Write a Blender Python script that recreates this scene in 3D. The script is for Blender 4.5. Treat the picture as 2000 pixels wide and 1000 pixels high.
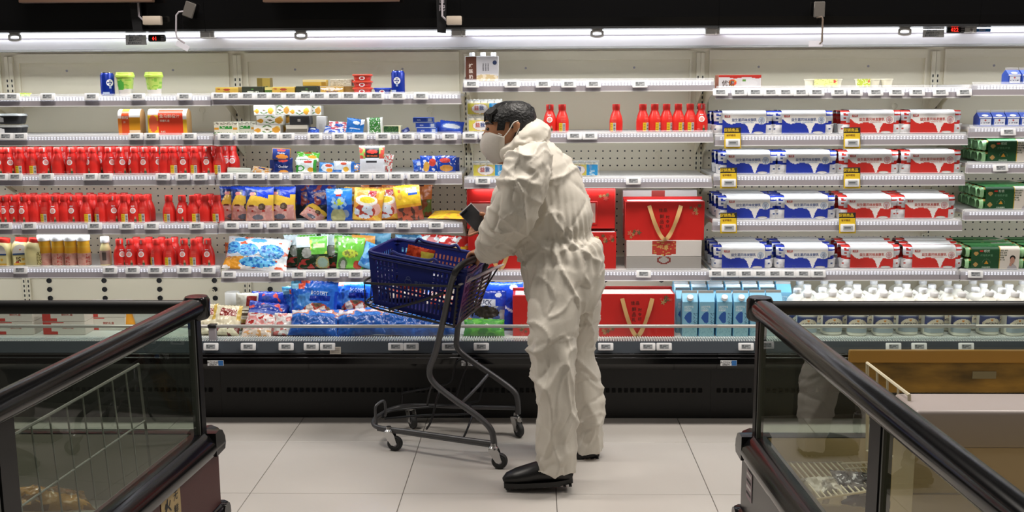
import bpy, bmesh, math, random
from math import pi, sin, cos, tan, radians, sqrt, exp
from mathutils import Vector, Matrix, noise
random.seed(11)
for _o in list(bpy.data.objects):
    bpy.data.objects.remove(_o)
SC = bpy.context.scene
COL = SC.collection

# ------------------------------------------------------------------ camera
FPX = 2000.0                                   # focal length in pixels of the 2000x1000 frame
CAM = Vector((0.0, 0.0, 1.58))
PITCH, YAW, ROLL = radians(9.09), math.atan(45 / 2000), radians(0.30)
_fw = Vector((-sin(YAW) * cos(PITCH), cos(YAW) * cos(PITCH), -sin(PITCH)))
_r0 = Vector((cos(YAW), sin(YAW), 0.0))
_u0 = _r0.cross(_fw)
RIGHT = _r0 * cos(ROLL) - _u0 * sin(ROLL)
UP = _r0 * sin(ROLL) + _u0 * cos(ROLL)
cam_data = bpy.data.cameras.new('camera')
cam_data.sensor_fit = 'HORIZONTAL'
cam_data.sensor_width = 36.0
cam_data.lens = 36.0 * FPX / 2000.0
cam_data.clip_start = 0.05
camera = bpy.data.objects.new('camera', cam_data)
COL.objects.link(camera)
_m = Matrix((RIGHT, UP, -_fw)).transposed().to_4x4()
_m.translation = CAM
camera.matrix_world = _m
SC.camera = camera


def _ray(px, py):
    return RIGHT * ((px - 1000) / FPX) + UP * ((500 - py) / FPX) + _fw


def at(px, py, Y):
    """Point of the photograph's pixel on the vertical plane y = Y."""
    d = _ray(px, py)
    return CAM + d * ((Y - CAM.y) / d.y)


def at_z(px, py, z):
    d = _ray(px, py)
    return CAM + d * ((z - CAM.z) / d.z)


def at_pl(px, py, p0, n):
    d = _ray(px, py)
    return CAM + d * ((p0 - CAM).dot(n) / d.dot(n))


def kpx(Y, z):
    """metres per pixel there"""
    return (Y * cos(PITCH) + (CAM.z - z) * sin(PITCH)) / FPX


# ------------------------------------------------------------------ world, lights, exposure
vs = SC.view_settings
SC.display_settings.display_device = 'sRGB'
vs.view_transform = 'Standard'
vs.look = 'None'
vs.exposure = 0.0
vs.gamma = 1.0
vs.use_curve_mapping = False

world = bpy.data.worlds.new('shop_air')
SC.world = world
world.use_nodes = True
world.node_tree.nodes['Background'].inputs[0].default_value = (1.0, 0.93, 0.84, 1)
world.node_tree.nodes['Background'].inputs[1].default_value = 0.055


def area(name, loc, target, sx, sy, power, col=(1, 1, 1), spread=pi):
    d = bpy.data.lights.new(name, 'AREA')
    d.shape = 'RECTANGLE'
    d.size, d.size_y = sx, sy
    d.energy = power
    d.color = col
    d.spread = spread
    o = bpy.data.objects.new(name, d)
    COL.objects.link(o)
    o.location = loc
    o.rotation_euler = (Vector(target) - Vector(loc)).to_track_quat('-Z', 'Y').to_euler()
    return o


WARM = (1.0, 0.86, 0.70)
NEUT = (1.0, 0.93, 0.85)
COOL = (0.90, 0.95, 1.0)
# shop ceiling lamps over the aisle and behind the photographer
for _i, (lx, ly, p) in enumerate(((-1.9, 4.0, 42), (0.4, 4.1, 50), (2.3, 4.0, 42),
                                  (-1.9, 2.4, 10), (0.5, 2.4, 7), (2.4, 2.4, 10),
                                  (-1.2, -0.2, 4), (1.6, -0.2, 4))):
    area('ceiling_lamp', (lx, ly, 3.15), (lx, ly, 0), 0.9, 0.3, p, NEUT)

# ------------------------------------------------------------------ colour + materials


def lin(c):
    return tuple((x / 12.92 if x <= 0.04045 else ((x + 0.055) / 1.055) ** 2.4) for x in c[:3])


def hx(s):
    return tuple(int(s[i:i + 2], 16) / 255 for i in (0, 2, 4))


_mats = {}


def mat(name, color='808080', rough=0.5, metal=0.0, spec=0.5, noise_=None, bump=None, emit=None, coat=0.0, trans=0.0):
    """Procedural principled material; noise_=(scale, amount) mottles the colour, bump=(scale, strength)."""
    if name in _mats:
        return _mats[name]
    m = bpy.data.materials.new(name)
    m.use_nodes = True
    nt = m.node_tree
    b = nt.nodes['Principled BSDF']
    col = (*lin(hx(color)), 1)
    b.inputs['Base Color'].default_value = col
    b.inputs['Roughness'].default_value = rough
    b.inputs['Metallic'].default_value = metal
    b.inputs['Specular IOR Level'].default_value = spec
    b.inputs['Coat Weight'].default_value = coat
    b.inputs['Coat Roughness'].default_value = 0.08
    b.inputs['Transmission Weight'].default_value = trans
    if emit:
        b.inputs['Emission Color'].default_value = (*lin(hx(emit[0])), 1)
        b.inputs['Emission Strength'].default_value = emit[1]
    tc = None
    if noise_ or bump:
        tc = nt.nodes.new('ShaderNodeTexCoord')
    if noise_:
        n = nt.nodes.new('ShaderNodeTexNoise')
        n.inputs['Scale'].default_value = noise_[0]
        n.inputs['Detail'].default_value = 5
        nt.links.new(tc.outputs['Object'], n.inputs['Vector'])
        mx = nt.nodes.new('ShaderNodeMix')
        mx.data_type = 'RGBA'
        mx.inputs['A'].default_value = tuple(c * (1 - noise_[1]) for c in col[:3]) + (1,)
        mx.inputs['B'].default_value = tuple(min(1, c * (1 + noise_[1])) for c in col[:3]) + (1,)
        nt.links.new(n.outputs['Fac'], mx.inputs['Factor'])
        nt.links.new(mx.outputs['Result'], b.inputs['Base Color'])
    if bump:
        n = nt.nodes.new('ShaderNodeTexNoise')
        n.inputs['Scale'].default_value = bump[0]
        n.inputs['Detail'].default_value = 4
        nt.links.new(tc.outputs['Object'], n.inputs['Vector'])
        bp = nt.nodes.new('ShaderNodeBump')
        bp.inputs['Strength'].default_value = bump[1]
        bp.inputs['Distance'].default_value = 0.01
        nt.links.new(n.outputs['Fac'], bp.inputs['Height'])
        nt.links.new(bp.outputs['Normal'], b.inputs['Normal'])
    _mats[name] = m
    return m


def printed(name, rough, bump=None, coat=0.0):
    """Printed surface: the colour print is read from the mesh's colour layer."""
    m = mat(name, 'ffffff', rough, bump=bump, coat=coat)
    nt = m.node_tree
    a = nt.nodes.new('ShaderNodeAttribute')
    a.attribute_name = 'Col'
    nt.links.new(a.outputs['Color'], nt.nodes['Principled BSDF'].inputs['Base Color'])
    return m


def glass(name, tint='f2fbf6', refl=1.0, rough=0.0):
    """Thin sheet: transparent by tint, mirror reflection by Fresnel."""
    if name in _mats:
        return _mats[name]
    m = bpy.data.materials.new(name)
    m.use_nodes = True
    nt = m.node_tree
    nt.nodes.remove(nt.nodes['Principled BSDF'])
    t = nt.nodes.new('ShaderNodeBsdfTransparent')
    t.inputs[0].default_value = (*lin(hx(tint)), 1)
    g = nt.nodes.new('ShaderNodeBsdfGlossy')
    g.inputs['Roughness'].default_value = rough
    fr = nt.nodes.new('ShaderNodeFresnel')
    ge = nt.nodes.new('ShaderNodeNewGeometry')       # a sheet reflects alike from both faces
    io = nt.nodes.new('ShaderNodeMapRange')
    io.inputs['To Min'].default_value = 1.5
    io.inputs['To Max'].default_value = 1 / 1.5
    nt.links.new(ge.outputs['Backfacing'], io.inputs['Value'])
    nt.links.new(io.outputs['Result'], fr.inputs['IOR'])
    ml = nt.nodes.new('ShaderNodeMath')
    ml.operation = 'MULTIPLY'
    ml.use_clamp = True
    ml.inputs[1].default_value = refl
    mx = nt.nodes.new('ShaderNodeMixShader')
    nt.links.new(fr.outputs[0], ml.inputs[0])
    nt.links.new(ml.outputs[0], mx.inputs[0])
    nt.links.new(t.outputs[0], mx.inputs[1])
    nt.links.new(g.outputs[0], mx.inputs[2])
    nt.links.new(mx.outputs[0], nt.nodes['Material Output'].inputs[0])
    _mats[name] = m
    return m


def clearfilm(name, tint='ffffff', op=0.25, rough=0.15):
    """Clear plastic film: partly transparent, partly glossy white plastic."""
    if name in _mats:
        return _mats[name]
    m = mat(name, tint, rough)
    nt = m.node_tree
    b = nt.nodes['Principled BSDF']
    b.inputs['Alpha'].default_value = op
    return m


M_CARD = printed('printed_card', 0.5)
M_FILM = printed('printed_film', 0.22, bump=(38, 0.35))
M_GLOSS = printed('printed_gloss', 0.25)
M_WHITE = mat('white_plastic', 'eeeef0', 0.4)
M_TAG = mat('tag_plastic', 'f2f3f6', 0.45)
M_SCREEN = mat('tag_screen', 'a9adb2', 0.3)
M_INK = mat('ink_black', '1b1b1d', 0.6)
M_CREAM = mat('cream_metal', 'e5dcc4', 0.42, noise_=(2.0, 0.03))
M_SHELF = mat('shelf_metal', 'd4d2cf', 0.4)
M_GREY = mat('rail_grey', 'a39da4', 0.4)
M_BLACK = mat('black_gloss', '0b0b0c', 0.12, spec=0.5)
M_BLACKM = mat('black_satin', '141415', 0.42)
M_CHROME = mat('chrome', 'c8c8c8', 0.22, metal=1.0)
M_STEEL = mat('dark_steel', '4a4a4c', 0.38, metal=0.7)
M_RUBBER = mat('rubber', '2a2b2c', 0.6)
M_GLASS = glass('shelf_glass', 'f6fbfa', 1.0)
M_PLEX = clearfilm('clear_rail', 'dcdce6', 0.42, 0.2)
M_RED = mat('bottle_red', 'e0302a', 0.30)
M_REDCAP = mat('cap_red', 'e0352e', 0.4)
M_LED = mat('led_strip', 'ffffff', 0.5, emit=('f2f6ff', 2.2))
M_LED2 = mat('led_strip_dim', 'f4f4fa', 0.5, emit=('f2f6ff', 0.8))

# ------------------------------------------------------------------ mesh builder
_txt = {}


def txt(s, font_h=1.0):
    """Flat filled lettering as (verts, faces), centred, one unit tall."""
    if s in _txt:
        return _txt[s]
    cu = bpy.data.curves.new('t', 'FONT')
    cu.body = s
    cu.resolution_u = 1
    cu.offset = 0.014
    cu.align_x = 'CENTER'
    cu.align_y = 'CENTER'
    ob = bpy.data.objects.new('t', cu)
    COL.objects.link(ob)
    me = ob.to_mesh()
    vv = [v.co.copy() for v in me.vertices]
    ff = [tuple(p.vertices) for p in me.polygons]
    ob.to_mesh_clear()
    bpy.data.objects.remove(ob)
    bpy.data.curves.remove(cu)
    _txt[s] = (vv, ff)
    return _txt[s]


class MB:
    def __init__(self):
        self.v, self.f, self.fm, self.fs, self.fc = [], [], [], [], []
        self.mats = []
        self.M = Matrix.Identity(4)
        self.has_col = False

    def slot(self, m):
        if m not in self.mats:
            self.mats.append(m)
        return self.mats.index(m)

    def add(self, verts, faces, m, smooth=False, cols=None):
        b = len(self.v)
        M = self.M
        self.v += [M @ Vector(p) for p in verts]
        s = self.slot(m)
        for i, f in enumerate(faces):
            self.f.append(tuple(b + k for k in f))
            self.fm.append(s)
            self.fs.append(smooth)
            self.fc.append(cols[i] if cols else None)
        if cols:
            self.has_col = True
        return self

    def box(self, x0, x1, y0, y1, z0, z1, m):
        v = [(x0, y0, z0), (x1, y0, z0), (x1, y1, z0), (x0, y1, z0), (x0, y0, z1), (x1, y0, z1), (x1, y1, z1), (x0, y1, z1)]
        f = [(0, 3, 2, 1), (4, 5, 6, 7), (0, 1, 5, 4), (1, 2, 6, 5), (2, 3, 7, 6), (3, 0, 4, 7)]
        return self.add(v, f, m)

    def rbox(self, x0, x1, y0, y1, z0, z1, m, r=0.004, seg=2, smooth=True):
        bm = bmesh.new()
        bmesh.ops.create_cube(bm, size=1)
        for v in bm.verts:
            v.co = ((x0 + x1) / 2 + v.co.x * (x1 - x0), (y0 + y1) / 2 + v.co.y * (y1 - y0), (z0 + z1) / 2 + v.co.z * (z1 - z0))
        bmesh.ops.bevel(bm, geom=bm.edges[:], offset=r, segments=seg, affect='EDGES', profile=0.5)
        bm.verts.index_update()
        self.add([v.co.copy() for v in bm.verts], [tuple(v.index for v in f.verts) for f in bm.faces], m, smooth)
        bm.free()
        return self

    def lathe(self, prof, m, seg=20, c=(0, 0, 0), smooth=True, sq=None, cap0=True, cap1=True, sy=1.0):
        vs_, fs_ = [], []
        for (r, z) in prof:
            for k in range(seg):
                a = 2 * pi * k / seg
                ca, sa = cos(a), sin(a)
                if sq:
                    q = (abs(ca) ** sq + abs(sa) ** sq) ** (-1 / sq)
                    ca, sa = ca * q, sa * q
                vs_.append((c[0] + r * ca, c[1] + r * sa * sy, c[2] + z))
        n = len(prof)
        for i in range(n - 1):
            for k in range(seg):
                k2 = (k + 1) % seg
                fs_.append((i * seg + k, i * seg + k2, (i + 1) * seg + k2, (i + 1) * seg + k))
        self.add(vs_, fs_, m, smooth)
        caps = []
        if cap0:
            caps.append(tuple(reversed(range(seg))))
        if cap1:
            caps.append(tuple((n - 1) * seg + k for k in range(seg)))
        if caps:
            b = len(self.v) - len(vs_)
            s = self.slot(m)
            for cpf in caps:
                self.f.append(tuple(b + k for k in cpf))
                self.fm.append(s)
                self.fs.append(False)
                self.fc.append(None)
        return self

    def tube(self, pts, r, m, seg=8, closed=False, smooth=True, flat=1.0):
        pts = [Vector(p) for p in pts]
        n = len(pts)
        rs = r if isinstance(r, (list, tuple)) else [r] * n
        vs_, fs_ = [], []
        prev = None
        for i, p in enumerate(pts):
            a = pts[(i - 1) % n] if (closed or i > 0) else p
            b = pts[(i + 1) % n] if (closed or i < n - 1) else p
            t = (b - a).normalized() if (b - a).length > 1e-9 else Vector((0, 0, 1))
            if prev is None:
                ref = Vector((0, 0, 1)) if abs(t.z) < 0.9 else Vector((0, 1, 0))
                u = t.cross(ref).normalized()
            else:
                u = (prev - t * prev.dot(t)).normalized()
            prev = u
            w = t.cross(u)
            for k in range(seg):
                an = 2 * pi * k / seg
                vs_.append(p + (u * cos(an) + w * (sin(an) * flat)) * rs[i])
        m_ = n if closed else n - 1
        for i in range(m_):
            j = (i + 1) % n
            for k in range(seg):
                k2 = (k + 1) % seg
                fs_.append((i * seg + k, i * seg + k2, j * seg + k2, j * seg + k))
        if not closed:
            fs_.append(tuple(reversed(range(seg))))
            fs_.append(tuple((n - 1) * seg + k for k in range(seg)))
        return self.add(vs_, fs_, m, smooth)

    def loft(self, rings, m, seg=20, smooth=True):
        """rings: (centre, in-plane half width, depth half width); rings stand square to the path, depth along world y."""
        n = len(rings)
        cs = [Vector(r[0]) for r in rings]
        vs_, fs_ = [], []
        for i, (c, a, b) in enumerate(rings):
            t = (cs[min(i + 1, n - 1)] - cs[max(i - 1, 0)]).normalized()
            dy = Vector((0, 1, 0))
            dy = (dy - t * dy.dot(t)).normalized()
            w = t.cross(dy)
            for k in range(seg):
                an = 2 * pi * k / seg
                vs_.append(cs[i] + w * (a * cos(an)) + dy * (b * sin(an)))
        for i in range(n - 1):
            for k in range(seg):
                k2 = (k + 1) % seg
                fs_.append((i * seg + k, i * seg + k2, (i + 1) * seg + k2, (i + 1) * seg + k))
        fs_.append(tuple(reversed(range(seg))))
        fs_.append(tuple((n - 1) * seg + k for k in range(seg)))
        return self.add(vs_, fs_, m, smooth)

    def prism(self, poly, axis, a0, a1, m, smooth=False):
        """poly of 2-d points extruded along axis: 'x' uses (y,z), 'y' uses (x,z), 'z' uses (x,y)."""
        n = len(poly)

        def P(p, a):
            return {'x': (a, p[0], p[1]), 'y': (p[0], a, p[1]), 'z': (p[0], p[1], a)}[axis]
        v = [P(p, a0) for p in poly] + [P(p, a1) for p in poly]
        f = [(i, (i + 1) % n, n + (i + 1) % n, n + i) for i in range(n)]
        self.add(v, f, m, smooth)
        b = len(self.v) - 2 * n
        s = self.slot(m)
        for g in (tuple(reversed(range(n))), tuple(range(n, 2 * n))):
            self.f.append(tuple(b + k for k in g))
            self.fm.append(s)
            self.fs.append(False)
            self.fc.append(None)
        return self

    def paint(self, pos, col, nu, nv, m, smooth=True, wrap=False):
        """Grid pos(u,v) with the print col(u,v) (sRGB) stored per face."""
        v = [pos(i / nu, j / nv) for j in range(nv + 1) for i in range(nu + 1)]
        f, c = [], []
        w = nu + 1
        for j in range(nv):
            for i in range(nu):
                f.append((j * w + i, j * w + i + 1, (j + 1) * w + i + 1, (j + 1) * w + i))
                c.append(lin(col((i + .5) / nu, (j + .5) / nv)))
        return self.add(v, f, m, smooth, c)

    def text(self, s, size, m, loc=(0, 0, 0), sx=1.0, rz=0.0, plane='front', shear=0.0):
        """Lettering on a face: 'front' faces -y, 'top' faces +z."""
        vv, ff = txt(s)
        out = []
        cz, sz = cos(rz), sin(rz)
        for p in vv:
            x, y = (p.x + shear * p.y) * size * sx, p.y * size
            x, y = x * cz - y * sz, x * sz + y * cz
            out.append((loc[0] + x, loc[1], loc[2] + y) if plane == 'front' else (loc[0] + x, loc[1] + y, loc[2]))
        return self.add(out, ff, m)

    def mesh(self, name='m', sharp=40):
        me = bpy.data.meshes.new(name)
        me.from_pydata(self.v, [], self.f)
        for m in self.mats:
            me.materials.append(m)
        me.polygons.foreach_set('material_index', self.fm)
        me.polygons.foreach_set('use_smooth', self.fs)
        if self.has_col:
            at_ = me.color_attributes.new('Col', 'FLOAT_COLOR', 'CORNER')
            buf = []
            for f, c in zip(self.f, self.fc):
                c = c or (1, 1, 1)
                buf += [c[0], c[1], c[2], 1.0] * len(f)
            at_.data.foreach_set('color', buf)
        me.update()
        if any(self.fs) and sharp:
            me.set_sharp_from_angle(angle=radians(sharp))
        return me

    def build(self, name, parent=None, loc=None, sharp=40):
        o = bpy.data.objects.new(name, self.mesh(name, sharp))
        COL.objects.link(o)
        if parent:
            o.parent = parent
        if loc is not None:
            o.location = loc
        return o


# ------------------------------------------------------------------ things, parts, copies
ORD = ['first', 'second', 'third', 'fourth', 'fifth', 'sixth', 'seventh', 'eighth', 'ninth', 'tenth', 'eleventh', 'twelfth',
       'thirteenth', 'fourteenth', 'fifteenth', 'sixteenth', 'seventeenth', 'eighteenth', 'nineteenth', 'twentieth',
       'twenty-first', 'twenty-second', 'twenty-third', 'twenty-fourth', 'twenty-fifth', 'twenty-sixth', 'twenty-seventh']


def tag(o, label=None, cat=None, group=None, kind=None):
    if label:
        o['label'] = label
    if cat:
        o['category'] = cat
    if group:
        o['group'] = group
    if kind:
        o['kind'] = kind
    return o


def thing(name, label, cat, loc=(0, 0, 0), rot=(0, 0, 0), group=None):
    o = bpy.data.objects.new(name, None)
    o.empty_display_size = 0.02
    COL.objects.link(o)
    o.location = loc
    o.rotation_euler = rot
    return tag(o, label, cat, group)


def kids(o):
    return [c for c in bpy.data.objects if c.parent == o]


class Proto:
    """A finished thing that can be set down many times: first call moves the original, later calls copy it and its parts."""

    def __init__(self, maker):
        self.maker, self.root, self.used, self.tree = maker, None, False, None

    def put(self, loc, label, rot=(0, 0, 0), group=None, scale=None):
        if self.root is None:
            self.root, self.tree = self.maker()      # tree: [(part, [sub-parts])]
            r = self.root
        else:
            r = self.root.copy()
            COL.objects.link(r)
            for p, subs in self.tree:
                c = p.copy()
                COL.objects.link(c)
                c.parent = r
                for s in subs:
                    d = s.copy()
                    COL.objects.link(d)
                    d.parent = c
        r.location = loc
        r.rotation_euler = rot
        if scale:
            r.scale = scale
        r['label'] = label
        if group:
            r['group'] = group
        elif 'group' in r:
            del r['group']
        return r


def struct(o):
    o['kind'] = 'structure'
    return o
# ------------------------------------------------------------------ setting: tiled floor, ceiling
T = 0.612
X0, Y0 = -0.5283 - 6 * T, 3.876 - 6 * T
fl = MB()
fl.box(-4.6, 5.2, -3.0, 6.2, -0.05, -0.004, mat('floor_grout', '6e6a66', 0.8))
floor = struct(fl.build('floor'))
M_TILE = mat('floor_tile', 'c9c4be', 0.3, noise_=(3.5, 0.06), bump=(60, 0.02))
_tile = None
for i in range(16):
    for j in range(15):
        x, y = X0 + i * T - 0, Y0 + (j - 4) * T
        if _tile is None:
            mb = MB()
            g, b = 0.0015, 0.0012
            mb.add([(g, g, -.006), (T - g, g, -.006), (T - g, T - g, -.006), (g, T - g, -.006),
                    (g, g, -b), (T - g, g, -b), (T - g, T - g, -b), (g, T - g, -b),
                    (g + b, g + b, 0), (T - g - b, g + b, 0), (T - g - b, T - g - b, 0), (g + b, T - g - b, 0)],
                   [(0, 1, 5, 4), (1, 2, 6, 5), (2, 3, 7, 6), (3, 0, 4, 7), (4, 5, 9, 8), (5, 6, 10, 9), (6, 7, 11, 10), (7, 4, 8, 11), (8, 9, 10, 11)], M_TILE)
            _tile = mb.mesh('tile')
        o = bpy.data.objects.new('tile', _tile)
        COL.objects.link(o)
        o.parent = floor
        o.location = (x, y, 0)
ce = MB()
ce.box(-4.6, 5.2, -3.0, 6.2, 3.3, 3.35, mat('ceiling_paint', '2a2826', 0.8))
struct(ce.build('ceiling'))

# ------------------------------------------------------------------ the chilled display wall, bay by bay
W, XB = 1.2, -0.345 - 2 * 1.2              # bay width, left end of bay 1
YB, YF, YBASE = 5.39, 4.92, 4.68           # back panel, shelf fronts, base front
BAYX = [XB + (k - 1) * W for k in range(7)]   # left ends of bays 0..5 (+ right end)
RAIL = {  # top and bottom of each shelf rail in the photograph (pixels at the bay's middle)
    0: [(179, 204), (257, 281), (336, 360), (432, 456), (518, 542)],
    1: [(179, 204), (257, 281), (336, 360), (432, 456), (518, 542)],
    2: [(178, 203), (257, 282), (335, 360), (431, 455), (527, 551)],
    3: [(154, 180), (256, 280), (344, 368), None, (526, 549)],
    4: [(170, 196), (262, 287), (340, 365), (428, 453), (525, 549)],
    5: [(165, 192), (248, 273), (319, 342), (411, 433), (527, 549)],
}
SHZ = {}
SHELFW = {(4, 4): 1.15, (5, 4): 1.15}
CANOPYW = {}
M_PERF = mat('perforated_panel', 'e3dfd0', 0.45)
_nt = M_PERF.node_tree
_tc = _nt.nodes.new('ShaderNodeTexCoord')
_sx = _nt.nodes.new('ShaderNodeSeparateXYZ')
_nt.links.new(_tc.outputs['Object'], _sx.inputs[0])


def _mth(op, a, b=None):
    n = _nt.nodes.new('ShaderNodeMath')
    n.operation = op
    for i, x in enumerate((a, b)):
        if x is None:
            continue
        if isinstance(x, (int, float)):
            n.inputs[i].default_value = x
        else:
            _nt.links.new(x, n.inputs[i])
    return n.outputs[0]


def _cell(o):
    return _mth('SUBTRACT', _mth('FRACT', _mth('DIVIDE', o, 0.038)), 0.5)


_a, _b = _cell(_sx.outputs['X']), _cell(_sx.outputs['Z'])
_d = _mth('SQRT', _mth('ADD', _mth('MULTIPLY', _a, _a), _mth('MULTIPLY', _b, _b)))
_hole = _mth('LESS_THAN', _d, 0.11)
_mx = _nt.nodes.new('ShaderNodeMix')
_mx.data_type = 'RGBA'
_mx.inputs['A'].default_value = (*lin(hx('e2d8c2')), 1)
_mx.inputs['B'].default_value = (0.012, 0.012, 0.012, 1)
_nt.links.new(_hole, _mx.inputs['Factor'])
_nt.links.new(_mx.outputs['Result'], _nt.nodes['Principled BSDF'].inputs['Base Color'])

M_DUCT = mat('duct_white', 'd2d0d6', 0.35)
M_GRILLE = mat('grille_grey', 'd8dadb', 0.4)
M_BRAIL = mat('base_rail', '565d66', 0.3, metal=0.4)
M_TUBE = mat('lamp_tube_lit', 'ffffff', 0.4, emit=('f4f8ff', 2.6))
M_LIP = clearfilm('clear_lip', 'f0f2f8', 0.14, 0.12)
ZD = at(1000, 655, 4.85).z                 # bottom deck height
ZF0 = at(1000, 57, 4.90).z                 # underside of the fascia
ZC = at(1000, 92, 5.10).z                  # ceiling of the chilled space
BAYWORD = ['partly visible far left', 'leftmost full', 'second full', 'third', 'fourth', 'rightmost']


def shelf_surface(b, s):
    return SHZ[(b, s)]


def build_bay(b):
    xl = BAYX[b]
    desc = {0: 'sliver of white open chiller bay at left picture edge, behind left island freezer',
            1: 'white open chiller bay with red bottles on three shelves',
            2: 'white open chiller bay of butter, cheese and snack bags behind blue basket',
            3: 'white open chiller bay with red gift boxes behind man in white coverall',
            4: 'white open chiller bay stacked with blue and red yoghurt multipacks',
            5: 'white open chiller bay with green yoghurt packs at right picture edge'}[b]
    t = thing('chiller_bay', desc, 'display fridge', (xl, 0, 0))
    L = lambda p: (p[0] - xl, p[1], p[2])
    # back panel: plain above, perforated below, with a raised frame round the upper panel
    zt, zp = ZC, at(1000, 285, YB).z
    mb = MB()
    mb.box(0, W, YB, YB + .02, zp, zt, M_CREAM)
    mb.build('back_panel', t)
    mb = MB()
    zlow = at(1000, 543, YB).z
    mb.box(0, W, YB + .001, YB + .02, zlow, zp, M_PERF)
    mb.build('perforated_panel', t)
    mb = MB()
    mb.box(0, W, YB + .001, YB + .02, ZD - .03, zlow - .002, M_CREAM)
    mb.build('lower_panel', t)
    mb = MB()
    zs = at(1000, 118, YB).z
    for (xa, xb, za, zb) in ((.045, W - .045, zs, zt - .01), (.045, .055, zp, zs), (W - .055, W - .045, zp, zs)):
        mb.box(xa, xb, YB - .012, YB, za, zb, M_CREAM)
    for sx_ in (.3, .86):
        mb.lathe([(.006, 0), (.006, .003)], M_GREY, 10, (0, 0, 0))
        n = len(mb.v) - 20
        for q in range(20):
            p = mb.v[n + q]
            mb.v[n + q] = Vector((sx_ + p.x, YB - p.z, zs - .04 + p.y))
    mb.build('panel_frame', t)
    # slotted uprights at both ends
    for x in (0.0, W):
        mb = MB()
        mb.rbox(x - .022 if x else 0.0, x + (.022 if not x else 0), YB - .014, YB, ZD, zt - .02, M_CREAM, .002, 1)
        u = mb.build('upright', t)
        mb = MB()
        z = at(1000, 150, YB).z
        xs = .012 if not x else W - .012
        while z > ZD + .02:
            mb.box(xs - .003, xs + .003, YB - .0155, YB - .0135, z - .014, z, M_BLACKM)
            z -= .026
        s = mb.build('slots', u)
        s['kind'] = 'stuff'
    # large drain holes low on the panel
    mb = MB()
    for k in range(4):
        for q in range(6):
            z = at(1000, 547 + 17.3 * q, YB).z
            xx = .12 + .3 * k
            mb.lathe([(.014, 0), (.014, .004), (.010, .004), (.010, .0005)], M_BLACKM, 12)
            n = len(mb.v) - 48
            for i in range(48):
                p = mb.v[n + i]
                mb.v[n + i] = Vector((xx + p.x, YB - p.z, z + p.y))
    if b not in (4, 5):
        mb.build('drain_holes', t)['kind'] = 'stuff'
    # canopy: glossy black fascia, grey lip, lamp tube, white duct
    mb = MB()
    pts = [(4.885, ZF0 + .012), (4.878, ZF0 + .05), (4.872, ZF0 + .2), (4.872, ZF0 + .62), (5.0, ZF0 + .62), (5.0, ZF0 + .012)]
    mb.prism(pts, 'x', .0005, W - .0005, M_BLACK)
    mb.build('fascia', t)
    mb = MB()
    mb.prism([(4.888, ZF0 + .018), (4.886, ZF0), (4.93, ZF0 - .004), (4.93, ZF0 + .018)], 'x', 0.001, W - .001, mat('fascia_lip', '3a3b3d', 0.3, metal=.6))
    mb.build('fascia_lip', t)
    zl = at(1000, 63, 4.97).z
    mb = MB()
    mb.tube([(.02, 4.97, zl), (W - .05, 4.97, zl)], .0125, M_TUBE, 12)
    lamp = mb.build('lamp_tube', t)
    for xa in (.0, W - .05):
        mb = MB()
        mb.rbox(xa, xa + .02 if xa == 0 else W, 4.952, 4.99, zl - .018, zl + .03, M_WHITE, .004, 1)
        mb.build('lamp_holder', lamp)
    mb = MB()
    mb.box(.0, W, 4.985, 4.992, zl - .020, zl - .013, M_GREY)
    mb.build('lamp_ledge', lamp)
    z1, z2 = at(1000, 70, 5.0).z, ZC
    mb = MB()
    mb.prism([(4.99, ZF0 + .03), (5.0, z1), (5.09, z2 + .006), (5.10, z2), (YB + .02, z2), (YB + .02, z2 + .03), (5.1, z2 + .15), (5.0, ZF0 + .15)], 'x', 0.0, W, M_DUCT)
    mb.build('air_duct', t)
    mb = MB()
    mb.box(0, W, 5.095, 5.16, z2 - .008, z2 + .001, mat('honeycomb', '6e6c68', 0.6))
    mb.build('air_curtain_grille', t)
    # pull handle of the night blind
    hx_ = {0: .55, 1: .27, 2: .44, 3: .64, 4: .875, 5: .5}[b]
    mb = MB()
    zh = at(1000, 62, 4.93).z
    ring = []
    for k in range(20):
        a = 2 * pi * k / 20
        ring.append((hx_ + .026 * max(-1, min(1, 1.25 * cos(a))), 4.93, zh - .012 + .014 * sin(a)))
    mb.tube(ring, .0065, M_WHITE, 8, closed=True)
    mb.rbox(hx_ - .024, hx_ + .024, 4.925, 4.94, zh - .002, zh + .018, M_WHITE, .003, 1)
    mb.build('pull_handle', t)
    # base: black bumper, recessed louvred kick, deck, air grille, rail, glass guard
    zA, zB_ = at(1000, 688, YBASE).z, at(1000, 722, YBASE + .01).z
    mb = MB()
    mb.prism([(YBASE + .012, zA), (YBASE, zA - .012), (YBASE - .002, zB_ + .03), (YBASE + .03, zB_ - .005), (YBASE + .2, zB_ - .005), (YBASE + .2, zA)], 'x', .0004, W - .0004, M_BLACK)
    bp = mb.build('bumper', t)
    mb = MB()
    for zz in (zA - .008, zA - .026):
        mb.rbox(0.001, W - .001, YBASE - .005, YBASE + .004, zz - .003, zz + .002, mat('bumper_trim', '55565a', 0.25, metal=.7), .001, 1)
    mb.build('trim_strip', bp)
    mb = MB()
    mb.box(.0004, W - .0004, YBASE + .16, YBASE + .3, .0, zB_, mat('kick_black', '0a0909', 0.5))
    kk = mb.build('kick_panel', t)
    mb = MB()
    zk = at(1000, 762, YBASE + .16).z
    for q in range(38):
        xx = .03 + q * .03
        mb.prism([(YBASE + .16, zk + .012), (YBASE + .150, zk - .004), (YBASE + .16, zk - .012)], 'x', xx, xx + .018, M_BLACKM)
    mb.build('louvres', kk)['kind'] = 'stuff'
    mb = MB()
    mb.box(0, W, YBASE + .02, YB, ZD - .03, ZD, M_SHELF)
    mb.build('deck', t)
    zr0, zr1 = at(1000, 668, YBASE).z, at(1000, 689, YBASE).z
    mb = MB()
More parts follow.
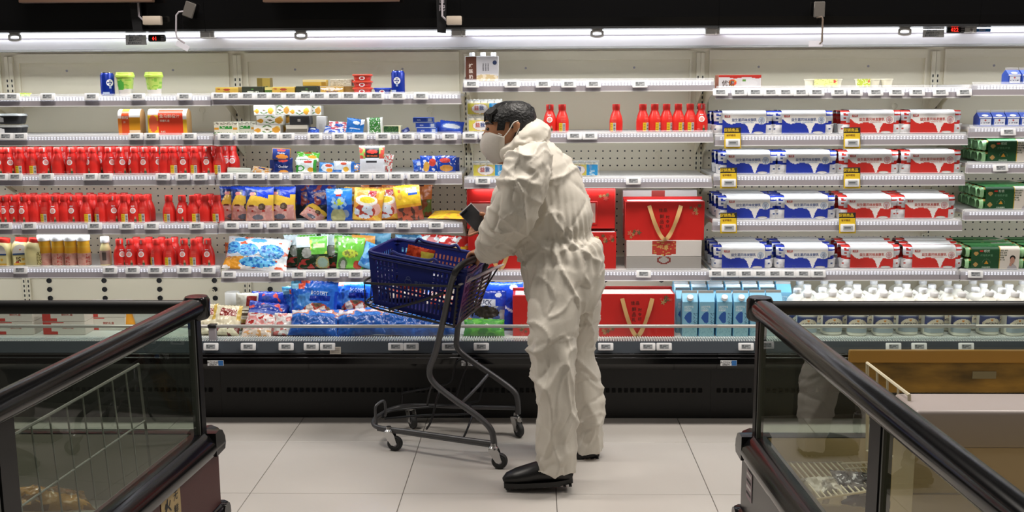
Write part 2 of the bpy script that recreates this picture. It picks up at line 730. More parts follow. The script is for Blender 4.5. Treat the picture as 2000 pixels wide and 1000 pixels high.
    mb.prism([(YBASE + .012, zr0), (YBASE - .004, zr1), (YBASE + .02, zr1), (YBASE + .03, zr0)], 'x', .0, W, M_BRAIL)
    mb.build('price_rail', t)
    mb = MB()
    for q in range(100):
        xx = .004 + q * .012
        mb.prism([(YBASE + .016, zr0 - .002), (YBASE + .016, zr0 + .004), (YBASE + .1, ZD + .012), (YBASE + .1, ZD + .002)], 'x', xx, xx + .0055, M_GRILLE)
    mb.box(0, W, YBASE + .02, YBASE + .1, ZD - .012, ZD - .006, M_BLACKM)
    mb.build('air_grille', t)['kind'] = 'stuff'
    zg = at(1000, 637, YBASE + .03).z
    mb = MB()
    mb.box(0.0, W, YBASE + .028, YBASE + .033, zr0, zg, M_GLASS)
    gg = mb.build('glass_guard', t)
    mb = MB()
    mb.rbox(0, W, YBASE + .022, YBASE + .039, zg - .007, zg + .007, mat('guard_metal', 'c4c2be', .4, metal=.4), .003, 1)
    mb.build('guard_rail', gg)
    if b == 2:
        mb = MB()
        mb.rbox(-.0, .034, YBASE + .018, YBASE + .045, zr0 - .01, zg, M_GREY, .003, 1)
        mb.rbox(-.003, .037, YBASE + .015, YBASE + .048, zg - .008, zg + .01, M_BLACKM, .003, 1)
        mb.build('guard_post', gg)
    # maker's plate on the bumper
    if b in (2, 3, 4):
        mb = MB()
        p = at({2: 421, 3: 917, 4: 1423}[b], 709, YBASE - .003)
        mb.box(p.x - xl - .038, p.x - xl + .038, YBASE - .0045, YBASE - .002, p.z - .013, p.z + .013, M_TAG)
        mb.box(p.x - xl + .014, p.x - xl + .037, YBASE - .0052, YBASE - .003, p.z - .012, p.z + .012, mat('plate_blue', '2f6fb5', .5))
        mb.text('ACS1563', .014, M_INK, (p.x - xl - .012, YBASE - .0056, p.z + .003))
        mb.text('设备编号', .009, M_INK, (p.x - xl - .012, YBASE - .0056, p.z - .008))
        mb.build('number_plate', bp)
    # shelves
    for s, r in enumerate(RAIL[b]):
        if r is None:
            continue
        ya, yb_ = r
        za, zb = at(1000, ya, YF).z, at(1000, yb_, YF).z
        h = za - zb
        zs = za - .17 * h
        zq = za - .26 * h
        SHZ[(b, s)] = zs
        mb = MB()
        mb.box(.012, W - .012, YF + .03, YB - .015, zs - .014, zs, M_SHELF)
        mb.box(.006, W - .006, YF + .024, YF + .034, zb + .004, zs, M_SHELF)
        sh = mb.build('shelf', t)
        # clear rail: thin lip, dotted light band, grey channel, bright lower edge
        mb = MB()
        mb.prism([(YF + .022, za), (YF + .0195, za), (YF + .003, zq), (YF + .0055, zq)], 'x', .006, W - .006, M_LIP)
        mb.prism([(YF + .003, zq), (YF, zb + .44 * h), (YF + .022, zb + .44 * h), (YF + .022, zq)], 'x', .006, W - .006, M_PLEX)
        mb.build('rail_cover', sh)
        mb = MB()
        mb.prism([(YF, zb + .44 * h), (YF - .002, zb + .07 * h), (YF + .022, zb + .07 * h), (YF + .022, zb + .44 * h)], 'x', .004, W - .004, M_GREY)
        mb.prism([(YF - .003, zb + .07 * h), (YF - .003, zb), (YF + .03, zb), (YF + .03, zb + .07 * h)], 'x', .004, W - .004, M_WHITE)
        mb.build('price_channel', sh)
        mb = MB()
        for q in range(76):
            xx = .03 + q * .0152
            for zz in (za - .33 * h, za - .47 * h):
                mb.box(xx, xx + .007, YF + .0035, YF + .008, zz - .0026, zz + .0026, M_LED if s == 0 else M_LED2)
        mb.build('light_dots', sh)['kind'] = 'stuff'
        for x in (.016, W - .020):
            mb = MB()
            D = YB - .015
            pts = [(D, zs - .012), (D, zs - .13)]
            for k in range(1, 9):
                q = k / 8
                pts.append((D - .02 - (D - YF - .10) * q, zs - .13 + .108 * (1 - (1 - q) ** 2.2)))
            pts += [(YF + .04, zs - .022), (YF + .04, zs - .012)]
            mb.prism(pts, 'x', x, x + .004, M_CREAM)
            mb.build('bracket', sh)
        # the shelf's own light, under its front edge, shining in over the goods below
        area('shelf_lamp', (xl + W / 2, YF + .045, zb - .004), (xl + W / 2, YF + .27, zb - .25), W - .1, .02, SHELFW.get((b, s), 1.35 if s == 4 else 1.0), COOL)
    area('canopy_lamp', (xl + W / 2, 4.985, ZF0 - .03), (xl + W / 2, 5.25, 1.25), W - .1, .025, CANOPYW.get(b, 3.4), COOL)
    return t




bays = [build_bay(b) for b in range(6)]

# wire hooks hanging on the back panels
for (px, py, b) in ((395, 215, 1), (840, 213, 2), (842, 301, 2), (843, 392, 2), (1286, 208, 3), (1286, 301, 3), (1747, 207, 4), (414, 570, 1)):
    p = at(px, py, YB - .012)
    mb = MB()
    pts = [Vector((0.0, -.004, -.06)), Vector((.002, -.004, -.02))]
    for k in range(10):
        a = -pi / 2 + .3 + (2 * pi - .9) * k / 9
        pts.append(Vector((.016 * cos(a), -.004, .016 * sin(a))))
    mb.tube(pts, .0022, M_CREAM, 6)
    o = mb.build('wire_hook', None, p)
    tag(o, {395: 'small cream wire hook on back panel between orange carton and butter bay',
            840: 'small grey wire hook on back panel above blue cheese boxes',
            842: 'small wire hook on perforated panel above blue cheese sachets, second full bay',
            843: 'small wire hook on perforated panel right of yellow snack bag',
            1286: 'small wire hook on back panel above row of red bottles in third bay' if py < 250 else 'small wire hook on perforated panel under red bottle row, third bay',
            1747: 'small wire hook on back panel above red yoghurt packs, fourth bay',
            414: 'small wire hook low on back panel under red bottles'}[px], 'hook')

# things on the canopy: control displays, notices, dangling strips, sensor boxes
YC = 4.955
for px, py, num, where in ((307, 75, '01', 'left'), (1866, 58, '022', 'right')):
    p = at(px, py, YC)
    t = thing('temperature_display', 'small black temperature display with red digits %s under canopy at %s' % (num, where), 'display', p)
    mb = MB()
    mb.rbox(-.042, .042, -.012, .01, -.016, .018, M_BLACKM, .008, 2)
    mb.build('case', t)
    mb = MB()
    mb.text(num, .024, mat('red_digits', 'ff2a1e', .5, emit=('ff2a1e', 3.0)), (-.008, -.013, -.002))
    mb.build('digits', t)
    mb = MB()
    for q in range(3):
        mb.box(.022 + .0 * q, .036, -.013, -.0115, -.010 + q * .008, -.006 + q * .008, M_GREY)
    mb.build('buttons', t)
for px, py, where in ((266, 77, 'left'), (1823, 62, 'right')):
    p = at(px, py, YC + .005)
    mb = MB()
    mb.box(-.05, .05, -.002, 0, -.026, .026, mat('notice_paper', 'f4f6fb', .6))
    for q, s_ in enumerate(('设备名称：冷藏柜', '编号：0013', '温度范围 0-8℃', '请勿遮挡出风口')):
        mb.text(s_, .0095, mat('notice_ink', '4a5568', .6), (-.004 - .004 * (q % 2), -.003, .018 - q * .012))
    tag(mb.build('notice', None, p), 'small printed paper notice beside red digit display under canopy at %s' % where, 'notice')
p = at(1920, 58, YC)
mb = MB()
mb.box(-.045, .035, -.002, 0, -.01, .005, mat('sticker_blue', '2a78c8', .5))
mb.rbox(-.062, -.05, -.006, 0, -.008, .004, M_GREY, .002, 1)
mb.text('节能标识', .008, M_TAG, (-.005, -.003, -.0025))
tag(mb.build('blue_sticker', None, p), 'tiny blue sticker right of the right red digit display', 'sticker')

for px, top, bot, lab, txt_ in ((262, -14, 62, 'black hanging sign strip on canopy at left, beside white sensor box', '品'),
                                (863, -14, 65, 'black hanging sign strip on canopy at middle, beside white sensor box', '日配')):
    a, b_ = at(px, top, 4.845), at(px, bot, 4.845)
    mb = MB()
    h = a.z - b_.z
    mb.prism([(-.026, 0), (.022, -.004), (.030 if px < 500 else .016, -h), (-.014 if px < 500 else -.024, -h + .004)], 'y', -.006, .006, mat('strip_black', '1c1c1e', .35))
    t = mb.build('hanging_strip', None, a)
    tag(t, lab, 'sign')
    mb = MB()
    for q, ch in enumerate(txt_):
        mb.text(ch, .03, M_GREY, (0, -.0075, -.035 - q * .036), rz=0)
    mb.build('lettering', t)
for px, py, w, lab in ((298, 40, .085, 'beige sensor box on bent bracket beside left black strip'), (887, 40, .07, 'beige sensor box on bent bracket beside middle black strip')):
    p = at(px, py, 4.83)
    t = thing('sensor_box', lab, 'sensor', p)
    mb = MB()
    mb.rbox(-w / 2, w / 2, -.015, .015, -.02, .02, mat('sensor_beige', 'b5a89a', .4), .004, 2)
    mb.build('case', t)
    mb = MB()
    mb.tube([(-w / 2 - .02, 0, .11), (-w / 2 - .02, 0, .02), (-w / 2 + .005, 0, -.004)], .005, M_GREY, 8)
    mb.build('bracket', t)
for px, py, lab, k in ((350, 30, 'grey price tag hook with paper tab on canopy, left', -1), (1600, 25, 'grey price tag hook with paper tab on canopy, right', 1)):
    p = at(px, py, 4.845)
    t = thing('canopy_hook', lab, 'hook', p)
    mb = MB()
    if k < 0:
        mb.tube([(.035, .0, .02), (.0, -.004, .015), (-.012, -.006, 0), (-.018, -.006, -.085), (-.012, -.006, -.105), (.02, -.004, -.128)], .004, M_GREY, 8)
    else:
        mb.tube([(-.012, .0, -.02), (.012, -.004, -.018), (.016, -.006, -.03), (.016, -.006, -.13), (.005, -.006, -.14)], .0045, mat('hook_brown', '6b5d52', .4), 8)
    mb.build('wire', t)
    mb = MB()
    mb.M = Matrix.Translation((.05 * (k < 0), .0, .03 if k < 0 else .02)) @ Matrix.Rotation(.35 if k < 0 else 0, 4, 'Y')
    mb.rbox(-.025, .025, -.006, .006, -.04, .03, mat('clip_grey', '5a5652', .35), .003, 1)
    mb.build('clip', t)
    mb = MB()
    mb.M = Matrix.Translation((.012 if k < 0 else -.012, -.006, -.135)) @ Matrix.Rotation(.5 if k < 0 else 0, 4, 'Y')
    mb.rbox(-.032, .032, -.001, .001, -.018, .008, mat('tab_white', 'd9d8e2', .3), .0005, 1)
    mb.build('paper_tab', t)
# beige sign boards along the top of the canopy
for (xa, xb_, yb_, lab) in ((40, 300, 6, 'brown sign board along top edge of the canopy, left one'), (515, 780, 5, 'brown sign board along top edge of the canopy, right one')):
    a, c = at(xa, yb_, 4.80), at(xb_, yb_, 4.80)
    mb = MB()
    mb.rbox(0, c.x - a.x, -.02, .02, 0, .25, mat('board_brown', '6e5547', .5, noise_=(6, .1)), .004, 2)
    t = mb.build('sign_board', None, a)
    tag(t, lab, 'sign')
    mb = MB()
    for q in (.1, c.x - a.x - .1):
        mb.tube([(q, .0, .25), (q, .065, .42)], .004, M_STEEL, 6)
    mb.build('hanger', t)
# ------------------------------------------------------------------ colours for prints (sRGB)
def C(s):
    return hx(s)


def ell(u, v, cx, cy, rx, ry):
    return ((u - cx) / rx) ** 2 + ((v - cy) / ry) ** 2 < 1


def rect(u, v, a, b, c, d):
    return a < u < b and c < v < d


def n2(u, v, s, seed=0):
    return noise.noise(Vector((u * s, v * s, seed * 7.3)))


def patch(mb, rfn, a0, a1, z0, z1, m, off=.0005, na=6, nz=6, mask=None):
    """Label wrapped on a lathe body, angle 0 = front (-y)."""
    v, f = [], []
    for j in range(nz + 1):
        z = z0 + (z1 - z0) * j / nz
        for i in range(na + 1):
            a = a0 + (a1 - a0) * i / na
            r = rfn(z) + off
            v.append((r * sin(a), -r * cos(a), z))
    for j in range(nz):
        for i in range(na):
            f.append((j * (na + 1) + i, j * (na + 1) + i + 1, (j + 1) * (na + 1) + i + 1, (j + 1) * (na + 1) + i))
    mb.add(v, f, m, True)


def disc(mb, rfn, a0, zc, rad, m, off=.0007, n=18):
    v = []
    r0 = rfn(zc)
    v.append(((r0 + off) * sin(a0), -(r0 + off) * cos(a0), zc))
    for k in range(n):
        t = 2 * pi * k / n
        z = zc + rad * sin(t)
        r = rfn(z) + off
        a = a0 + rad * cos(t) / r0
        v.append((r * sin(a), -r * cos(a), z))
    mb.add(v, [(0, 1 + k, 1 + (k + 1) % n) for k in range(n)], m, True)


def prof_fn(prof):
    def r(z):
        for (ra, za), (rb, zb) in zip(prof, prof[1:]):
            if za <= z <= zb and zb > za:
                return ra + (rb - ra) * (z - za) / (zb - za)
        return prof[-1][0]
    return r


# ---- red drinking-yoghurt bottle
RB = [(.027, 0), (.0305, .004), (.0315, .012), (.0318, .05), (.0305, .062), (.0265, .078), (.021, .093), (.0172, .102), (.0165, .108)]


def mk_red_bottle():
    t = thing('drink_bottle', '', 'bottle')
    mb = MB()
    mb.lathe(RB, M_RED, 18)
    body = mb.build('bottle_body', t)
    mb = MB()
    mb.lathe([(.0175, .1065), (.0182, .109), (.0182, .131), (.017, .134)], M_REDCAP, 14)
    cap = mb.build('cap', t)
    f = prof_fn(RB)
    mb = MB()
    disc(mb, f, 0, .062, .0142, M_WHITE)
    disc(mb, f, 0, .062, .0095, mat('label_pink', 'e8a49c', .5), .0010)
    patch(mb, f, -.36, -.12, .081, .0855, M_WHITE, .0008, 3, 2)
    patch(mb, f, -.08, .30, .0815, .085, M_WHITE, .0008, 3, 2)
    patch(mb, f, .15, .5, .004, .020, mat('label_olive', '4e5a40', .5), .0008, 3, 3)
    patch(mb, f, .2, .42, .020, .032, mat('label_skin', 'c98f70', .5), .0008, 3, 2)
    patch(mb, f, -.7, -.2, .012, .016, mat('label_lightred', 'ea7d72', .5), .0008, 4, 1)
    a = mb.build('front_print', body)
    mb = MB()
    patch(mb, f, pi - .55, pi - .02, .004, .046, mat('label_yellow', 'e8c02a', .45), .0006, 5, 4)
    patch(mb, f, pi, pi + .45, .004, .046, mat('label_silver', 'c9c9c4', .45), .0006, 5, 4)
    for q in range(5):
        patch(mb, f, pi + .08, pi + .36, .009 + q * .007, .0125 + q * .007, M_INK if q % 2 else mat('label_grey', '77777a', .5), .0010, 2, 1)
    for q in range(4):
        patch(mb, f, pi - .45, pi - .15, .012 + q * .008, .0135 + q * .008, mat('label_brown', '7a5a10', .5), .0010, 2, 1)
    for q in range(5):
        patch(mb, f, pi - .3, pi + .5, .052 + q * .006, .0535 + q * .006, mat('label_lightred', 'ea7d72', .5), .0008, 5, 1)
    b = mb.build('back_label', body)
    mb = MB()
    patch(mb, prof_fn([(.0183, .1), (.0183, .14)]), -.22, .1, .112, .131, mat('seal_silver', 'b9a9a6', .35), .0006, 3, 2)
    c = mb.build('seal', cap)
    return t, [(body, [a, b]), (cap, [c])]


# ---- drinks can
def mk_can():
    t = thing('drink_can', '', 'can')
    mb = MB()
    prof = [(.026, 0), (.0325, .006), (.0325, .098), (.027, .108)]
    mb.lathe(prof, mat('can_blue', '17339c', .25, metal=.3), 22)
    b = mb.build('can_body', t)
    mb = MB()
    mb.lathe([(.027, .108), (.0265, .112), (.025, .112), (.0245, .109)], M_CHROME, 22)
    r = mb.build('lid', t)
    f = prof_fn(prof)
    mb = MB()
    disc(mb, f, .25, .062, .017, M_TAG)
    patch(mb, f, .1, .4, .035, .05, mat('can_pale', 'a8b8d8', .4), .0012, 3, 2)
    for q in range(3):
        patch(mb, f, .12, .38, .052 + q * .008, .056 + q * .008, mat('can_navy', '122a70', .4), .0012, 3, 1)
    patch(mb, f, -.9, .1, .008, .018, mat('can_pale', 'a8b8d8', .4), .0008, 5, 1)
    l = mb.build('label', b)
    return t, [(b, [l]), (r, [])]


# ---- lidded pudding cup
def mk_cup():
    t = thing('dessert_cup', '', 'cup')
    mb = MB()
    prof = [(.028, 0), (.030, .005), (.037, .088)]

    def pos(u, v):
        a = 2 * pi * u
        q = (abs(cos(a)) ** 3.2 + abs(sin(a)) ** 3.2) ** (-1 / 3.2)
        r = (.029 + .009 * v) * q
        return (r * sin(a), -r * cos(a), .088 * v)

    def col(u, v):
        if v < .34 + .03 * sin(12 * u):
            return C('ddd8d4')
        uu = (u + .5) % 1
        if ell(uu, v, .43, .55, .07, .3):
            return C('57b04a')
        return C('b9d66a') if n2(u, v, 9) < .25 else C('8ac24e')
    mb.paint(pos, col, 40, 16, M_GLOSS)
    b = mb.build('cup_body', t)
    mb = MB()
    mb.lathe([(.040, .086), (.0425, .089), (.0425, .098), (.040, .101), (.039, .110), (.036, .112)], mat('lid_lime', 'c8e860', .35), 24, sq=3.2)
    l = mb.build('lid', t)
    return t, [(b, []), (l, [])]


# ---- orange drinking carton pack with rounded shoulders (wrap of two bottles)
def mk_carton(w, split):
    def mk():
        t = thing('juice_carton', '', 'carton')
        mb = MB()
        h, d = .124, .075
        prof = []
        for k in range(15):
            q = k / 14
            if q < .55:
                prof.append((-d / 2, h * .70 * q / .55))
            else:
                a = (q - .55) / .45 * pi / 2
                prof.append((-d / 2 + .036 * (1 - cos(a)), h * .70 + h * .30 * sin(a)))

        def pos(u, v):
            k = min(13, int(v * 14))
            f = v * 14 - k
            y = prof[k][0] + (prof[k + 1][0] - prof[k][0]) * f
            z = prof[k][1] + (prof[k + 1][1] - prof[k][1]) * f
            return ((u - .5) * w, y, z)

        def col(u, v):
            if split:                                   # big pack
                if v > .86:
                    return C('f4efe8')
                if u > .90:
                    return C('f2ece4') if v > .48 else C('e8b83a')
                if u > .28:
                    return C('e2472e')
                if v > .62:
                    return C('c9b9b4')
                if ell(u, v, .14, .34, .12, .26):
                    return C('ef6a48')
                return C('f1c12c')
            if v > .92 and u < .6:
                return C('f3d59a')
            if u < .18:
                return C('e8e0dc') if v > .5 else C('ee8d3a')
            if u < .5:
                return C('f0b23a') if v > .80 else C('e2582f')
            if v > .55:
                return C('f4f0ea')
            return C('d8962a') if v > .16 else C('ecd0b0')
        mb.paint(pos, col, 30, 28, M_GLOSS)
        b = mb.build('carton_body', t)
        mb = MB()
        side = [(y + .0012, z - .0012 * (z > .05)) for (y, z) in prof] + [(d / 2 - .036 + .036 * sin(a), h * .70 + h * .30 * cos(a)) for a in (0.3, .8, 1.2, pi / 2)] + [(d / 2, 0)]
        mb.prism(side, 'x', -w / 2 + .0006, w / 2 - .0006, mat('carton_tan', 'c9a06a', .5))
        bk = mb.build('carton_back', t)
        mb = MB()
        if split:
            mb.text('盒马鲜橙汁', .020, mat('print_cream', 'f2dfc8', .5), (.012, -d / 2 - .0006, .088))
            mb.text('限量礼盒', .012, mat('print_cream', 'f2dfc8', .5), (-.012, -d / 2 - .0006, .066))
            mb.text('4.8%', .012, mat('print_cream', 'f2dfc8', .5), (-.022, -d / 2 - .0006, .014))
        else:
            mb.text('鲜橙', .016, mat('print_cream', 'f2dfc8', .5), (-.018, -d / 2 - .0006, .082))
            mb.text('汁', .012, mat('print_cream', 'f2dfc8', .5), (-.022, -d / 2 - .0006, .060))
        p = mb.build('lettering', b)
        return t, [(b, [p]), (bk, [])]
    return mk


# ---- plain printed box: paint front, top and sides of one colour
def mk_box(name, w, d, h, front, side, texts=(), cat='box', nu=20, nv=12, ma=None, r=.0015):
    def mk():
        t = thing(name, '', cat)
        mb = MB()
        mb.rbox(-w / 2, w / 2, -d / 2, d / 2, 0, h, mat('card_' + side, side, .45), r, 1)
        b = mb.build('box_body', t)
        mb = MB()
        mb.paint(lambda u, v: ((u - .5) * (w - .003), -d / 2 - .0003, .0015 + v * (h - .003)), front, nu, nv, ma or M_CARD, False)
        for (s, sz, col, x, z, *k) in texts:
            mb.text(s, sz, mat('ink_' + col, col, .5), (x, -d / 2 - .0008, z), *(k or [1.0]))
        f = mb.build('front_print', b)
        return t, [(b, [f])]
    return mk


# ---- stackable tub with ribbed lid
def mk_tub(bodyc, lidc):
    def mk():
        t = thing('spread_tub', '', 'tub')
        mb = MB()
        mb.lathe([(.036, 0), (.038, .003), (.043, .024)], mat('tub_' + bodyc, bodyc, .35), 28, sq=5, sy=.8)
        b = mb.build('tub_body', t)
        mb = MB()
        mb.lathe([(.046, .022), (.0475, .0235), (.0475, .0285), (.044, .031), (.041, .031)], mat('tub_' + lidc, lidc, .35), 28, sq=5, sy=.8)
        l = mb.build('lid', t)
        mb = MB()
        v = [(.014 * cos(2 * pi * k / 14), -.0345, .012 + .009 * sin(2 * pi * k / 14)) for k in range(14)]
        mb.add(v, [tuple(range(14))], M_WHITE)
        v = [(.009 * cos(2 * pi * k / 14), -.0350, .012 + .005 * sin(2 * pi * k / 14)) for k in range(14)]
        mb.add(v, [tuple(range(14))], mat('tub_dot', 'b3202a', .5))
        p = mb.build('badge', b)
        return t, [(b, [p]), (l, [])]
    return mk


# ---- yoghurt multipack: cups in shrink film, printed sleeve round the middle
def drip(u):
    return .47 + .035 * sin(u * 19 + .6) + .03 * sin(u * 7) - .43 * exp(-((u - .655) / .062) ** 2) + .05 * exp(-((u - .80) / .06) ** 2) + .04 * exp(-((u - .50) / .05) ** 2) + .18 * exp(-(u / .07) ** 2)


def mk_yog(main, sub, faint):
    def mk():
        t = thing('yoghurt_multipack', '', 'yoghurt')
        w, sw, h, d = .285, .208, .112, .105
        mb = MB()                                   # film body: two tiers, pinched between
        nU, nV = 26, 20

        def shell(sgn):
            def pos(u, v):
                x = (u - .5) * w
                a = v * pi
                z = h * (0.5 - .5 * cos(a))
                bulge = 1 - .16 * exp(-((v - .5) / .09) ** 2) * (abs(u - .5) * 2) ** 2
                e = abs(u - .5) * 2
                fall = (1 - max(0, e - .90) / .1 * .35) if e > .9 else 1
                yy = d / 2 * min(1, (sin(a)) ** .35) * bulge * fall
                cr = .0035 * noise.noise(Vector((x * 60, z * 70, sgn * 3.0))) * (1 if e > .7 else .2)
                return (x * (1 - .02 * exp(-((v - .5) / .1) ** 2)), sgn * yy + cr, z)
            return pos

        def col(u, v):
            e = abs(u - .5) * 2
            z = .5 - .5 * cos(v * pi)
            if .43 < z < .55 + .05 * sin(u * 40) or z > .93:
                return C(main)
            if z > .80 and n2(u, v, 14, 2) > .1:
                return C(main)
            if e > .75 and (.66 < z < .76 or .18 < z < .28) and n2(u, v, 40, 4) > .05:
                return C(sub)
            return C('e9eaee')
        mb.paint(shell(-1), col, nU, nV, M_FILM)
        mb.paint(lambda u, v: shell(1)(1 - u, v), col, 12, 12, M_FILM)
        ends = []
        film = mb.build('film_wrap', t)
        cups = []
        for sx in (-1, 1):
            for z0 in (.006, .060):
                mb = MB()
                mb.lathe([(.014, 0), (.017, .003), (.0205, .038), (.0225, .040), (.0225, .043)], M_WHITE, 14, (0, 0, 0))
                c = mb.build('cup', t)
                c.location = (sx * (w / 2 - .012), -.02, z0)
                cups.append((c, []))
                break
        # sleeve: front sheet rolling over the top
        mb = MB()

        def spos(u, v):
            x = (u - .5) * sw
            if v < .78:
                z = .004 + (h * .86 - .004) * v / .78
                return (x, -d / 2 - .0035 - .002 * sin(pi * v), z)
            a = (v - .78) / .22 * pi / 2
            return (x, -d / 2 - .0035 + .030 * (1 - cos(a)), h * .86 + .0185 * sin(a))

        def scol(u, v):
            z = v / .86
            if z < drip(u):
                return C(main)
            return C('f1f0ee')
        mb.paint(spos, scol, 60, 36, M_CARD)
        mb.add([(-sw / 2, -d / 2 + .027, h + .0040), (sw / 2, -d / 2 + .027, h + .0040), (sw / 2, d / 2 - .02, h + .0035), (-sw / 2, d / 2 - .02, h + .0035),
                (sw / 2, d / 2 + .002, h * .8), (-sw / 2, d / 2 + .002, h * .8), (sw / 2, d / 2 + .002, .004), (-sw / 2, d / 2 + .002, .004)],
               [(0, 1, 2, 3), (3, 2, 4, 5), (5, 4, 6, 7)], mat('sleeve_white', 'f1f0ee', .5))
        sl = mb.build('sleeve', t)
        mb = MB()
        y = -d / 2 - .0062
        mb.add([(-.094, y, .083), (-.068, y, .083), (-.068, y, .0935), (-.094, y, .0935)], [(0, 1, 2, 3)], mat('logo_red', 'c2352c', .5))
        mb.text('光明', .0095, M_WHITE, (-.081, y - .0005, .0882))
        mb.text('益生菌风味发酵乳', .0158, mat('ink_' + sub, sub, .5), (-.0, y, .0700), .96)
        mb.text('FLAVORED FERMENTED MILK', .0066, mat('ink_' + faint, faint, .5), (0, y, .0585), 1.05)
        mb.text('原味', .0055, mat('ink_' + sub, sub, .5), (.0, y, .049))
        for k, (rr, cc) in enumerate(((.0155, faint), (.0125, 'dfe6ee'))):
            v = [(.082 + rr * cos(2 * pi * q / 20), y - .0003 * k, .069 + rr * sin(2 * pi * q / 20)) for q in range(20)]
            mb.add(v, [tuple(range(20))], mat('ink_' + cc, cc, .5))
        for q in range(7):
            a = 2 * pi * q / 7
            mb.add([(.082, y - .001, .069), (.082 + .011 * cos(a), y - .001, .069 + .011 * sin(a)), (.082 + .009 * cos(a + .4), y - .001, .069 + .009 * sin(a + .4))], [(0, 1, 2)], mat('ink_' + sub, sub, .5))
        mb.add([(.0812, y - .001, .069), (.0828, y - .001, .069), (.0828, y - .001, .044), (.0812, y - .001, .044)], [(0, 1, 2, 3)], mat('ink_' + sub, sub, .5))
        v = [(.068 + .024 * cos(2 * pi * q / 20), y, .010 + .0055 * sin(2 * pi * q / 20)) for q in range(20)]
        mb.add(v, [tuple(range(20))], mat('ink_c9c6c2', 'c9c6c2', .5))
        mb.text('8×100g', .0065, mat('ink_' + sub, sub, .5), (-.058, y, .016))
        p = mb.build('front_print', sl)
        return t, [(film, []), (sl, [p])] + cups
    return mk


# ---- green yoghurt multipack with the photo panel
def mk_green():
    t = thing('yoghurt_multipack', '', 'yoghurt')
    w, sw, h, d = .262, .232, .112, .10
    mb = MB()
    for i in range(2):
        for zt in (.002, .057):
            def pos(u, v, sg=(-1, 1)[i], z0=zt):
                a = 2 * pi * u
                e = max(0, abs(v - .5) * 2 - .86) / .14
                k = 1 - .25 * e ** 2
                q = (abs(cos(a)) ** 3 + abs(sin(a)) ** 3) ** (-1 / 3)
                return ((v - .5) * w, (-.025 if sg < 0 else .025) + .0245 * k * q * sin(a), z0 + .026 + .026 * k * q * cos(a))

            def col(u, v):
                if .03 < v < .05 or .95 < v < .97:
                    return C('9fcf9a')
                if n2(u, v, 16, 5) > .32:
                    return C('b79a55')
                return C('174a24') if n2(u, v, 9, 1) < .2 else C('226e30')
            mb.paint(pos, col, 18, 16, M_FILM)
    film = mb.build('cups_in_film', t)
    mb = MB()

    def spos(u, v):
        x = (u - .5) * sw + .008
        if v < .82:
            return (x, -d / 2 - .004 - .0015 * sin(pi * v), .003 + (h * .88 - .003) * v / .82)
        a = (v - .82) / .18 * pi / 2
        return (x, -d / 2 - .004 + .024 * (1 - cos(a)), h * .88 + .0145 * sin(a))

    def scol(u, v):
        if u > .60:
            return C('d9d2c8') if v > .02 else C('cbbf9c')
        if u > .588:
            return C('c9a94a')
        if v > .97:
            return C('4a9c55')
        if ell(u, v, .10, .66, .045, .09) or ell(u, v, .10, .2, .045, .09):
            return C('b08d52')
        return C('1c4a2a')
    mb.paint(spos, scol, 60, 30, M_CARD)
    mb.add([(-sw / 2 + .008, -d / 2 + .02, h + .003), (sw / 2 + .008, -d / 2 + .02, h + .003), (sw / 2 + .008, d / 2, h + .003), (-sw / 2 + .008, d / 2, h + .003)], [(0, 1, 2, 3)], mat('sleeve_green', '2f7a3e', .45))
    sl = mb.build('sleeve', t)
    mb = MB()
    y = -d / 2 - .0062
    g1 = mat('ink_b8cdb8', 'b8cdb8', .5)
    mb.add([(-.068, y, .088), (-.052, y, .088), (-.052, y, .096), (-.068, y, .096)], [(0, 1, 2, 3)], mat('logo_red', 'c2352c', .5))
    mb.text('畅优', .014, g1, (-.034, y, .091))
    mb.text('植物乳杆菌', .012, mat('ink_5d8a68', '5d8a68', .5), (-.034, y, .070))
    mb.text('风味发酵乳', .0085, g1, (-.034, y, .012))
    v = [(-.034 + .012 * cos(2 * pi * q / 3 + pi / 2), y, .035 + .011 * sin(2 * pi * q / 3 + pi / 2)) for q in range(3)]
    mb.add(v, [(0, 1, 2)], mat('ink_c28a30', 'c28a30', .5))
    for q in range(9):
        a = pi * q / 8
        mb.add([(-.034 + .017 * cos(a), y, .034 + .017 * sin(a)), (-.034 + .020 * cos(a - .05), y, .034 + .020 * sin(a - .05)), (-.034 + .020 * cos(a + .05), y, .034 + .020 * sin(a + .05))], [(0, 1, 2)], g1)
    for q, s_ in enumerate(('轻松·调节·', '畅快·滋养·', '植物乳杆菌', '专利菌', '益生每一天')):
        mb.text(s_, .0082, mat('ink_2f4a30', '2f4a30', .5), (.050 - .004 * q, y, .094 - .0115 * q))
    # portrait on the panel
    sk, hr, sh_ = mat('ink_b98a78', 'b98a78', .5), mat('ink_2a2622', '2a2622', .5), mat('ink_a9a4a6', 'a9a4a6', .5)

    def oval(cx, cz, rx, rz, m, o):
        mb.add([(cx + rx * cos(2 * pi * q / 18), y - o, cz + rz * sin(2 * pi * q / 18)) for q in range(18)], [tuple(range(18))], m)
    mb.add([(.066, y - .0002, .004), (.116, y - .0002, .004), (.110, y - .0002, .018), (.096, y - .0002, .026), (.080, y - .0002, .024), (.070, y - .0002, .016)], [(0, 1, 2, 3, 4, 5)], sh_)
    oval(.091, .058, .0135, .013, hr, .0004)
    oval(.0905, .046, .0110, .0165, sk, .0008)
    oval(.083, .026, .006, .008, sk, .0010)
    p = mb.build('front_print', sl)
    return t, [(film, []), (sl, [p])]


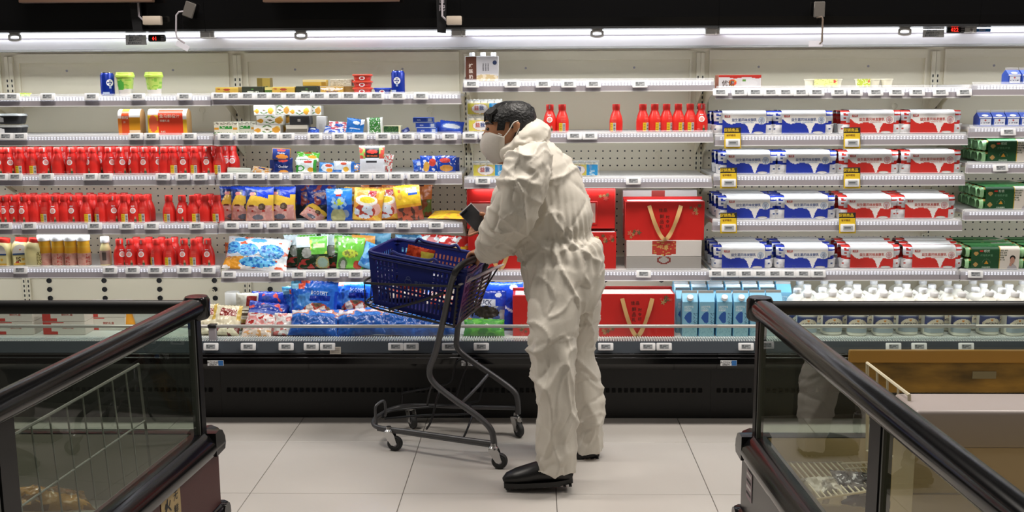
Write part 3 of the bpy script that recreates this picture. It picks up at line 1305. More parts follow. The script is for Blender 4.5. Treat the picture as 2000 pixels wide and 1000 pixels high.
# ---- plastic milk jug with moulded handle
def mk_jug():
    t = thing('milk_jug', '', 'jug')
    mb = MB()
    prof = [(.040, 0), (.046, .006), (.047, .105), (.0468, .130), (.0445, .146), (.038, .160), (.028, .171), (.019, .178), (.0155, .181), (.0155, .188)]
    mb.lathe(prof, mat('jug_white', 'f3f0e6', .35), 26, sq=3.2)
    b = mb.build('jug_body', t)
    mb = MB()
    mb.lathe([(.0185, .186), (.0195, .188), (.0195, .202), (.018, .205)], M_WHITE, 18)
    c = mb.build('cap', t)
    mb = MB()
    pts = [(.022, -.030, .172), (.036, -.040, .164), (.046, -.046, .146), (.046, -.049, .122), (.036, -.050, .106)]
    sm = []
    for i in range(len(pts) - 1):
        for q in range(4):
            sm.append(Vector(pts[i]).lerp(Vector(pts[i + 1]), q / 4))
    sm.append(Vector(pts[-1]))
    mb.tube(sm, .0105, mat('jug_white', 'f3f0e6', .35), 10)
    h = mb.build('handle', t)
    mb = MB()
    f = prof_fn(prof)

    def sq_r(a, z):
        q = (abs(sin(a)) ** 3.2 + abs(cos(a)) ** 3.2) ** (-1 / 3.2)
        return (f(z) + .0008) * q

    def pos(u, v):
        a = (u - .5) * 2.5
        z = .018 + v * .080
        r = sq_r(a, z)
        return (r * sin(a), -r * cos(a), z)

    def col(u, v):
        if v > .93:
            return C('7c86a4')
        if ell(u, v, .5, .42, .36, .42) and v > .28:
            if ell(u, v, .5, .72, .05, .05):
                return C('d48a34')
            if .42 < v < .56 and .25 < u < .75 and n2(u * 3, v, 22, 3) > -.1:
                return C('4c4a55')
            return C('dcd3bf')
        return C('2d3d74') if v > .3 else C('a9b5c0')
    mb.paint(pos, col, 40, 26, M_CARD)
    l = mb.build('label', b)
    return t, [(b, [l]), (c, []), (h, [])]


# ---- gable-top milk carton, pale blue
def mk_gable(capped):
    def mk():
        t = thing('milk_carton', '', 'carton')
        w, h, g = .073, .170, .036
        mb = MB()
        bl = mat('carton_blue', '6fb6dc', .42)
        mb.rbox(-w / 2, w / 2, -w / 2, w / 2, 0, h, bl, .0015, 1)
        b = mb.build('carton_body', t)
        mb = MB()
        mb.prism([(-w / 2, h), (w / 2, h), (.004, h + g), (-.004, h + g)], 'x', -w / 2, w / 2, mat('carton_sky', '86cdf0', .42))
        a = mb.build('gable_top', t)
        mb = MB()
        mb.rbox(-w / 2, w / 2, -.003, .003, h + g - .002, h + g + .013, mat('fin_grey', 'b3b0ac', .45), .001, 1)
        fin = mb.build('top_fin', t)
        mb = MB()

        def col(u, v):
            if ell(u, v, .42 + .05 * sin(v * 20), .55, .24, .17) and u < .60:
                return C('27529c')
            if .80 < v < .90 and .1 < u < .75 and n2(u, v, 30, 8) > 0:
                return C('b9d3dc')
            if .72 < v < .78 and .1 < u < .5 and n2(u, v, 30, 9) > 0:
                return C('b9d3dc')
            if u > .72 and .28 < v < .7 and n2(u, v, 34, 6) > .1:
                return C('48708a')
            if v < .32:
                return C('8fb9c4') if n2(u, v, 18, 4) > -.2 else C('7aa6b4')
            return C('7fb3cc')
        mb.paint(lambda u, v: ((u - .5) * (w - .004), -w / 2 - .0004, .002 + v * (h - .004)), col, 26, 46, M_CARD, False)
        mb.text('LANDESS', .010, mat('ink_d5e6ee', 'd5e6ee', .5), (-.008, -w / 2 - .0008, h * .87))
        mb.text('全脂牛奶', .009, mat('ink_d5e6ee', 'd5e6ee', .5), (-.010, -w / 2 - .0008, h * .76))
        p = mb.build('front_print', b)
        tree = [(b, [p]), (a, []), (fin, [])]
        if capped:
            mb = MB()
            mb.M = Matrix.Translation((0, -w / 2 + .012, h + .012)) @ Matrix.Rotation(.72, 4, 'X')
            mb.lathe([(.0145, 0), (.0155, .003), (.0155, .017), (.014, .019)], M_WHITE, 18)
            tree.append((mb.build('cap', t), []))
        return t, tree
    return mk


# ---- cultured-milk pack: five bottles in clear film with one long label
def mk_five():
    t = thing('cultured_milk_pack', '', 'multipack')
    tree = []
    bp = [(.013, 0), (.0155, .003), (.0160, .022), (.0135, .032), (.0155, .042), (.0155, .062), (.013, .068)]
    for k in range(5):
        mb = MB()
        mb.lathe(bp, mat('culture_cream', 'e6dcc4', .35), 14)
        o = mb.build('bottle', t)
        o.location = ((k - 2) * .033, .002, .002)
        if k:
            o.data = tree[0][0].data
        mb = MB()
        mb.lathe([(.0135, .0675), (.0145, .069), (.0145, .071)], mat('foil_pale', 'cdd6dc', .25, metal=.6), 14)
        c = mb.build('foil_lid', o)
        tree.append((o, [c]))
    mb = MB()

    def pos(u, v):
        return ((u - .5) * .158, -.0172 - .0025 * sin(pi * v) - .001 * sin(u * pi * 5) ** 2, .008 + v * .052)

    def col(u, v):
        if u > .66:
            return C('3a9ad8') if not (v < .5 and .75 < u < .9 and n2(u, v, 20) > 0) else C('bfe0f0')
        if ell(u, v, .37, .5, .24, .42):
            return C('eceaea')
        if ell(u, v, .37, .5, .26, .47):
            return C('d8a07a')
        return C('d9cf5a') if u < .4 or v > .3 else C('c9c25a')
    mb.paint(pos, col, 44, 18, M_GLOSS)
    mb.text('益', .024, mat('ink_c03a34', 'c03a34', .5), (-.036, -.0212, .036))
    mb.text('我', .024, mat('ink_24428a', '24428a', .5), (-.012, -.0212, .036))
    l = mb.build('wrap_label', t)
    mb = MB()
    n = 44

    def fpos(sg):
        def f(u, v):
            x = (u - .5) * .176
            pinch = .4 + .6 * sin(pi * v) ** .4
            return (x, sg * .0195 * pinch * (1 - .3 * abs(2 * u - 1) ** 8) + .001 * sin(u * 40), .001 + v * .078 + .002 * sin(u * 60) * (v > .9))
        return f
    for sg in (-1, 1):
        v_ = [fpos(sg)(i / n, j / 8) for j in range(9) for i in range(n + 1)]
        mb.add(v_, [(j * (n + 1) + i, j * (n + 1) + i + 1, (j + 1) * (n + 1) + i + 1, (j + 1) * (n + 1) + i) for j in range(8) for i in range(n)], clearfilm('clear_film', 'f4f6f4', .16, .12), True)
    f = mb.build('clear_film', t)
    tree += [(l, []), (f, [])]
    return t, tree


# ---- gift box and gift bag
M_GIFT = mat('gift_red', 'cc2420', .42)
M_RIB = mat('ribbon_gold', 'caa26c', .4)


def florals(mb, cx, cz, r, y, seed):
    rnd = random.Random(seed)
    for k in range(9):
        a, q = rnd.uniform(0, 2 * pi), rnd.uniform(0, r)
        x, z, rr = cx + q * cos(a), cz + q * sin(a), rnd.uniform(.25, .5) * r
        m = mat(*[('ink_b08a5a', 'b08a5a'), ('ink_d8574c', 'd8574c'), ('ink_6a5a3c', '6a5a3c')][k % 3], .5)
        pet = 5
        v = [(x + rr * (.65 + .35 * cos(pet * 2 * pi * i / 20)) * cos(2 * pi * i / 20), y - .0001 * k, z + rr * (.65 + .35 * cos(pet * 2 * pi * i / 20)) * sin(2 * pi * i / 20)) for i in range(20)]
        mb.add(v, [tuple(range(20))], m)


def gift(w, h, d, handles=True, window=False, topwhite=True, seed=1, hx0=0.0, wx=0.0):
    """open-topped red carrier box with two ribbon handles"""
    def mk():
        t = thing('gift_box', '', 'gift box')
        mb = MB()
        mb.rbox(-w / 2, w / 2, -d / 2, d / 2, 0, h, M_GIFT, .002, 1)
        b = mb.build('box_body', t)
        tree = []
        subs = []
        mb = MB()
        y = -d / 2 - .0006
        florals(mb, w / 2 - .045, h - .035, .03, y, seed)
        florals(mb, -w / 2 + .04, .03, .03, y, seed + 5)
        if handles:
            dk = mat('ink_5a2018', '5a2018', .5)
            for q, ch in enumerate('佳品'):
                mb.text(ch, .02, dk, (hx0 - .02 + .022 * q, y, h - .045))
            for q, ch in enumerate('鲜品礼'):
                mb.text(ch, .022, dk, (hx0 - .014, y, h - .075 - .026 * q))
            for q, ch in enumerate('时令好'):
                mb.text(ch, .018, dk, (hx0 + .014, y, h - .078 - .022 * q))
        subs.append(mb.build('front_print', b))
        tree.append((b, subs))
        if topwhite:
            mb = MB()
            mb.add([(-w / 2 + .012, -d / 2 + .006, h + .0007), (w / 2 - .006, -d / 2 + .006, h + .0007), (w / 2 - .008, d / 2 - .016, h + .0007), (-w / 2 + .012, d / 2 - .016, h + .0007)], [(0, 1, 2, 3)], M_WHITE)
            tree.append((mb.build('inner_tray', t), []))
            mb = MB()
            mb.rbox(-w / 2 - .002, w / 2 + .002, d / 2 - .006, d / 2 + .004, h - .005, h + .014, M_GIFT, .002, 1)
            tree.append((mb.build('back_flap', t), []))
        if window:
            mb = MB()
            mb.rbox(wx - w / 2 + .015, wx - w / 2 + .125, -d / 2 - .004, -d / 2 + .001, .02, h - .06, M_GIFT, .002, 1)
            mb.add([(wx - w / 2 + .025, y - .004, .03), (wx - w / 2 + .115, y - .004, .03), (wx - w / 2 + .115, y - .004, h - .07), (wx - w / 2 + .025, y - .004, h - .07)], [(0, 1, 2, 3)], mat('window_pale', 'd8b6ac', .3))
            tree.append((mb.build('window', t), []))
        if handles:
            mb = MB()
            hw, drop = w * .20, h * .86
            for (sgn) in (0,):
                pts = []
                for i in range(25):
                    q = i / 24 * 2 - 1
                    x = hx0 + hw * (q if abs(q) > .3 else q * 1.0) * (abs(q) ** .15 if q else 0)
                    z = h - .02 - drop * (1 - abs(q) ** 1.9)
                    yy = -d / 2 - .004 - .020 * (1 - abs(q)) ** .5
                    pts.append((x, yy, z))
                L_, R_ = [], []
                for i, p in enumerate(pts):
                    a, c = Vector(pts[max(0, i - 1)]), Vector(pts[min(24, i + 1)])
                    tn = (c - a).normalized()
                    s = tn.cross(Vector((0, -1, 0))).normalized() * .0095
                    twist = Vector((0, -.006 * sin(i * .9), 0))
                    L_.append(Vector(p) + s + twist)
                    R_.append(Vector(p) - s - twist)
                mb.add(L_ + R_, [(i, i + 1, 25 + i + 1, 25 + i) for i in range(24)], M_RIB, True)
                mb.add([p + Vector((0, .0008, 0)) for p in L_ + R_], [(i, i + 1, 25 + i + 1, 25 + i) for i in range(24)], M_RIB, True)
            tree.append((mb.build('ribbon_handle', t), []))
        return t, tree
    return mk


# ---- pillow bag: printed film pouch; thick = half depth at the middle
def mk_bag(name, w, h, thick, col, back='8a8a8a', texts=(), cat='pouch', crumple=.004, seed=0, nu=34, nv=40, hole=False, top_pinch=.5, stand=True):
    def mk():
        t = thing(name, '', cat)

        def shp(u, v):
            vv = min(1, max(0, v))
            if stand:
                f = (1 - vv) ** top_pinch * min(1, vv / .06) ** .5
            else:
                f = (max(0, sin(pi * vv))) ** .55
            return f * (max(0, sin(pi * u))) ** .5

        def pos(sg):
            def p(u, v):
                x = (u - .5) * w * (1 - .05 * sin(pi * v))
                z = v * h
                s = shp(u, v)
                nz = noise.noise(Vector((x * 26 + seed, z * 26, seed * 3.1)))
                n3 = abs(noise.noise(Vector((x * 55 + seed, z * 40, seed * 1.7)))) * 2 - .5
                c = crumple * (nz + .7 * n3)
                ed = .0015 * sin(u * 60 + seed) * (v > .97)
                return (x + c * .3, sg * thick * s + c * (.3 + .7 * s), z + ed + .4 * c * (v > .9))
            return p
        mb = MB()
        mb.paint(pos(-1), col, nu, nv, M_FILM)
        f = mb.build('front_film', t)
        mb = MB()
        nb = 14
        P = pos(1)
        vs_ = [P(i / nb, j / nb) for j in range(nb + 1) for i in range(nb + 1)]
        mb.add(vs_, [(j * (nb + 1) + i + 1, j * (nb + 1) + i, (j + 1) * (nb + 1) + i, (j + 1) * (nb + 1) + i + 1) for j in range(nb) for i in range(nb)], mat('film_' + back, back, .3), True)
        g = mb.build('back_film', t)
        subs = []
        if texts:
            mb = MB()
            for (s, sz, cc, u, v, *k) in texts:
                p0 = pos(-1)(u, v)
                q0 = pos(-1)(u, min(1, v + .03))
                sl = math.atan2(q0[1] - p0[1], q0[2] - p0[2])
                vv, ff = txt(s)
                sx = k[0] if k else 1.0
                rz = k[1] if len(k) > 1 else 0.0
                out = []
                for a in vv:
                    x, z = a.x * sz * sx, a.y * sz
                    x, z = x * cos(rz) - z * sin(rz), x * sin(rz) + z * cos(rz)
                    uu, v2 = u + x / w, v + z / h
                    b = pos(-1)(min(1, max(0, uu)), min(1, max(0, v2)))
                    out.append((b[0], b[1] - .0018, b[2]))
                mb.add(out, ff, mat('ink_' + cc, cc, .4))
            subs.append(mb.build('lettering', f))
        return t, [(f, subs), (g, [])]
    return mk


# ---- electronic price tag
def mk_tag():
    t = thing('price_tag', '', 'price tag')
    mb = MB()
    mb.rbox(-.036, .036, -.005, .004, -.0175, .0175, M_TAG, .004, 2)
    c = mb.build('case', t)
    mb = MB()
    mb.add([(-.022, -.0054, -.0095), (.022, -.0054, -.0095), (.022, -.0054, .0105), (-.022, -.0054, .0105)], [(0, 1, 2, 3)], M_SCREEN)
    k = mat('eink', '62666a', .5)
    for (a, b, c0, d) in ((-.020, -.010, .000, .0085), (-.007, .018, .005, .0075), (-.007, .010, .000, .003), (-.019, -.002, -.0075, -.003), (.004, .018, -.0075, -.0055)):
        mb.add([(a, -.0057, c0), (b, -.0057, c0), (b, -.0057, d), (a, -.0057, d)], [(0, 1, 2, 3)], k)
    s = mb.build('screen', t)
    return t, [(c, []), (s, [])]


def mk_promo():
    t = thing('promotion_tag', '', 'price tag')
    mb = MB()
    mb.rbox(-.040, .040, -.001, .003, -.055, .045, mat('promo_black', '26241f', .5), .0008, 1)
    b = mb.build('card', t)
    mb = MB()
    mb.add([(-.040, -.0014, -.055), (.040, -.0014, -.055), (.037, -.0014, .018), (-.040, -.0014, .018)], [(0, 1, 2, 3)], mat('promo_yellow', 'e6c32c', .5))
    mb.text('促销商品', .018, mat('promo_yellow', 'e6c32c', .5), (-.006, -.0016, .031))
    mb.text('省钱精选', .011, mat('promo_ink', '8a5a20', .5), (-.008, -.0018, .007))
    p = mb.build('print', b)
    mb = MB()
    mb.rbox(-.034, .034, -.008, .001, -.047, -.010, M_TAG, .003, 2)
    c = mb.build('case', t)
    mb = MB()
    mb.add([(-.022, -.0084, -.040), (.024, -.0084, -.040), (.024, -.0084, -.018), (-.022, -.0084, -.018)], [(0, 1, 2, 3)], M_SCREEN)
    mb.add([(-.017, -.0087, -.031), (.014, -.0087, -.031), (.014, -.0087, -.025), (-.017, -.0087, -.025)], [(0, 1, 2, 3)], mat('eink', '62666a', .5))
    s = mb.build('screen', c)
    return t, [(b, [p]), (c, [s])]
# ------------------------------------------------------------------ setting the goods out
SHELFWORD = ['top shelf', 'second shelf', 'third shelf', 'fourth shelf', 'fifth shelf']
BAYNAME = ['far-left bay', 'leftmost bay', 'second bay', 'third bay', 'fourth bay', 'rightmost bay']


def P(px, b, s, y):
    q = at(px, RAIL[b][s][0], y)
    return Vector((q.x, y, SHZ[(b, s)] + .0005))


def PD(px, y, dz=0.0, py=640):
    return Vector((at(px, py, y).x, y, ZD + .0005 + dz))


ROTC = {'f': 0.0, 'r': .75, 'l': -.75, 'y': pi, 'Y': pi + .5, 'z': pi - .5, 'p': 1.9, 'q': -1.9}
red_bottle = Proto(mk_red_bottle)


def bottles(b, s, row, y, word, group, dy=0.0):
    for i, (px, c) in enumerate(row):
        p = P(px, b, s, y + dy * (i % 3))
        red_bottle.put(p, '%s red drink bottle from left in %s of %s, %s' % (ORD[i], word, SHELFWORD[s], BAYNAME[b]),
                       (0, 0, ROTC[c] + random.uniform(-.12, .12)), group)


G1 = 'red drink bottles in the leftmost bay'
yb = YF + .062
bottles(1, 2, list(zip((4, 18, 42, 65, 87, 115, 143, 162, 184, 215, 237, 265, 286, 305, 323, 340, 361, 382, 407, 429),
                       'fryYrpfplrrlfrpYfyfy')), yb, 'front row', G1)
bottles(1, 2, list(zip((30, 55, 77, 101, 129, 153, 174, 200, 226, 251, 276, 296, 332, 351, 372, 394, 418, 444, 457),
                       'pfqpfqpfqpfqpfqpfff')), yb + .075, 'rear row', G1)
bottles(1, 3, list(zip((2, 14, 31, 50, 70, 91, 110, 128, 146, 170, 199, 221, 244, 264, 282), 'ffffpyfpfYzrYfy')), yb, 'front row', G1, .006)
bottles(1, 3, list(zip((22, 40, 60, 81, 101, 120, 139, 158, 185, 210, 233, 255, 274, 292), 'pqpqpqpqpqpqpf')), yb + .072, 'middle row', G1)
bottles(1, 3, list(zip((48, 70, 92, 114, 136, 158, 180, 202, 224, 246), 'pqpqpqpqpq')), yb + .145, 'rear row', G1)
bottles(1, 3, list(zip((332, 358, 379, 402, 426), 'yfYpy')), yb, 'right-hand cluster', G1)
bottles(1, 3, list(zip((389, 413), 'pq')), yb + .072, 'rear of the cluster', G1)
bottles(1, 4, list(zip((236, 257, 281, 308, 332, 362, 382, 408), 'rffzyfyf')), yb, 'front row', G1)
bottles(1, 4, list(zip((270, 294, 319, 344, 392), 'pqpfp')), yb + .07, 'rear row', G1)
bottles(3, 1, list(zip((1074, 1098, 1203, 1255, 1278, 1301, 1324, 1347, 1369), 'fyzYYYYyf')), yb, 'row', 'red drink bottles in the third bay')

# leftmost bay, top shelf
can = Proto(mk_can)
can.put(P(211, 1, 0, YF + .07), 'blue and white drink can beside lidded lime cups, leftmost bay top shelf', (0, 0, .5))
can.put(P(778, 2, 0, YF + .07), 'blue and white drink can right of small blue tub, second bay top shelf', (0, 0, -.3))
cup = Proto(mk_cup)
cup.put(P(246, 1, 0, YF + .075), 'lime-lidded green dessert cup next to blue can on top shelf', (0, 0, .15))
cup.put(P(302, 1, 0, YF + .075), 'lime-lidded green dessert cup standing apart, right one of two', (0, 0, -2.6))
Proto(mk_bag('snack_pouch', .06, .05, .006, lambda u, v: C('7fae3c') if n2(u, v, 8) > 0 else C('d8d26a'), '9a9a60', seed=3, nu=14, nv=10)).put(
    P(45, 1, 0, YF + .06), 'tiny green pouch lying flat on leftmost bay top shelf', (-1.25, 0, .3))
Proto(mk_carton(.108, False)).put(P(259, 1, 1, YF + .085), 'narrow orange and white juice carton, left of the two on second shelf')
Proto(mk_carton(.190, True)).put(P(333, 1, 1, YF + .085), 'wide red-orange juice carton with white rounded top on second shelf')


def mk_tray():
    t = thing('food_tray', '', 'tray')
    mb = MB()
    mb.lathe([(.050, 0), (.054, .003), (.063, .040)], mat('tray_black', '26282c', .3), 28, sq=5, sy=.7)
    b = mb.build('tray_body', t)
    mb = MB()
    mb.lathe([(.066, .038), (.067, .041), (.060, .050), (.0, .052)], clearfilm('clear_lid', 'dfe3e3', .45, .15), 28, sq=5, sy=.7)
    l = mb.build('clear_lid', t)
    mb = MB()
    mb.box(-.045, -.022, -.0425, -.0415, .010, .036, M_TAG)
    s = mb.build('side_label', b)
    return t, [(b, [s]), (l, [])]


tray = Proto(mk_tray)
z52 = .054
tray.put(P(26, 1, 1, YF + .085), 'black food tray with clear lid, lower one of right pair at left picture edge')
tray.put(P(26, 1, 1, YF + .085) + Vector((0, 0, z52)), 'black food tray with white side label, upper one of right pair at left edge')
tray.put(P(-18, 0, 1, YF + .085), 'black food tray cut by left picture edge, lower one')
tray.put(P(-18, 0, 1, YF + .085) + Vector((0, 0, z52)), 'black food tray cut by left picture edge, upper one')

# fifth shelf: pale bottles and juices
JB = [(.029, 0), (.0325, .004), (.033, .060), (.030, .085), (.0285, .108), (.029, .130)]


def mk_juice():
    t = thing('juice_bottle', '', 'bottle')
    f = prof_fn(JB)

    def pos(u, v):
        a = 2 * pi * (u - .5)
        z = .130 * v
        r = f(z) if v > 0 else .029
        return (r * sin(a), -r * cos(a), z)

    def col(u, v):
        if v > .72:
            return C('d8a02a') if v > .80 else C('d9a63a')
        if v > .50:
            return C('dca030')
        k = C('cf9c8c')
        if .0 < v < .04:
            return C('d6c0a4')
        return C('c98d80') if n2(u, v, 12, 2) > .15 else k
    mb = MB()
    mb.paint(pos, col, 30, 28, M_GLOSS)
    b = mb.build('bottle_body', t)
    mb = MB()
    mb.lathe([(.0315, .126), (.0325, .129), (.0335, .148), (.032, .154)], M_WHITE, 24)
    c = mb.build('cap', t)
    mb = MB()
    m = mat('print_red', 'b5382c', .5)
    vv, ff = txt('17.5°')
    out = []
    for p in vv:
        x, z = -p.y * .030, p.x * .030
        a = x / .033 + .1
        out.append((.0338 * sin(a), -.0338 * cos(a), .032 + z))
    mb.add(out, ff, m)
    p = mb.build('lettering', b)
    return t, [(b, [p]), (c, [])]


juice = Proto(mk_juice)
for i, (px, r) in enumerate(((90, -.9), (116, .45), (141, -.25), (166, .9))):
    juice.put(P(px, 1, 4, YF + .075), '%s orange juice bottle with white cap from left on fifth shelf' % ORD[i], (0, 0, r), 'orange juice bottles with white caps')
WB = [(.022, 0), (.027, .004), (.0275, .07), (.026, .085), (.018, .108), (.015, .114), (.015, .120)]


def mk_white_bottle():
    t = thing('drink_bottle', '', 'bottle')
    mb = MB()
    mb.lathe(WB, mat('milk_yellow', 'e4d69c', .3), 22)
    b = mb.build('bottle_body', t)
    mb = MB()
    mb.lathe([(.0205, .116), (.0215, .119), (.0215, .142), (.0195, .146)], M_WHITE, 20)
    c = mb.build('cap', t)
    f = prof_fn(WB)
    mb = MB()
    patch(mb, f, -1.2, 1.2, .010, .078, mat('label_taupe', 'b59c90', .5), .0008, 10, 6)
    patch(mb, f, -.25, .45, .030, .070, mat('label_darkgrey', '5c504c', .5), .0012, 5, 4)
    patch(mb, f, -1.2, -.9, .030, .060, mat('print_red', 'b5382c', .5), .0012, 2, 3)
    l = mb.build('label', b)
    return t, [(b, [l]), (c, [])]


Proto(mk_white_bottle).put(P(208, 1, 4, YF + .07), 'small cream bottle with white cap standing alone between juice and red bottles')


def mk_flask(col):
    """pale jug with slanted red lid"""
    def mk():
        t = thing('yoghurt_jug', '', 'jug')
        mb = MB()
        pr = [(.038, 0), (.042, .005), (.042, .085), (.036, .108), (.026, .122)]
        mb.lathe(pr, mat('jug_pale', 'd9cf98', .3), 26, sq=3)
        b = mb.build('jug_body', t)
        mb = MB()
        mb.M = Matrix.Translation((.006, 0, .116)) @ Matrix.Rotation(.12, 4, 'Y')
        mb.lathe([(.027, 0), (.029, .003), (.029, .022), (.0, .024)], mat('cap_red', 'd52420', .4), 20)
        c = mb.build('cap', t)
        subs = []
        mb = MB()

        def dome(u, v):
            x = (u - .5) * .07
            z = .058 + v * .052
            wv = sqrt(max(0, 1 - ((v - .15) / .85) ** 2)) if v > .15 else 1
            return (x * wv, -.0435 - .0 * v, z)
        if col:
            mb.paint(dome, lambda u, v: C('2c4f86') if v < .12 else (C('e08a50') if ell(u, v, .5, .5, .06, .12) else C('eeebe6')), 14, 14, M_CARD)
            mb.paint(lambda u, v: ((u - .5) * .066, -.0428, .006 + v * .048), lambda u, v: C('d8a93a') if v < .25 or ell(u, v, .66, .6, .12, .14) else (C('5f4a2a') if rect(u, v, .2, .5, .35, .85) and n2(u, v, 18) > -.1 else (C('c0493a') if ell(u, v, .25, .3, .12, .14) else C('d9cf98'))), 16, 14, M_CARD)
        else:
            mb.paint(lambda u, v: (.022 + u * .02, -.0432, .012 + v * .06), lambda u, v: C('6f6434') if n2(u, v, 9) > 0 else C('cfc58c'), 8, 12, M_CARD)
        subs.append(mb.build('label', b))
        return t, [(b, subs), (c, [])]
    return mk


fl1 = Proto(mk_flask(True))
fl1.put(P(9, 1, 4, YF + .075), 'pale yoghurt jug with white dome label at left picture edge, fifth shelf')
fl1.put(P(43, 1, 4, YF + .090), 'pale yoghurt jug with white dome label, second from left picture edge', (0, 0, .4))
Proto(mk_flask(False)).put(P(69, 1, 4, YF + .07), 'pale yellow jug with red cap leaning next to first juice bottle', (0, 0, .2))

# deck of the leftmost bay, seen through the island freezer's end glass
def front_rw(u, v):
    if u < .22 or rect(u, v, .0, .35, .0, .25):
        return C('c8413a')
    return C('c8413a') if v > .9 and u < .5 else C('e4ddd6')


rwbox = Proto(mk_box('gift_carton', .21, .12, .065, front_rw, 'd8cdc6', (('鲜奶礼盒', .014, 'b5453a', .02, .035),)))
zz = .0655
for i, px in enumerate((36, 52, 136)):
    for k in range(2):
        if i == 1:
            continue
        rwbox.put(PD(px, 4.92, zz * k), ('white and red gift carton on chiller deck, %s of %s pair behind left freezer' % (('lower', 'upper')[k], ('left', '', 'right')[i])))
rwbox.put(PD(215, 5.02, zz), 'white and red gift carton set back behind the others, left freezer glass', (0, 0, .0))
rwbox.put(PD(215, 5.02, 0), 'white and red gift carton under the set-back one, left freezer glass')


def mk_cone():
    t = thing('juice_bottle', '', 'bottle')
    mb = MB()
    mb.lathe([(.038, 0), (.040, .004), (.036, .05), (.026, .105), (.024, .125)], mat('cone_orange', 'e0952a', .3), 22)
    b = mb.build('bottle_body', t)
    mb = MB()
    mb.lathe([(.026, .122), (.027, .125), (.026, .15), (.024, .154)], M_WHITE, 20)
    return t, [(b, []), (mb.build('cap', t), [])]


Proto(mk_cone).put(PD(250, 5.0), 'orange cone-shaped juice bottle on chiller deck right of red and white cartons', (0, 0, 0), None, (1, 1, .66))

# ------------------------------------------------------------------ second bay
GOLD, DKG = 'c9a545', '343a26'


def gold(u, v):
    return C('e3c65c') if v > .85 else (C('a8402a') if ell(u, v, .5, .68, .14, .2) or ell(u, v, .14, .8, .08, .12) else C('c9a545'))


def dkgreen(u, v):
    return C('dfe6d6') if .12 < v < .42 and .18 < u < .82 and n2(u, v, 26, 4) > -.05 else (C('4f8a3c') if ell(u, v, .5, .66, .07, .12) else C('2f3526'))


def silver(u, v):
    return C('d8d2c0') if n2(u, v, 8) > -.1 else C('b5ab92')


def presid(u, v):
    return C('ece6dc') if v > .45 + .25 * abs(u - .5) and v < .95 - .3 * abs(u - .5) and n2(u, v, 7) > -.35 else C('cba24a')


box_gold = Proto(mk_box('butter_box', .110, .07, .036, gold, 'b8963e', (('BUTTER', .009, '6a4a1a', 0, .012),)))
box_green = Proto(mk_box('butter_box', .104, .07, .038, dkgreen, '2a3022', (('lemnos', .012, 'e4e8dc', 0, .012),)))
y1 = YF + .078
box_gold.put(P(447, 2, 0, y1), 'gold butter box, leftmost item on second bay top shelf')
box_green.put(P(497, 2, 0, y1), 'dark green butter box, left one, between two gold boxes')
Proto(mk_box('cheese_box', .066, .05, .080, lambda u, v: C('8a7432') if u < .38 else (C('3f6a34') if ell(u, v, .74, .35, .08, .16) else C('b89c4a')), '7d6a34')).put(
    P(518, 2, 0, YF + .17), 'upright tan and brown box standing behind dark green butter box')
Proto(mk_box('cheese_box', .045, .06, .036, lambda u, v: C('d4c87a') if v > .6 else C('4a6a2c'), '50602c')).put(P(529, 2, 0, y1), 'tiny green box squeezed between dark green and gold butter boxes')
box_gold.put(P(557, 2, 0, y1), 'gold butter box between tiny green box and second dark green box')
box_green.put(P(602, 2, 0, y1), 'dark green butter box, right one, under flat gold block')
Proto(mk_box('butter_box', .112, .07, .030, lambda u, v: C('e8d9a0') if v > .7 else (C('d8b04a') if u < .8 else C('a8822e')), 'c9a545')).put(
    P(617, 2, 0, y1 + .01) + Vector((0, 0, .0385)), 'flat gold block lying on top of right dark green butter box', (0, 0, .05))
box_pres = Proto(mk_box('butter_box', .110, .07, .036, presid, 'a9843a', (('PRÉSIDENT', .014, '3a2c6a', 0, .010, .85),)))
box_pres.put(P(651, 2, 0, y1), 'gold and white butter box with dark block lettering, under silver block')
Proto(mk_box('butter_box', .104, .07, .032, silver, 'c9c2ae')).put(P(669, 2, 0, y1 + .02) + Vector((0, 0, .0385)), 'pale silver block lying on top beside stacked red tubs')
Proto(mk_box('butter_box', .06, .07, .037, lambda u, v: C('8a6a34'), '8a6a34')).put(P(684, 2, 0, y1 + .02), 'brown box in shade beneath the pale silver block')
tubr = Proto(mk_tub('d8402f', 'd8503c'))
for k in range(3):
    tubr.put(P(709, 2, 0, YF + .08) + Vector((0, 0, .0315 * k)), '%s red spread tub of the stack of three' % ('lowest', 'middle', 'topmost')[k], (0, 0, .03 * k))
Proto(mk_tub('1d3aa8', '2446b8')).put(P(748, 2, 0, YF + .08) , 'small blue spread tub between stacked red tubs and blue can', (0, 0, 0), None, (.92, .92, .92))

# second shelf
def potato(u, v):
    if ell(u, v, .14, .42, .13, .22) or ell(u, v, .84, .45, .14, .36):
        return C('d89a30')
    if ell(u, v, .88, .6, .12, .3):
        return C('e6cc6a')
    if .38 < u < .62 and .42 < v < .56 and n2(u, v, 26, 2) > -.1:
        return C('6a5a3a')
    if abs(((u - .5) / .2) ** 2 + ((v - .55) / .4) ** 2 - 1) < .25 and (v > .75 or v < .3):
        return C('5f8a4a')
    return C('efece4')


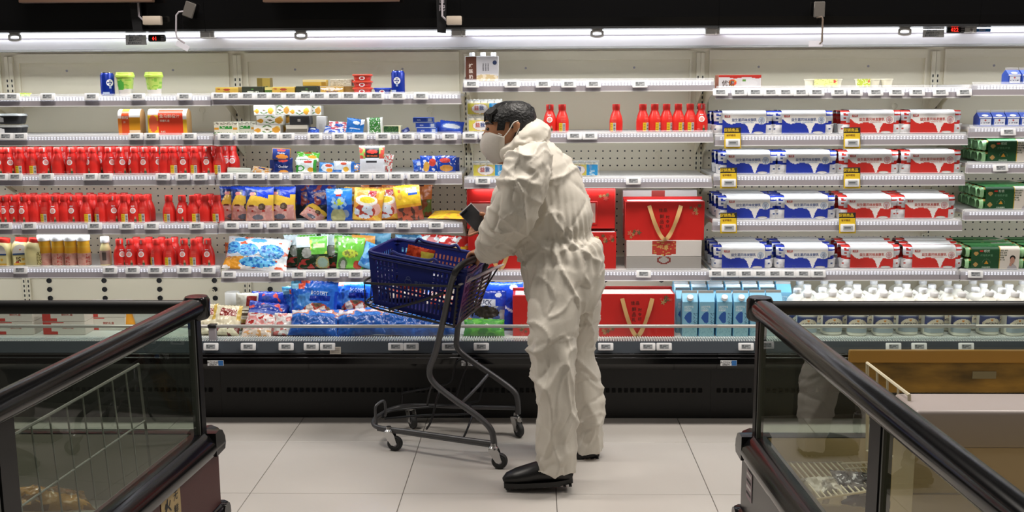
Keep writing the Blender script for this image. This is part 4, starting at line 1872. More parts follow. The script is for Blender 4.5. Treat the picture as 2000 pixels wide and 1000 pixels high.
pot = Proto(mk_box('frozen_box', .098, .06, .048, potato, 'dedbd2'))
y2 = YF + .075
pot_l = Proto(mk_box('frozen_box', .130, .06, .045, potato, 'dedbd2'))
pot_l.put(P(525, 2, 1, y2 + .01), 'white potato box, lowest of the left stack, second bay second shelf')
pot_l.put(P(531, 2, 1, y2 + .01) + Vector((0, 0, .0455)), 'white potato box in middle row of stack beside black tray')
pot.put(P(520, 2, 1, y2 + .01) + Vector((0, 0, .091)), 'white potato box, top left of the stack')
pot.put(P(551, 2, 1, y2 + .075) + Vector((0, 0, .091)), 'white potato box, top row, set back behind the top left one')
pot.put(P(566, 2, 1, y2 + .14) + Vector((0, 0, .091)), 'white potato box, top row, farthest back')
pot.put(P(589, 2, 1, y2 + .01) + Vector((0, 0, .088)), 'white potato box, top right of stack, lying over black tray')
pot.put(P(612, 2, 1, y2 + .09) + Vector((0, 0, .088)), 'white potato box in shade behind the top right one')
pot_l.put(P(547, 2, 1, y2 + .10) + Vector((0, 0, .0455)), 'white potato box of rear row, partly hidden by the middle one')
pot_l.put(P(538, 2, 1, y2 + .10), 'white potato box of rear row, at bottom')
Proto(mk_box('food_tray', .098, .07, .042, lambda u, v: C('d8d4cc') if rect(u, v, .42, .55, .35, .65) else C('3c3c3e'), '4a4a4c', (), 'tray')).put(
    P(589, 2, 1, y2 + .01) + Vector((0, 0, .0455)), 'grey-black tray with tiny white square label under potato box')
Proto(mk_box('food_tray', .105, .07, .045, lambda u, v: C('d8d4c8') if v > .6 else C('6a665c'), 'aaa69a', (), 'tray')).put(P(583, 2, 1, y2 + .01), 'grey tray at bottom under black tray, behind blue sachets')
Proto(mk_box('clear_box', .045, .05, .085, lambda u, v: C('b9b6b2') if .25 < v < .6 and .25 < u < .75 else C('c8c6c2'), 'cfcdc8', (), 'box', 10, 14)).put(
    P(628, 2, 1, y2 + .03), 'tall pale clear box tilting beside potato boxes', (0, .06, 0))


def grwhite(u, v):
    if rect(u, v, .22, .78, .42, .66) and n2(u, v, 20, 3) > -.25:
        return C('3f9a46')
    if v > .82 and n2(u, v, 16, 5) > 0:
        return C('9a9486')
    if .4 < v < .55 and (u < .2 or u > .8):
        return C('e0a040')
    if v < .2 and n2(u, v, 18, 6) > .1:
        return C('5c8a52')
    return C('e6e3d2')


g1 = Proto(mk_box('tofu_pack', .115, .06, .060, grwhite, 'd8d6c4', (), 'pack', 26, 16, M_GLOSS))
g1.put(P(445, 2, 1, y2 - .005), 'green and white tofu pack, left end of second bay second shelf')
g1.put(P(479, 2, 1, y2 + .03), 'green and white tofu pack half hidden behind the left end one', (0, 0, .1))


def sachet(c1, c2, c3, seed, thr=.1):
    def f(u, v):
        if ell(u, v, .5, .62, .2, .16):
            return C(c3)
        if n2(u, v, 7, seed) > thr:
            return C(c2)
        return C(c1)
    return f


def bag(name, w, h, th, col, back, px, b, s, y, label, tb=.12, ry=0.0, rz=0.0, dz=0.0, **kw):
    pr = Proto(mk_bag(name, w, h, th, col, back, **kw))
    p = (P(px, b, s, y) if s is not None else PD(px, y)) + Vector((0, 0, dz))
    return pr.put(p, label, (-tb, ry, rz))


bag('cheese_sachet', .068, .045, .012, sachet('2f62b5', 'bcd4e6', 'e8eef2', 2), '2f62b5', 587, 2, 1, YF + .06, 'pale blue sachet lying before grey tray, left of two', .8, nu=14, nv=10)
bag('cheese_sachet', .062, .045, .012, sachet('2343a8', '3f6ad0', 'e8eef2', 3), '2343a8', 610, 2, 1, YF + .06, 'deep blue sachet lying before grey tray, right of two', .8, nu=14, nv=10)
bag('cheese_sachet', .105, .060, .012, sachet('dfe3ea', 'c8505a', '2f56a8', 4, .05), 'c8ccd4', 660, 2, 1, YF + .075, 'red and blue striped white sachet, rear one of the leaning pair', .55, .10, dz=.006)
bag('cheese_sachet', .100, .050, .012, sachet('dfe3ea', '2f56b8', 'd85050', 5, .0), 'c8ccd4', 651, 2, 1, YF + .055, 'white sachet with blue print, front one of the leaning pair', .8, .08)
bag('cheese_sachet', .088, .074, .015, lambda u, v: C('e9edf2') if (v > .30 + .6 * u - .2 and u > .80) or ell(u, v, .55, .72, .2, .12) else (C('eef0f2') if .3 < v < .36 and .2 < u < .8 else C('1f6ec0')), '1f6ec0', 692, 2, 1, YF + .07, 'bright blue cheese pouch with white print, standing left of green one', .18, .12)
bag('cheese_sachet', .078, .078, .014, lambda u, v: C('e9ebe2') if u < .14 or u > .84 or n2(u, v, 14, 3) > .3 else C('3f7f3a'), 'e2e4da', 733, 2, 1, YF + .075, 'green pouch with crinkled white sides, second bay second shelf', .15, -.04)
Proto(mk_box('cheese_box', .085, .05, .038, lambda u, v: C('e8e0b8') if u > .9 else (C('4f7a3a') if n2(u, v, 16, 4) > .2 else C('1f4a28')), 'dcd6b4')).put(P(768, 2, 1, y2), 'low dark green cheese block beside white-sided green pouch', (0, 0, -.1))
Proto(mk_box('cheese_box', .036, .03, .020, lambda u, v: C('8a98c8') if ell(u, v, .5, .5, .3, .3) else C('27357a'), '27357a', (), 'box', 8, 6)).put(P(794, 2, 1, YF + .06) + Vector((0, 0, .006)), 'single tiny dark blue portion lying tilted on second shelf', (0, -.45, .2))
bx = Proto(mk_box('cheese_box', .098, .06, .0255, lambda u, v: C('c3cfe2') if v < .18 or rect(u, v, .72, .95, .2, .9) else C('2546a8') if u < .7 else C('4a6ac0'), '2f56b8', (('KIRI', .010, 'cfd8ec', -.02, .014),), 'box', 16, 8))
for k in range(3):
    bx.put(P(833 + (2, 0, -5)[k], 2, 1, YF + .075) + Vector((0, 0, .0258 * k)), '%s flat blue cheese box in stack of three' % ('lowest', 'middle', 'topmost')[k])
bag('cheese_bag', .120, .075, .016, lambda u, v: C('e8ecf4') if ell(u, v, .5, .48, .36, .20) else (C('5f80c8') if ell(u, v, .5, .48, .42, .3) else C('1f45b4')), '1f45b4', 880, 2, 1, YF + .08, 'blue snack bag with white lettering band, right end of second shelf', .7, .10, seed=4)
bag('cheese_bag', .10, .06, .015, lambda u, v: C('1f45b4'), '1f45b4', 862, 2, 1, YF + .13, 'plain blue bag mostly hidden behind lettered blue bag', .5, -.05, seed=5, nu=14, nv=10)

# third shelf
y3 = YF + .08
Proto(mk_box('food_tray', .11, .07, .026, lambda u, v: C('d9dfd2') if v > .5 else C('bcc4b8'), 'cfd6ca', (), 'tray')).put(P(467, 2, 2, y3), 'low clear tray lying at left end of third shelf', (0, .05, .25))
bag('cheese_sachet', .095, .05, .012, sachet('e0a050', 'd8d0c0', '27408a', 6, .0), 'c8b090', 508, 2, 2, YF + .07, 'orange and navy sachet lying flat right of clear tray', 1.0, .16)


def cheddar(u, v):
    if ell(u, v, .52, .80, .26, .09):
        return C('c8433a')
    if v < .2 and ell(u, v, .55, .05, .25, .16):
        return C('d8903a')
    return C('1b2f70')


bag('cheese_bag', .098, .076, .022, cheddar, '1b2f70', 553, 2, 2, YF + .075, 'navy cheddar pouch with white lettering, lower one', .1, 0, .05, texts=(('Cheddar', .018, 'e6e6ee', .52, .42, .8),), seed=7)
Proto(mk_box('cheese_box', .085, .06, .055, lambda u, v: C('c8433a') if ell(u, v, .5, .86, .25, .1) else (C('d8842e') if ell(u, v, .55, .28, .36, .2) else C('1b2f70')), 'a9793a', (('Cheddar', .011, 'd8d8e0', 0, .032),))).put(
    P(551, 2, 2, YF + .10) + Vector((0, 0, .066)), 'navy cheddar box sitting on top of lower navy pouch', (0, .06, .15))
Proto(mk_box('cheese_box', .08, .06, .06, lambda u, v: C('1b2f70'), '1b2f70')).put(P(546, 2, 2, YF + .175), 'plain navy box behind the navy cheddar pouch')


def grbag(u, v):
    if ell(u, v, .5, .80, .2, .1):
        return C('b5402e')
    if ell(u, v, .72, .35, .2, .2):
        return C('e0a030')
    if v < .36 or n2(u, v, 8, 4) > .28:
        return C('e4ead8')
    return C('5fb53e')


bag('cheese_bag', .115, .058, .016, grbag, '5fb53e', 600, 2, 2, YF + .10, 'green cheese pouch lying on top of white and green one', .75, .06, dz=.056, seed=8)
bag('cheese_bag', .105, .065, .020, lambda u, v: C('3f9a3a') if u > .86 or (u < .14 and v < .6) or (abs(((u - .25) / .16) ** 2 + ((v - .35) / .2) ** 2 - 1) < .4) else (C('c8433a') if ell(u, v, .6, .84, .2, .1) else (C('e0a83a') if ell(u, v, .74, .25, .16, .18) else C('e6ecea'))), '7ab86a', 598, 2, 2, YF + .075, 'white cheese pouch with green ring print, under green pouch', .12, seed=9)
bag('cheese_bag', .080, .052, .014, lambda u, v: C('d8553a') if ell(u, v, .6, .7, .22, .16) else (C('e8a23a') if ell(u, v, .7, .25, .2, .2) else (C('dfe8f0') if ell(u, v, .55, .5, .4, .4) else C('2f80c8'))), '2f80c8', 638, 2, 2, YF + .07, 'small light blue cheese sachet right of white and green pouch', .25, .06, seed=10)
bag('cheese_bag', .105, .058, .016, lambda u, v: C('d8553a') if ell(u, v, .5, .78, .16, .12) else (C('e6b040') if ell(u, v, .62, .3, .14, .22) else (C('2f6ec0') if u > .84 or (v < .25 and u < .4) else C('e3ebf2'))), '5f98d0', 671, 2, 2, YF + .07, 'white and blue cheese sachet left of tall ham pack', .22, .03, seed=11)
bag('cheese_bag', .05, .045, .012, sachet('2f6ec0', 'e0a040', 'e8e8ee', 12), '2f6ec0', 696, 2, 2, YF + .12, 'blue corner of sachet peeking out beside ham pack', .3, seed=12, nu=12, nv=10)


def ham(u, v):
    if rect(u, v, .24, .80, .56, .92):
        return C('b8362e') if ell(u, v, .52, .78, .22, .07) else (C('b0522e') if .59 < v < .65 and .3 < u < .74 and n2(u, v, 20) > -.2 else C('24221e'))
    if .52 < v < .95 and (u < .24 or u > .8):
        return C('b8493c') if n2(u, v, 12, 2) > -.1 else C('7fa04a')
    if v > .93:
        return C('cfd4d0')
    if .38 < v < .46 and .26 < u < .70:
        return C('3a3a3c')
    return C('e6e6ea')


bag('ham_pack', .125, .132, .014, ham, 'd8d8dc', 727, 2, 2, YF + .075, 'tall clear ham pack with black and red label, third shelf', .06, 0, seed=13, crumple=.002)
bag('ham_pack', .07, .09, .014, lambda u, v: C('c84a44') if n2(u, v, 9, 3) > .1 else C('dcd6cc'), 'd8d8dc', 751, 2, 2, YF + .14, 'red and white ham pack hidden behind tall ham pack', .15, .15, seed=14)


def bluebag(u, v):
    if ell(u, v, .72, .62, .2, .24):
        return C('d84a3a')
    if ell(u, v, .38, .34, .18, .3):
        return C('e0a848')
    if n2(u, v, 6, 2) > .2:
        return C('e4e8f2')
    return C('1d4ab8')


def bluebag2(u, v):
    if ell(u, v, .5, .26, .36, .2):
        return C('d89a4a')
    if ell(u, v, .42, .72, .3, .15):
        return C('d84a42')
    if v > .5 and n2(u, v, 9, 6) > .3:
        return C('e4e8f2')
    return C('1b46b0')


bag('cheese_bag', .062, .064, .014, sachet('2346b0', '4f80d0', 'd8dcea', 3), '2346b0', 820, 2, 2, YF + .11, 'blue bag end left of the two blue cheese snack bags', .2, -.1, seed=15, nu=14, nv=12)
bag('cheese_bag', .088, .082, .018, bluebag, '1d4ab8', 837, 2, 2, YF + .075, 'blue cheese snack bag with red and white splash, left of two', .12, .03, seed=16)
bag('cheese_bag', .092, .082, .018, bluebag2, '1b46b0', 872, 2, 2, YF + .075, 'blue cheese snack bag with red lettering, right of two', .12, .02, texts=(('Bega', .026, 'd84a42', .42, .74, .8, .15),), seed=17)
bag('cheese_bag', .06, .07, .012, lambda u, v: C('1b2f70'), '1b2f70', 886, 2, 2, YF + .15, 'dark navy bag behind the right blue snack bag', .1, seed=18, nu=10, nv=10)

# fourth shelf
def piggy(u, v):
    if v > .92:
        return C('2146c0')
    edge = .70 + .05 * sin(u * 5) + (.12 if u > .82 and v > .6 else 0) - .25 * max(0, .16 - u) / .16
    if v > edge:
        if ell(u, v, .27, .80, .12, .055):
            return C('e08a86') if u < .33 else C('e0b04a')
        return C('23366e') if u < .44 else C('1f3fc0')
    if ell(u, v, .60, .42, .13, .10):
        return C('7a6a5a') if ell(u, v, .57, .41, .06, .05) else C('5a4636')
    if ell(u, v, .22, .44, .10, .05) and v > .42 - .0:
        return C('6a3a2a')
    if v > .46 or abs(u - .5) > .46 or v > .40 + .25 * abs(u - .5) + .02:
        return C('e0b440') if v > .30 else C('d99a7e')
    if ell(u, v, .46, .11, .20, .08):
        return C('6a6a74')
    if ell(u, v, .66, .30, .05, .04) or ell(u, v, .26, .30, .04, .035):
        return C('b83a30')
    return C('d0938a') if n2(u, v, 11, 3) > -.15 else C('d8a89a')


y4 = YF + .085
pig = Proto(mk_bag('snack_pouch', .142, .168, .024, piggy, '23366e', seed=20, crumple=.003, nu=44, nv=52))
for i, (px, y, rz) in enumerate(((459, y4 + .055, .12), (480, y4 + .028, .1), (508, y4, .05), (551, y4 + .03, -.05))):
    pig.put(P(px, 2, 3, y), '%s yellow and blue snack pouch from left, fourth shelf of second bay' % ORD[i], (-.12, 0, rz), 'yellow and blue snack pouches')
pig.put(P(605, 2, 3, YF + .11), 'yellow and blue snack pouch lying tilted beside the upright four', (-.85, .55, 0), None, (.82, .82, .82))


def navybag(u, v):
    if ell(u, v, .45, .72, .22, .06):
        return C('8a5a5a')
    if n2(u, v, 5, 7) > .25:
        return C('8a3a34')
    return C('182a78') if v > .4 else C('22262e')


nb = Proto(mk_bag('snack_pouch', .15, .17, .024, navybag, '182a78', seed=21))
nb.put(P(603, 2, 3, y4 + .12), 'navy snack pouch in shade, left one behind lying pouch', (-.15, .02, 0))
nb.put(P(632, 2, 3, y4 + .10), 'navy snack pouch in shade, right one next to blue mint pouch', (-.12, -.05, .1))


def bluesweet(u, v):
    if ell(u, v, .48, .88, .17, .06) or ell(u, v, .48, .95, .1, .04):
        return C('eee6da')
    if rect(u, v, .38, .60, .76, .84):
        return C('b02a34')
    if ell(u, v, .5, .58, .20, .10) and n2(u, v, 9, 2) > -.25:
        return C('b9c84a')
    if ell(u, v, .48, .55, .34, .20):
        return C('8fb4d8') if n2(u, v, 9, 4) > -.1 else C('2f6ac0')
    if ell(u, v, .46, .16, .28, .26):
        return C('a8a878')
    if ell(u, v, .76, .22, .12, .12):
        return C('8a9ab4')
    return C('1c50b4') if v < .5 else C('2f7ad0')


bag('snack_pouch', .132, .160, .022, bluesweet, '2f7ad0', 664, 2, 3, y4, 'bright blue snack pouch with white cap print, fourth shelf', .10, -.02, seed=22, nu=44, nv=50)


def orangesweet(u, v):
    if rect(u, v, .48, .74, .76, .95):
        return C('b02a34') if n2(u, v, 16, 3) < .2 else C('f0e4dc')
    if ell(u, v, .46, .64, .26, .10):
        return C('ecd23a')
    if ell(u, v, .44, .62, .38, .17):
        return C('eee8da')
    if ell(u, v, .42, .28, .36, .22):
        return C('d8e0e8') if n2(u, v, 6, 3) > -.05 else C('b8483a')
    if ell(u, v, .75, .38, .2, .2):
        return C('e8b0a0')
    return C('e09a3a') if n2(u, v, 4, 9) > -.2 else C('eac050')


os_ = Proto(mk_bag('snack_pouch', .150, .160, .024, orangesweet, 'd8783a', seed=23, nu=44, nv=50))
os_.put(P(716, 2, 3, y4), 'orange snack pouch with red square label, front one right of blue pouch', (-.16, .10, 0))
os_.put(P(700, 2, 3, y4 + .06), 'orange snack pouch directly behind the front orange one', (-.12, .04, .05))
os_.put(P(757, 2, 3, y4 + .03), 'orange snack pouch in the middle, left of yellow pouch', (-.12, -.05, -.05))
dko = Proto(mk_bag('snack_pouch', .15, .168, .02, lambda u, v: C('4a2420') if v > .92 and .3 < u < .7 else (C('c8743a') if v > .55 else (C('8a4a2a') if n2(u, v, 6) > 0 else C('6a7a3a'))), 'b8643a', seed=24))
dko.put(P(735, 2, 3, y4 + .13), 'orange pouch standing in shade at back, left of pair', (-.05, 0, 0))
dko.put(P(789, 2, 3, y4 + .05), 'dark orange pouch with brown filling, behind yellow pouch', (-.1, .03, 0))
dko.put(P(815, 2, 3, y4 + .15), 'orange pouch standing in shade at back, beside wire hook', (-.05, .03, 0))


def yellowsweet(u, v):
    if rect(u, v, .56, .90, .70, .77):
        return C('2f56b0')
    if rect(u, v, .48, .90, .76, .90) and n2(u, v, 14, 3) > -.2:
        return C('e8e8ee')
    if ell(u, v, .2, .84, .06, .05):
        return C('d8603a')
    if ell(u, v, .2, .68, .1, .08):
        return C('c99a3a')
    if v < .38:
        return C('b05a44') if n2(u, v, 7, 3) > -.1 else C('5a4038')
    if v < .46:
        return C('d89a2a')
    return C('e6bc34')


bag('snack_pouch', .130, .180, .022, yellowsweet, 'd8a82a', 803, 2, 3, y4 - .01, 'yellow snack pouch leaning left with blue label, fourth shelf', .12, -.14, seed=25, nu=40, nv=50)
bag('snack_pouch', .20, .14, .014, lambda u, v: C('d89a3a') if n2(u, v, 7, 3) > .25 else C('e6bc34'), 'd8a82a', 872, 2, 3, YF + .02, 'yellow snack pouch lying flat, poking past right end of fourth shelf', 1.42, .0, -.2, dz=.018, seed=26, stand=False)

# fifth shelf
def fishbag(u, v):
    for (cx, cy, rx, ry) in ((.36, .52, .17, .2), (.74, .50, .20, .22), (.10, .60, .12, .2), (.2, .86, .1, .07), (.5, .84, .12, .08), (.55, .18, .3, .13)):
        if ell(u, v, cx, cy, rx, ry):
            return C('2b6fc0') if n2(u, v, 17, 3) > .1 and ry > .1 else C('62b4e4')
    if v < .32 and u < .38:
        return C('e09a34') if n2(u, v, 8, 2) > -.2 else C('e8e4e0')
    if n2(u, v, 9, 6) > .38:
        return C('d8603e')
    return C('e6e8ea')


bag('sweet_bag', .32, .19, .030, fishbag, 'c8ccd0', 496, 2, 4, YF + .03, 'big clear sweet bag with light blue fish-like patches, fifth shelf left end', .72, .06, seed=30, crumple=.007, nu=56, nv=44, stand=False, dz=.006)
def orred(u, v):
    return C('2f60a8') if ell(u, v, .3, .5, .14, .14) or ell(u, v, .7, .7, .12, .1) else (C('e07a3a') if n2(u, v, 6, 3) > 0 else C('a84a38'))


bag('sweet_bag', .16, .12, .025, orred, 'a84a38', 470, 2, 4, YF + .21, 'dim orange and blue sweet bag at back left of fifth shelf', .3, -.05, seed=31)
bag('sweet_bag', .16, .10, .025, orred, 'a84a38', 525, 2, 4, YF + .20, 'orange sweet bag behind the clear blue-patched bag', .6, .25, seed=32, dz=.03)


def greenbag(u, v):
    if rect(u, v, .42, .98, .44, .97) and u > .42 + .1 * (1 - v):
        return C('d8d8b0') if rect(u, v, .55, .92, .62, .76) else (C('6fbe48') if n2(u, v, 8, 2) > -.35 else C('c8d850'))
    if v > .68:
        return C('d8e4ea')
    if ell(u, v, .34, .50, .17, .16):
        return C('9a9890')
    if ell(u, v, .82, .18, .2, .2):
        return C('a8a068') if not ell(u, v, .82, .18, .15, .15) else C('9ab0a0')
    if v < .30 and n2(u, v, 8, 4) > .05:
        return C('a83a34')
    return C('23341f')


gb = Proto(mk_bag('sweet_bag', .165, .165, .024, greenbag, '6fbe48', seed=33, nu=44, nv=46))
gb.put(P(588, 2, 4, y4 + .06), 'green and black sweet bag, leftmost behind the front green one', (-.22, -.02, .1))
gb.put(P(612, 2, 4, y4), 'green and black sweet bag in front, with lime corner label', (-.22, -.06, 0))
gb.put(P(655, 2, 4, y4 + .05), 'green and black sweet bag between front one and lime fruit bag', (-.2, .05, 0))
gback = Proto(mk_bag('sweet_bag', .16, .17, .02, lambda u, v: C('4f8a3e') if n2(u, v, 5) > 0 else C('2f4a2c'), '4f8a3e', seed=34, nu=16, nv=16))
gback.put(P(640, 2, 4, y4 + .14), 'dim green bag at back of fifth shelf, left one', (-.05, 0, 0))
gback.put(P(685, 2, 4, y4 + .14), 'dim green bag at back of fifth shelf, right one', (-.05, 0, 0))


def limefruit(u, v):
    if ell(u, v, .5, .48, .30, .13):
        return C('c8d84a') if n2(u, v, 14, 5) > -.1 else C('8a8a4a')
    if ell(u, v, .24, .16, .18, .2):
        return C('b9bab0') if ell(u, v, .26, .12, .1, .16) else C('5c7a4a')
    if ell(u, v, .8, .14, .16, .14):
        return C('c8503e')
    if v > .62 + .2 * abs(u - .5) and n2(u, v, 8, 3) > .3:
        return C('e6eedc')
    return C('76c64a')


bag('sweet_bag', .135, .160, .024, limefruit, '76c64a', 683, 2, 4, y4 - .005, 'lime green fruit sweet bag with pale fruit print, fifth shelf', .2, .06, seed=35, nu=40, nv=44)
bag('sweet_bag', .12, .16, .024, lambda u, v: C('e8a04a') if v > .5 else C('e6c49a'), 'e8a04a', 708, 2, 4, y4 + .06, 'orange sweet bag behind basket rim on fifth shelf', .1, .05, seed=36, nu=16, nv=18)
bag('sweet_bag', .13, .13, .024, lambda u, v: C('2f7ac8') if n2(u, v, 5, 2) > .1 else C('6fb4e4'), '4f98d4', 721, 2, 4, y4 - .01, 'light blue sweet bag leaning beside basket corner, fifth shelf', .4, .35, seed=37)
bag('sweet_bag', .16, .17, .022, lambda u, v: C('6fb4d8') if n2(u, v, 4, 2) > 0 else C('3f7aa8'), '4f98d4', 735, 2, 4, y4 + .11, 'pale blue bag standing at back behind basket', .05, 0, seed=38, nu=16, nv=18)
for i, px in enumerate((800, 850, 886)):
    bag('sweet_bag', .15, .165, .026, lambda u, v, k=i: (C('5f98b8') if n2(u, v, 5, k) > 0 else C('2f5a7a')) if k == 0 else (C('d8b83a') if abs(v - .60 - .25 * (u - .5) ** 2) < .05 else (C('9a5a4a') if v < .45 else (C('c8ccc8') if n2(u, v, 7, 8) > .25 else C('a8241e')))),
        '8a2420' if i else '3f6a8a', px, 2, 4, y4 + .04 * (i != 2), ('dim teal bag behind basket on fifth shelf', 'red snack bag with yellow stripe behind basket, left one', 'red snack bag with yellow stripe behind basket, right one')[i], .12, .02, seed=39 + i)

# deck of the second bay
def mk_jar():
    t = thing('cheese_jar', '', 'jar')
    mb = MB()
    mb.lathe([(.033, 0), (.036, .004), (.036, .105), (.030, .115)], mat('jar_yellow', 'd8d29a', .35), 22)
    b = mb.build('jar_body', t)
    mb = MB()
    mb.lathe([(.035, .112), (.037, .115), (.037, .170), (.034, .175)], mat('jar_cap', 'e4e2dc', .4), 24)
    c = mb.build('cap', t)
    f = prof_fn([(.036, 0), (.036, .12)])
    mb = MB()
    patch(mb, f, -.7, .9, .03, .095, mat('jar_label', 'e8e4d4', .5), .0006, 8, 4)
    patch(mb, f, -.1, .5, .06, .078, mat('jar_green', '3f6a34', .5), .0010, 4, 2)
    l = mb.build('label', b)
    return t, [(b, [l]), (c, [])]


Proto(mk_jar).put(PD(457, 5.06, .0) , 'white and pale yellow jar with ridged cap at back left of deck')


def cream(u, v):
    if rect(u, v, .30, .86, .62, .93) and v < .93 - .1 * u:
        return C('e8c8c0') if n2(u, v, 20, 3) > .12 else C('8a2c28')
    if v < .28 and n2(u, v, 5, 2) > 0:
        return C('7a3a34')
    if (u < .16 or u > .88) and v > .5:
        return C('d8b85a')
    return C('e4dcc0')


bag('cheese_bag', .150, .155, .030, cream, 'd8d0b4', 436, 2, None, 4.84, 'cream string cheese bag with dark red label, front left on deck', .5, .05, seed=50, crumple=.006)
bag('cheese_bag', .130, .150, .030, cream, 'd8d0b4', 402, 2, None, 4.86, 'cream string cheese bag half behind freezer corner', .4, -.1, seed=51, crumple=.006)
bag('cheese_bag', .115, .185, .026, lambda u, v: C('8a2c28') if rect(u, v, .5, .95, .66, .93) or rect(u, v, .3, .95, .1, .2) else (C('6a5a4a') if (.40 < v < .47 or .52 < v < .55) and .2 < u < .75 else (C('b99a5a') if v < .3 and u > .3 else C('e0dac8'))), 'd8d0b4', 482, 2, None, 4.96, 'tall cream string cheese pouch with brown lettering behind front left bags', .12, .02, texts=(('STRING', .018, '5a4638', .45, .43, .9), ('CHEESE', .010, '5a4638', .45, .35, .9)), seed=52)


def pinkblue(u, v):
    if v > .70 and not ell(u, v, .45, .84, .14, .06):
        return C('1f3ca0') if n2(u, v, 7, 4) < .3 else C('c84a44')
    if ell(u, v, .45, .84, .14, .06):
        return C('3a4a8a')
    if v > .6:
        return C('6a80d0')
    k = n2(u, v, 8, 3)
    return C('e09a9a') if k > .1 else (C('e8e0e0') if k > -.25 else C('b83a38'))


bag('sausage_bag', .170, .19, .034, pinkblue, '1f3ca0', 523, 2, None, 4.97, 'blue-topped pink snack bag with hanging hole, rear one on deck', .15, .03, seed=53, crumple=.006)
bag('sausage_bag', .200, .17, .036, pinkblue, '1f3ca0', 513, 2, None, 4.85, 'blue-topped pink snack bag lying in front on deck', .55, .12, seed=54, crumple=.007, stand=False)
bag('sausage_bag', .150, .085, .026, lambda u, v: C('e4d0c4') if n2(u, v, 7, 3) > -.1 else (C('e0a870') if v < .4 else C('d88a8a')), 'd8b0a0', 498, 2, None, 4.79, 'pink clear snack bag lying lowest against glass guard', .9, -.08, seed=55, crumple=.006, stand=False)
bag('sausage_bag', .12, .11, .03, lambda u, v: C('e4e0e0') if n2(u, v, 5, 3) > -.1 else C('d07a78'), 'd8b0a0', 556, 2, None, 4.84, 'pink and white snack bag beside the large blue bag', .35, .05, seed=56, crumple=.006)


def bigblue(u, v):
    if v > .93:
        return C('5fb4ea') if u < .2 else (C('e05a44') if .22 < u < .40 else C('1f5ad0'))
    if .84 < v < .93 and u < .3:
        return C('e05a44') if .17 < u < .30 else C('8fd0f4')
    if rect(u, v, .42, .86, .62, .72):
        return C('16309a')
    if v > .80 and ell(u, v, .9, .95, .5, .25):
        return C('2f74e0')
    if ell(u, v, .58, .33, .34, .26):
        k = n2(u, v, 7, 5)
        if ell(u, v, .80, .30, .12, .10):
            return C('9a5a34')
        if ell(u, v, .55, .32, .10, .10):
            return C('5f88b8')
        return C('d8d0cc') if k > .25 else (C('a8443a') if k > -.1 else C('6a5a4a'))
    if ell(u, v, .2, .18, .22, .10):
        return C('c05a54')
    if v < .06 or u < .05 or u > .95:
        return C('1a4ac8')
    return C('2a6ad4') if n2(u, v, 4, 3) > -.1 else C('4f90dc')


bb = Proto(mk_bag('snack_bag', .235, .265, .045, bigblue, '1f5ad0', (('BODYFIT', .026, 'cfdcf0', .62, .76, .8, -.08),), seed=57, crumple=.009, nu=54, nv=60))
bb.put(PD(611, 4.87), 'large blue snack bag, front one with white curly lettering on deck', (-.20, .03, 0), None)
bb.put(PD(600, 4.94), 'large blue snack bag peeking out left behind front one', (-.12, -.06, .05), None, (.92, .92, .86))
bb.put(PD(688, 4.95), 'large blue snack bag right of the front one, under basket edge', (-.15, .02, 0), None, (.95, .95, 1.0))


def bluelow(u, v):
    if v > .62:
        k = n2(u, v, 7, 5)
        return C('e4e4ea') if k > .2 else (C('d08a74') if k > -.05 else C('2f74d0'))
    return C('2459ac') if n2(u, v, 6, 3) > -.2 else C('1f4a98')


bl = Proto(mk_bag('snack_bag', .24, .15, .042, bluelow, '1f5ab0', seed=58, crumple=.009, nu=40, nv=36, stand=False))
for i, (px, y, tb, ry) in enumerate(((610, 4.79, .75, .02), (705, 4.79, .7, -.1), (775, 4.80, .75, .06), (850, 4.80, .7, -.04))):
    bl.put(PD(px, y, .012), '%s blue snack bag from left lying low along glass guard of deck' % ORD[i], (-tb, ry, 0))
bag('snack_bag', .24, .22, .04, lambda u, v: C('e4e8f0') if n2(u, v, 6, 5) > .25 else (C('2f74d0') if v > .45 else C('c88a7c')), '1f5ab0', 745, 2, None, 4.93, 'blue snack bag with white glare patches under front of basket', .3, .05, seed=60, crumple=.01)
bag('snack_bag', .22, .20, .04, lambda u, v: C('d8a0a0') if n2(u, v, 6, 5) > .1 else C('2a60b8'), '1f5ab0', 815, 2, None, 4.94, 'pink and blue snack bag behind basket wires on deck', .3, -.05, seed=61, crumple=.01)


def duck(u, v):
    if v > .80:
        return C('1f3fb8') if not ell(u, v, .8, .9, .1, .05) else C('dce4f4')
    if v > .66:
        return C('c8cfe0') if u < .75 else C('1f3fb8')
    if v > .34:
        return C('2a2622') if ell(u, v, .5, .5, .35, .14) else C('4a5a9a') if n2(u, v, 6) > 0 else C('9aa0a8')
    return C('6cb83e') if v > .2 and n2(u, v, 5, 4) > -.2 else (C('d8b040') if v > .25 else C('3f8a34'))


bag('snack_bag', .185, .215, .040, duck, '1f3fb8', 948, 3, None, 4.87, 'blue and green bag with dark lettering on white band, between cart and gift box', .22, .05, texts=(('DUCK', .034, '1c2a5a', .42, .72, .8),), seed=62, crumple=.006)
bag('snack_bag', .19, .235, .034, lambda u, v: C('dce4f4') if ell(u, v, .75, .9, .1, .05) or abs(v - .5 - .1 * sin(u * 6)) < .03 else C('2148c4'), '1f3fb8', 985, 3, None, 4.98, 'royal blue bag standing behind lettered blue and green bag', .05, 0, seed=63)
bag('snack_bag', .20, .09, .035, lambda u, v: C('3f8f38') if n2(u, v, 5) > -.1 else C('5fae44'), '3f8a34', 945, 3, None, 4.80, 'green end of bag lying against glass guard, right of cart', .7, 0, dz=.008, seed=64, stand=False)

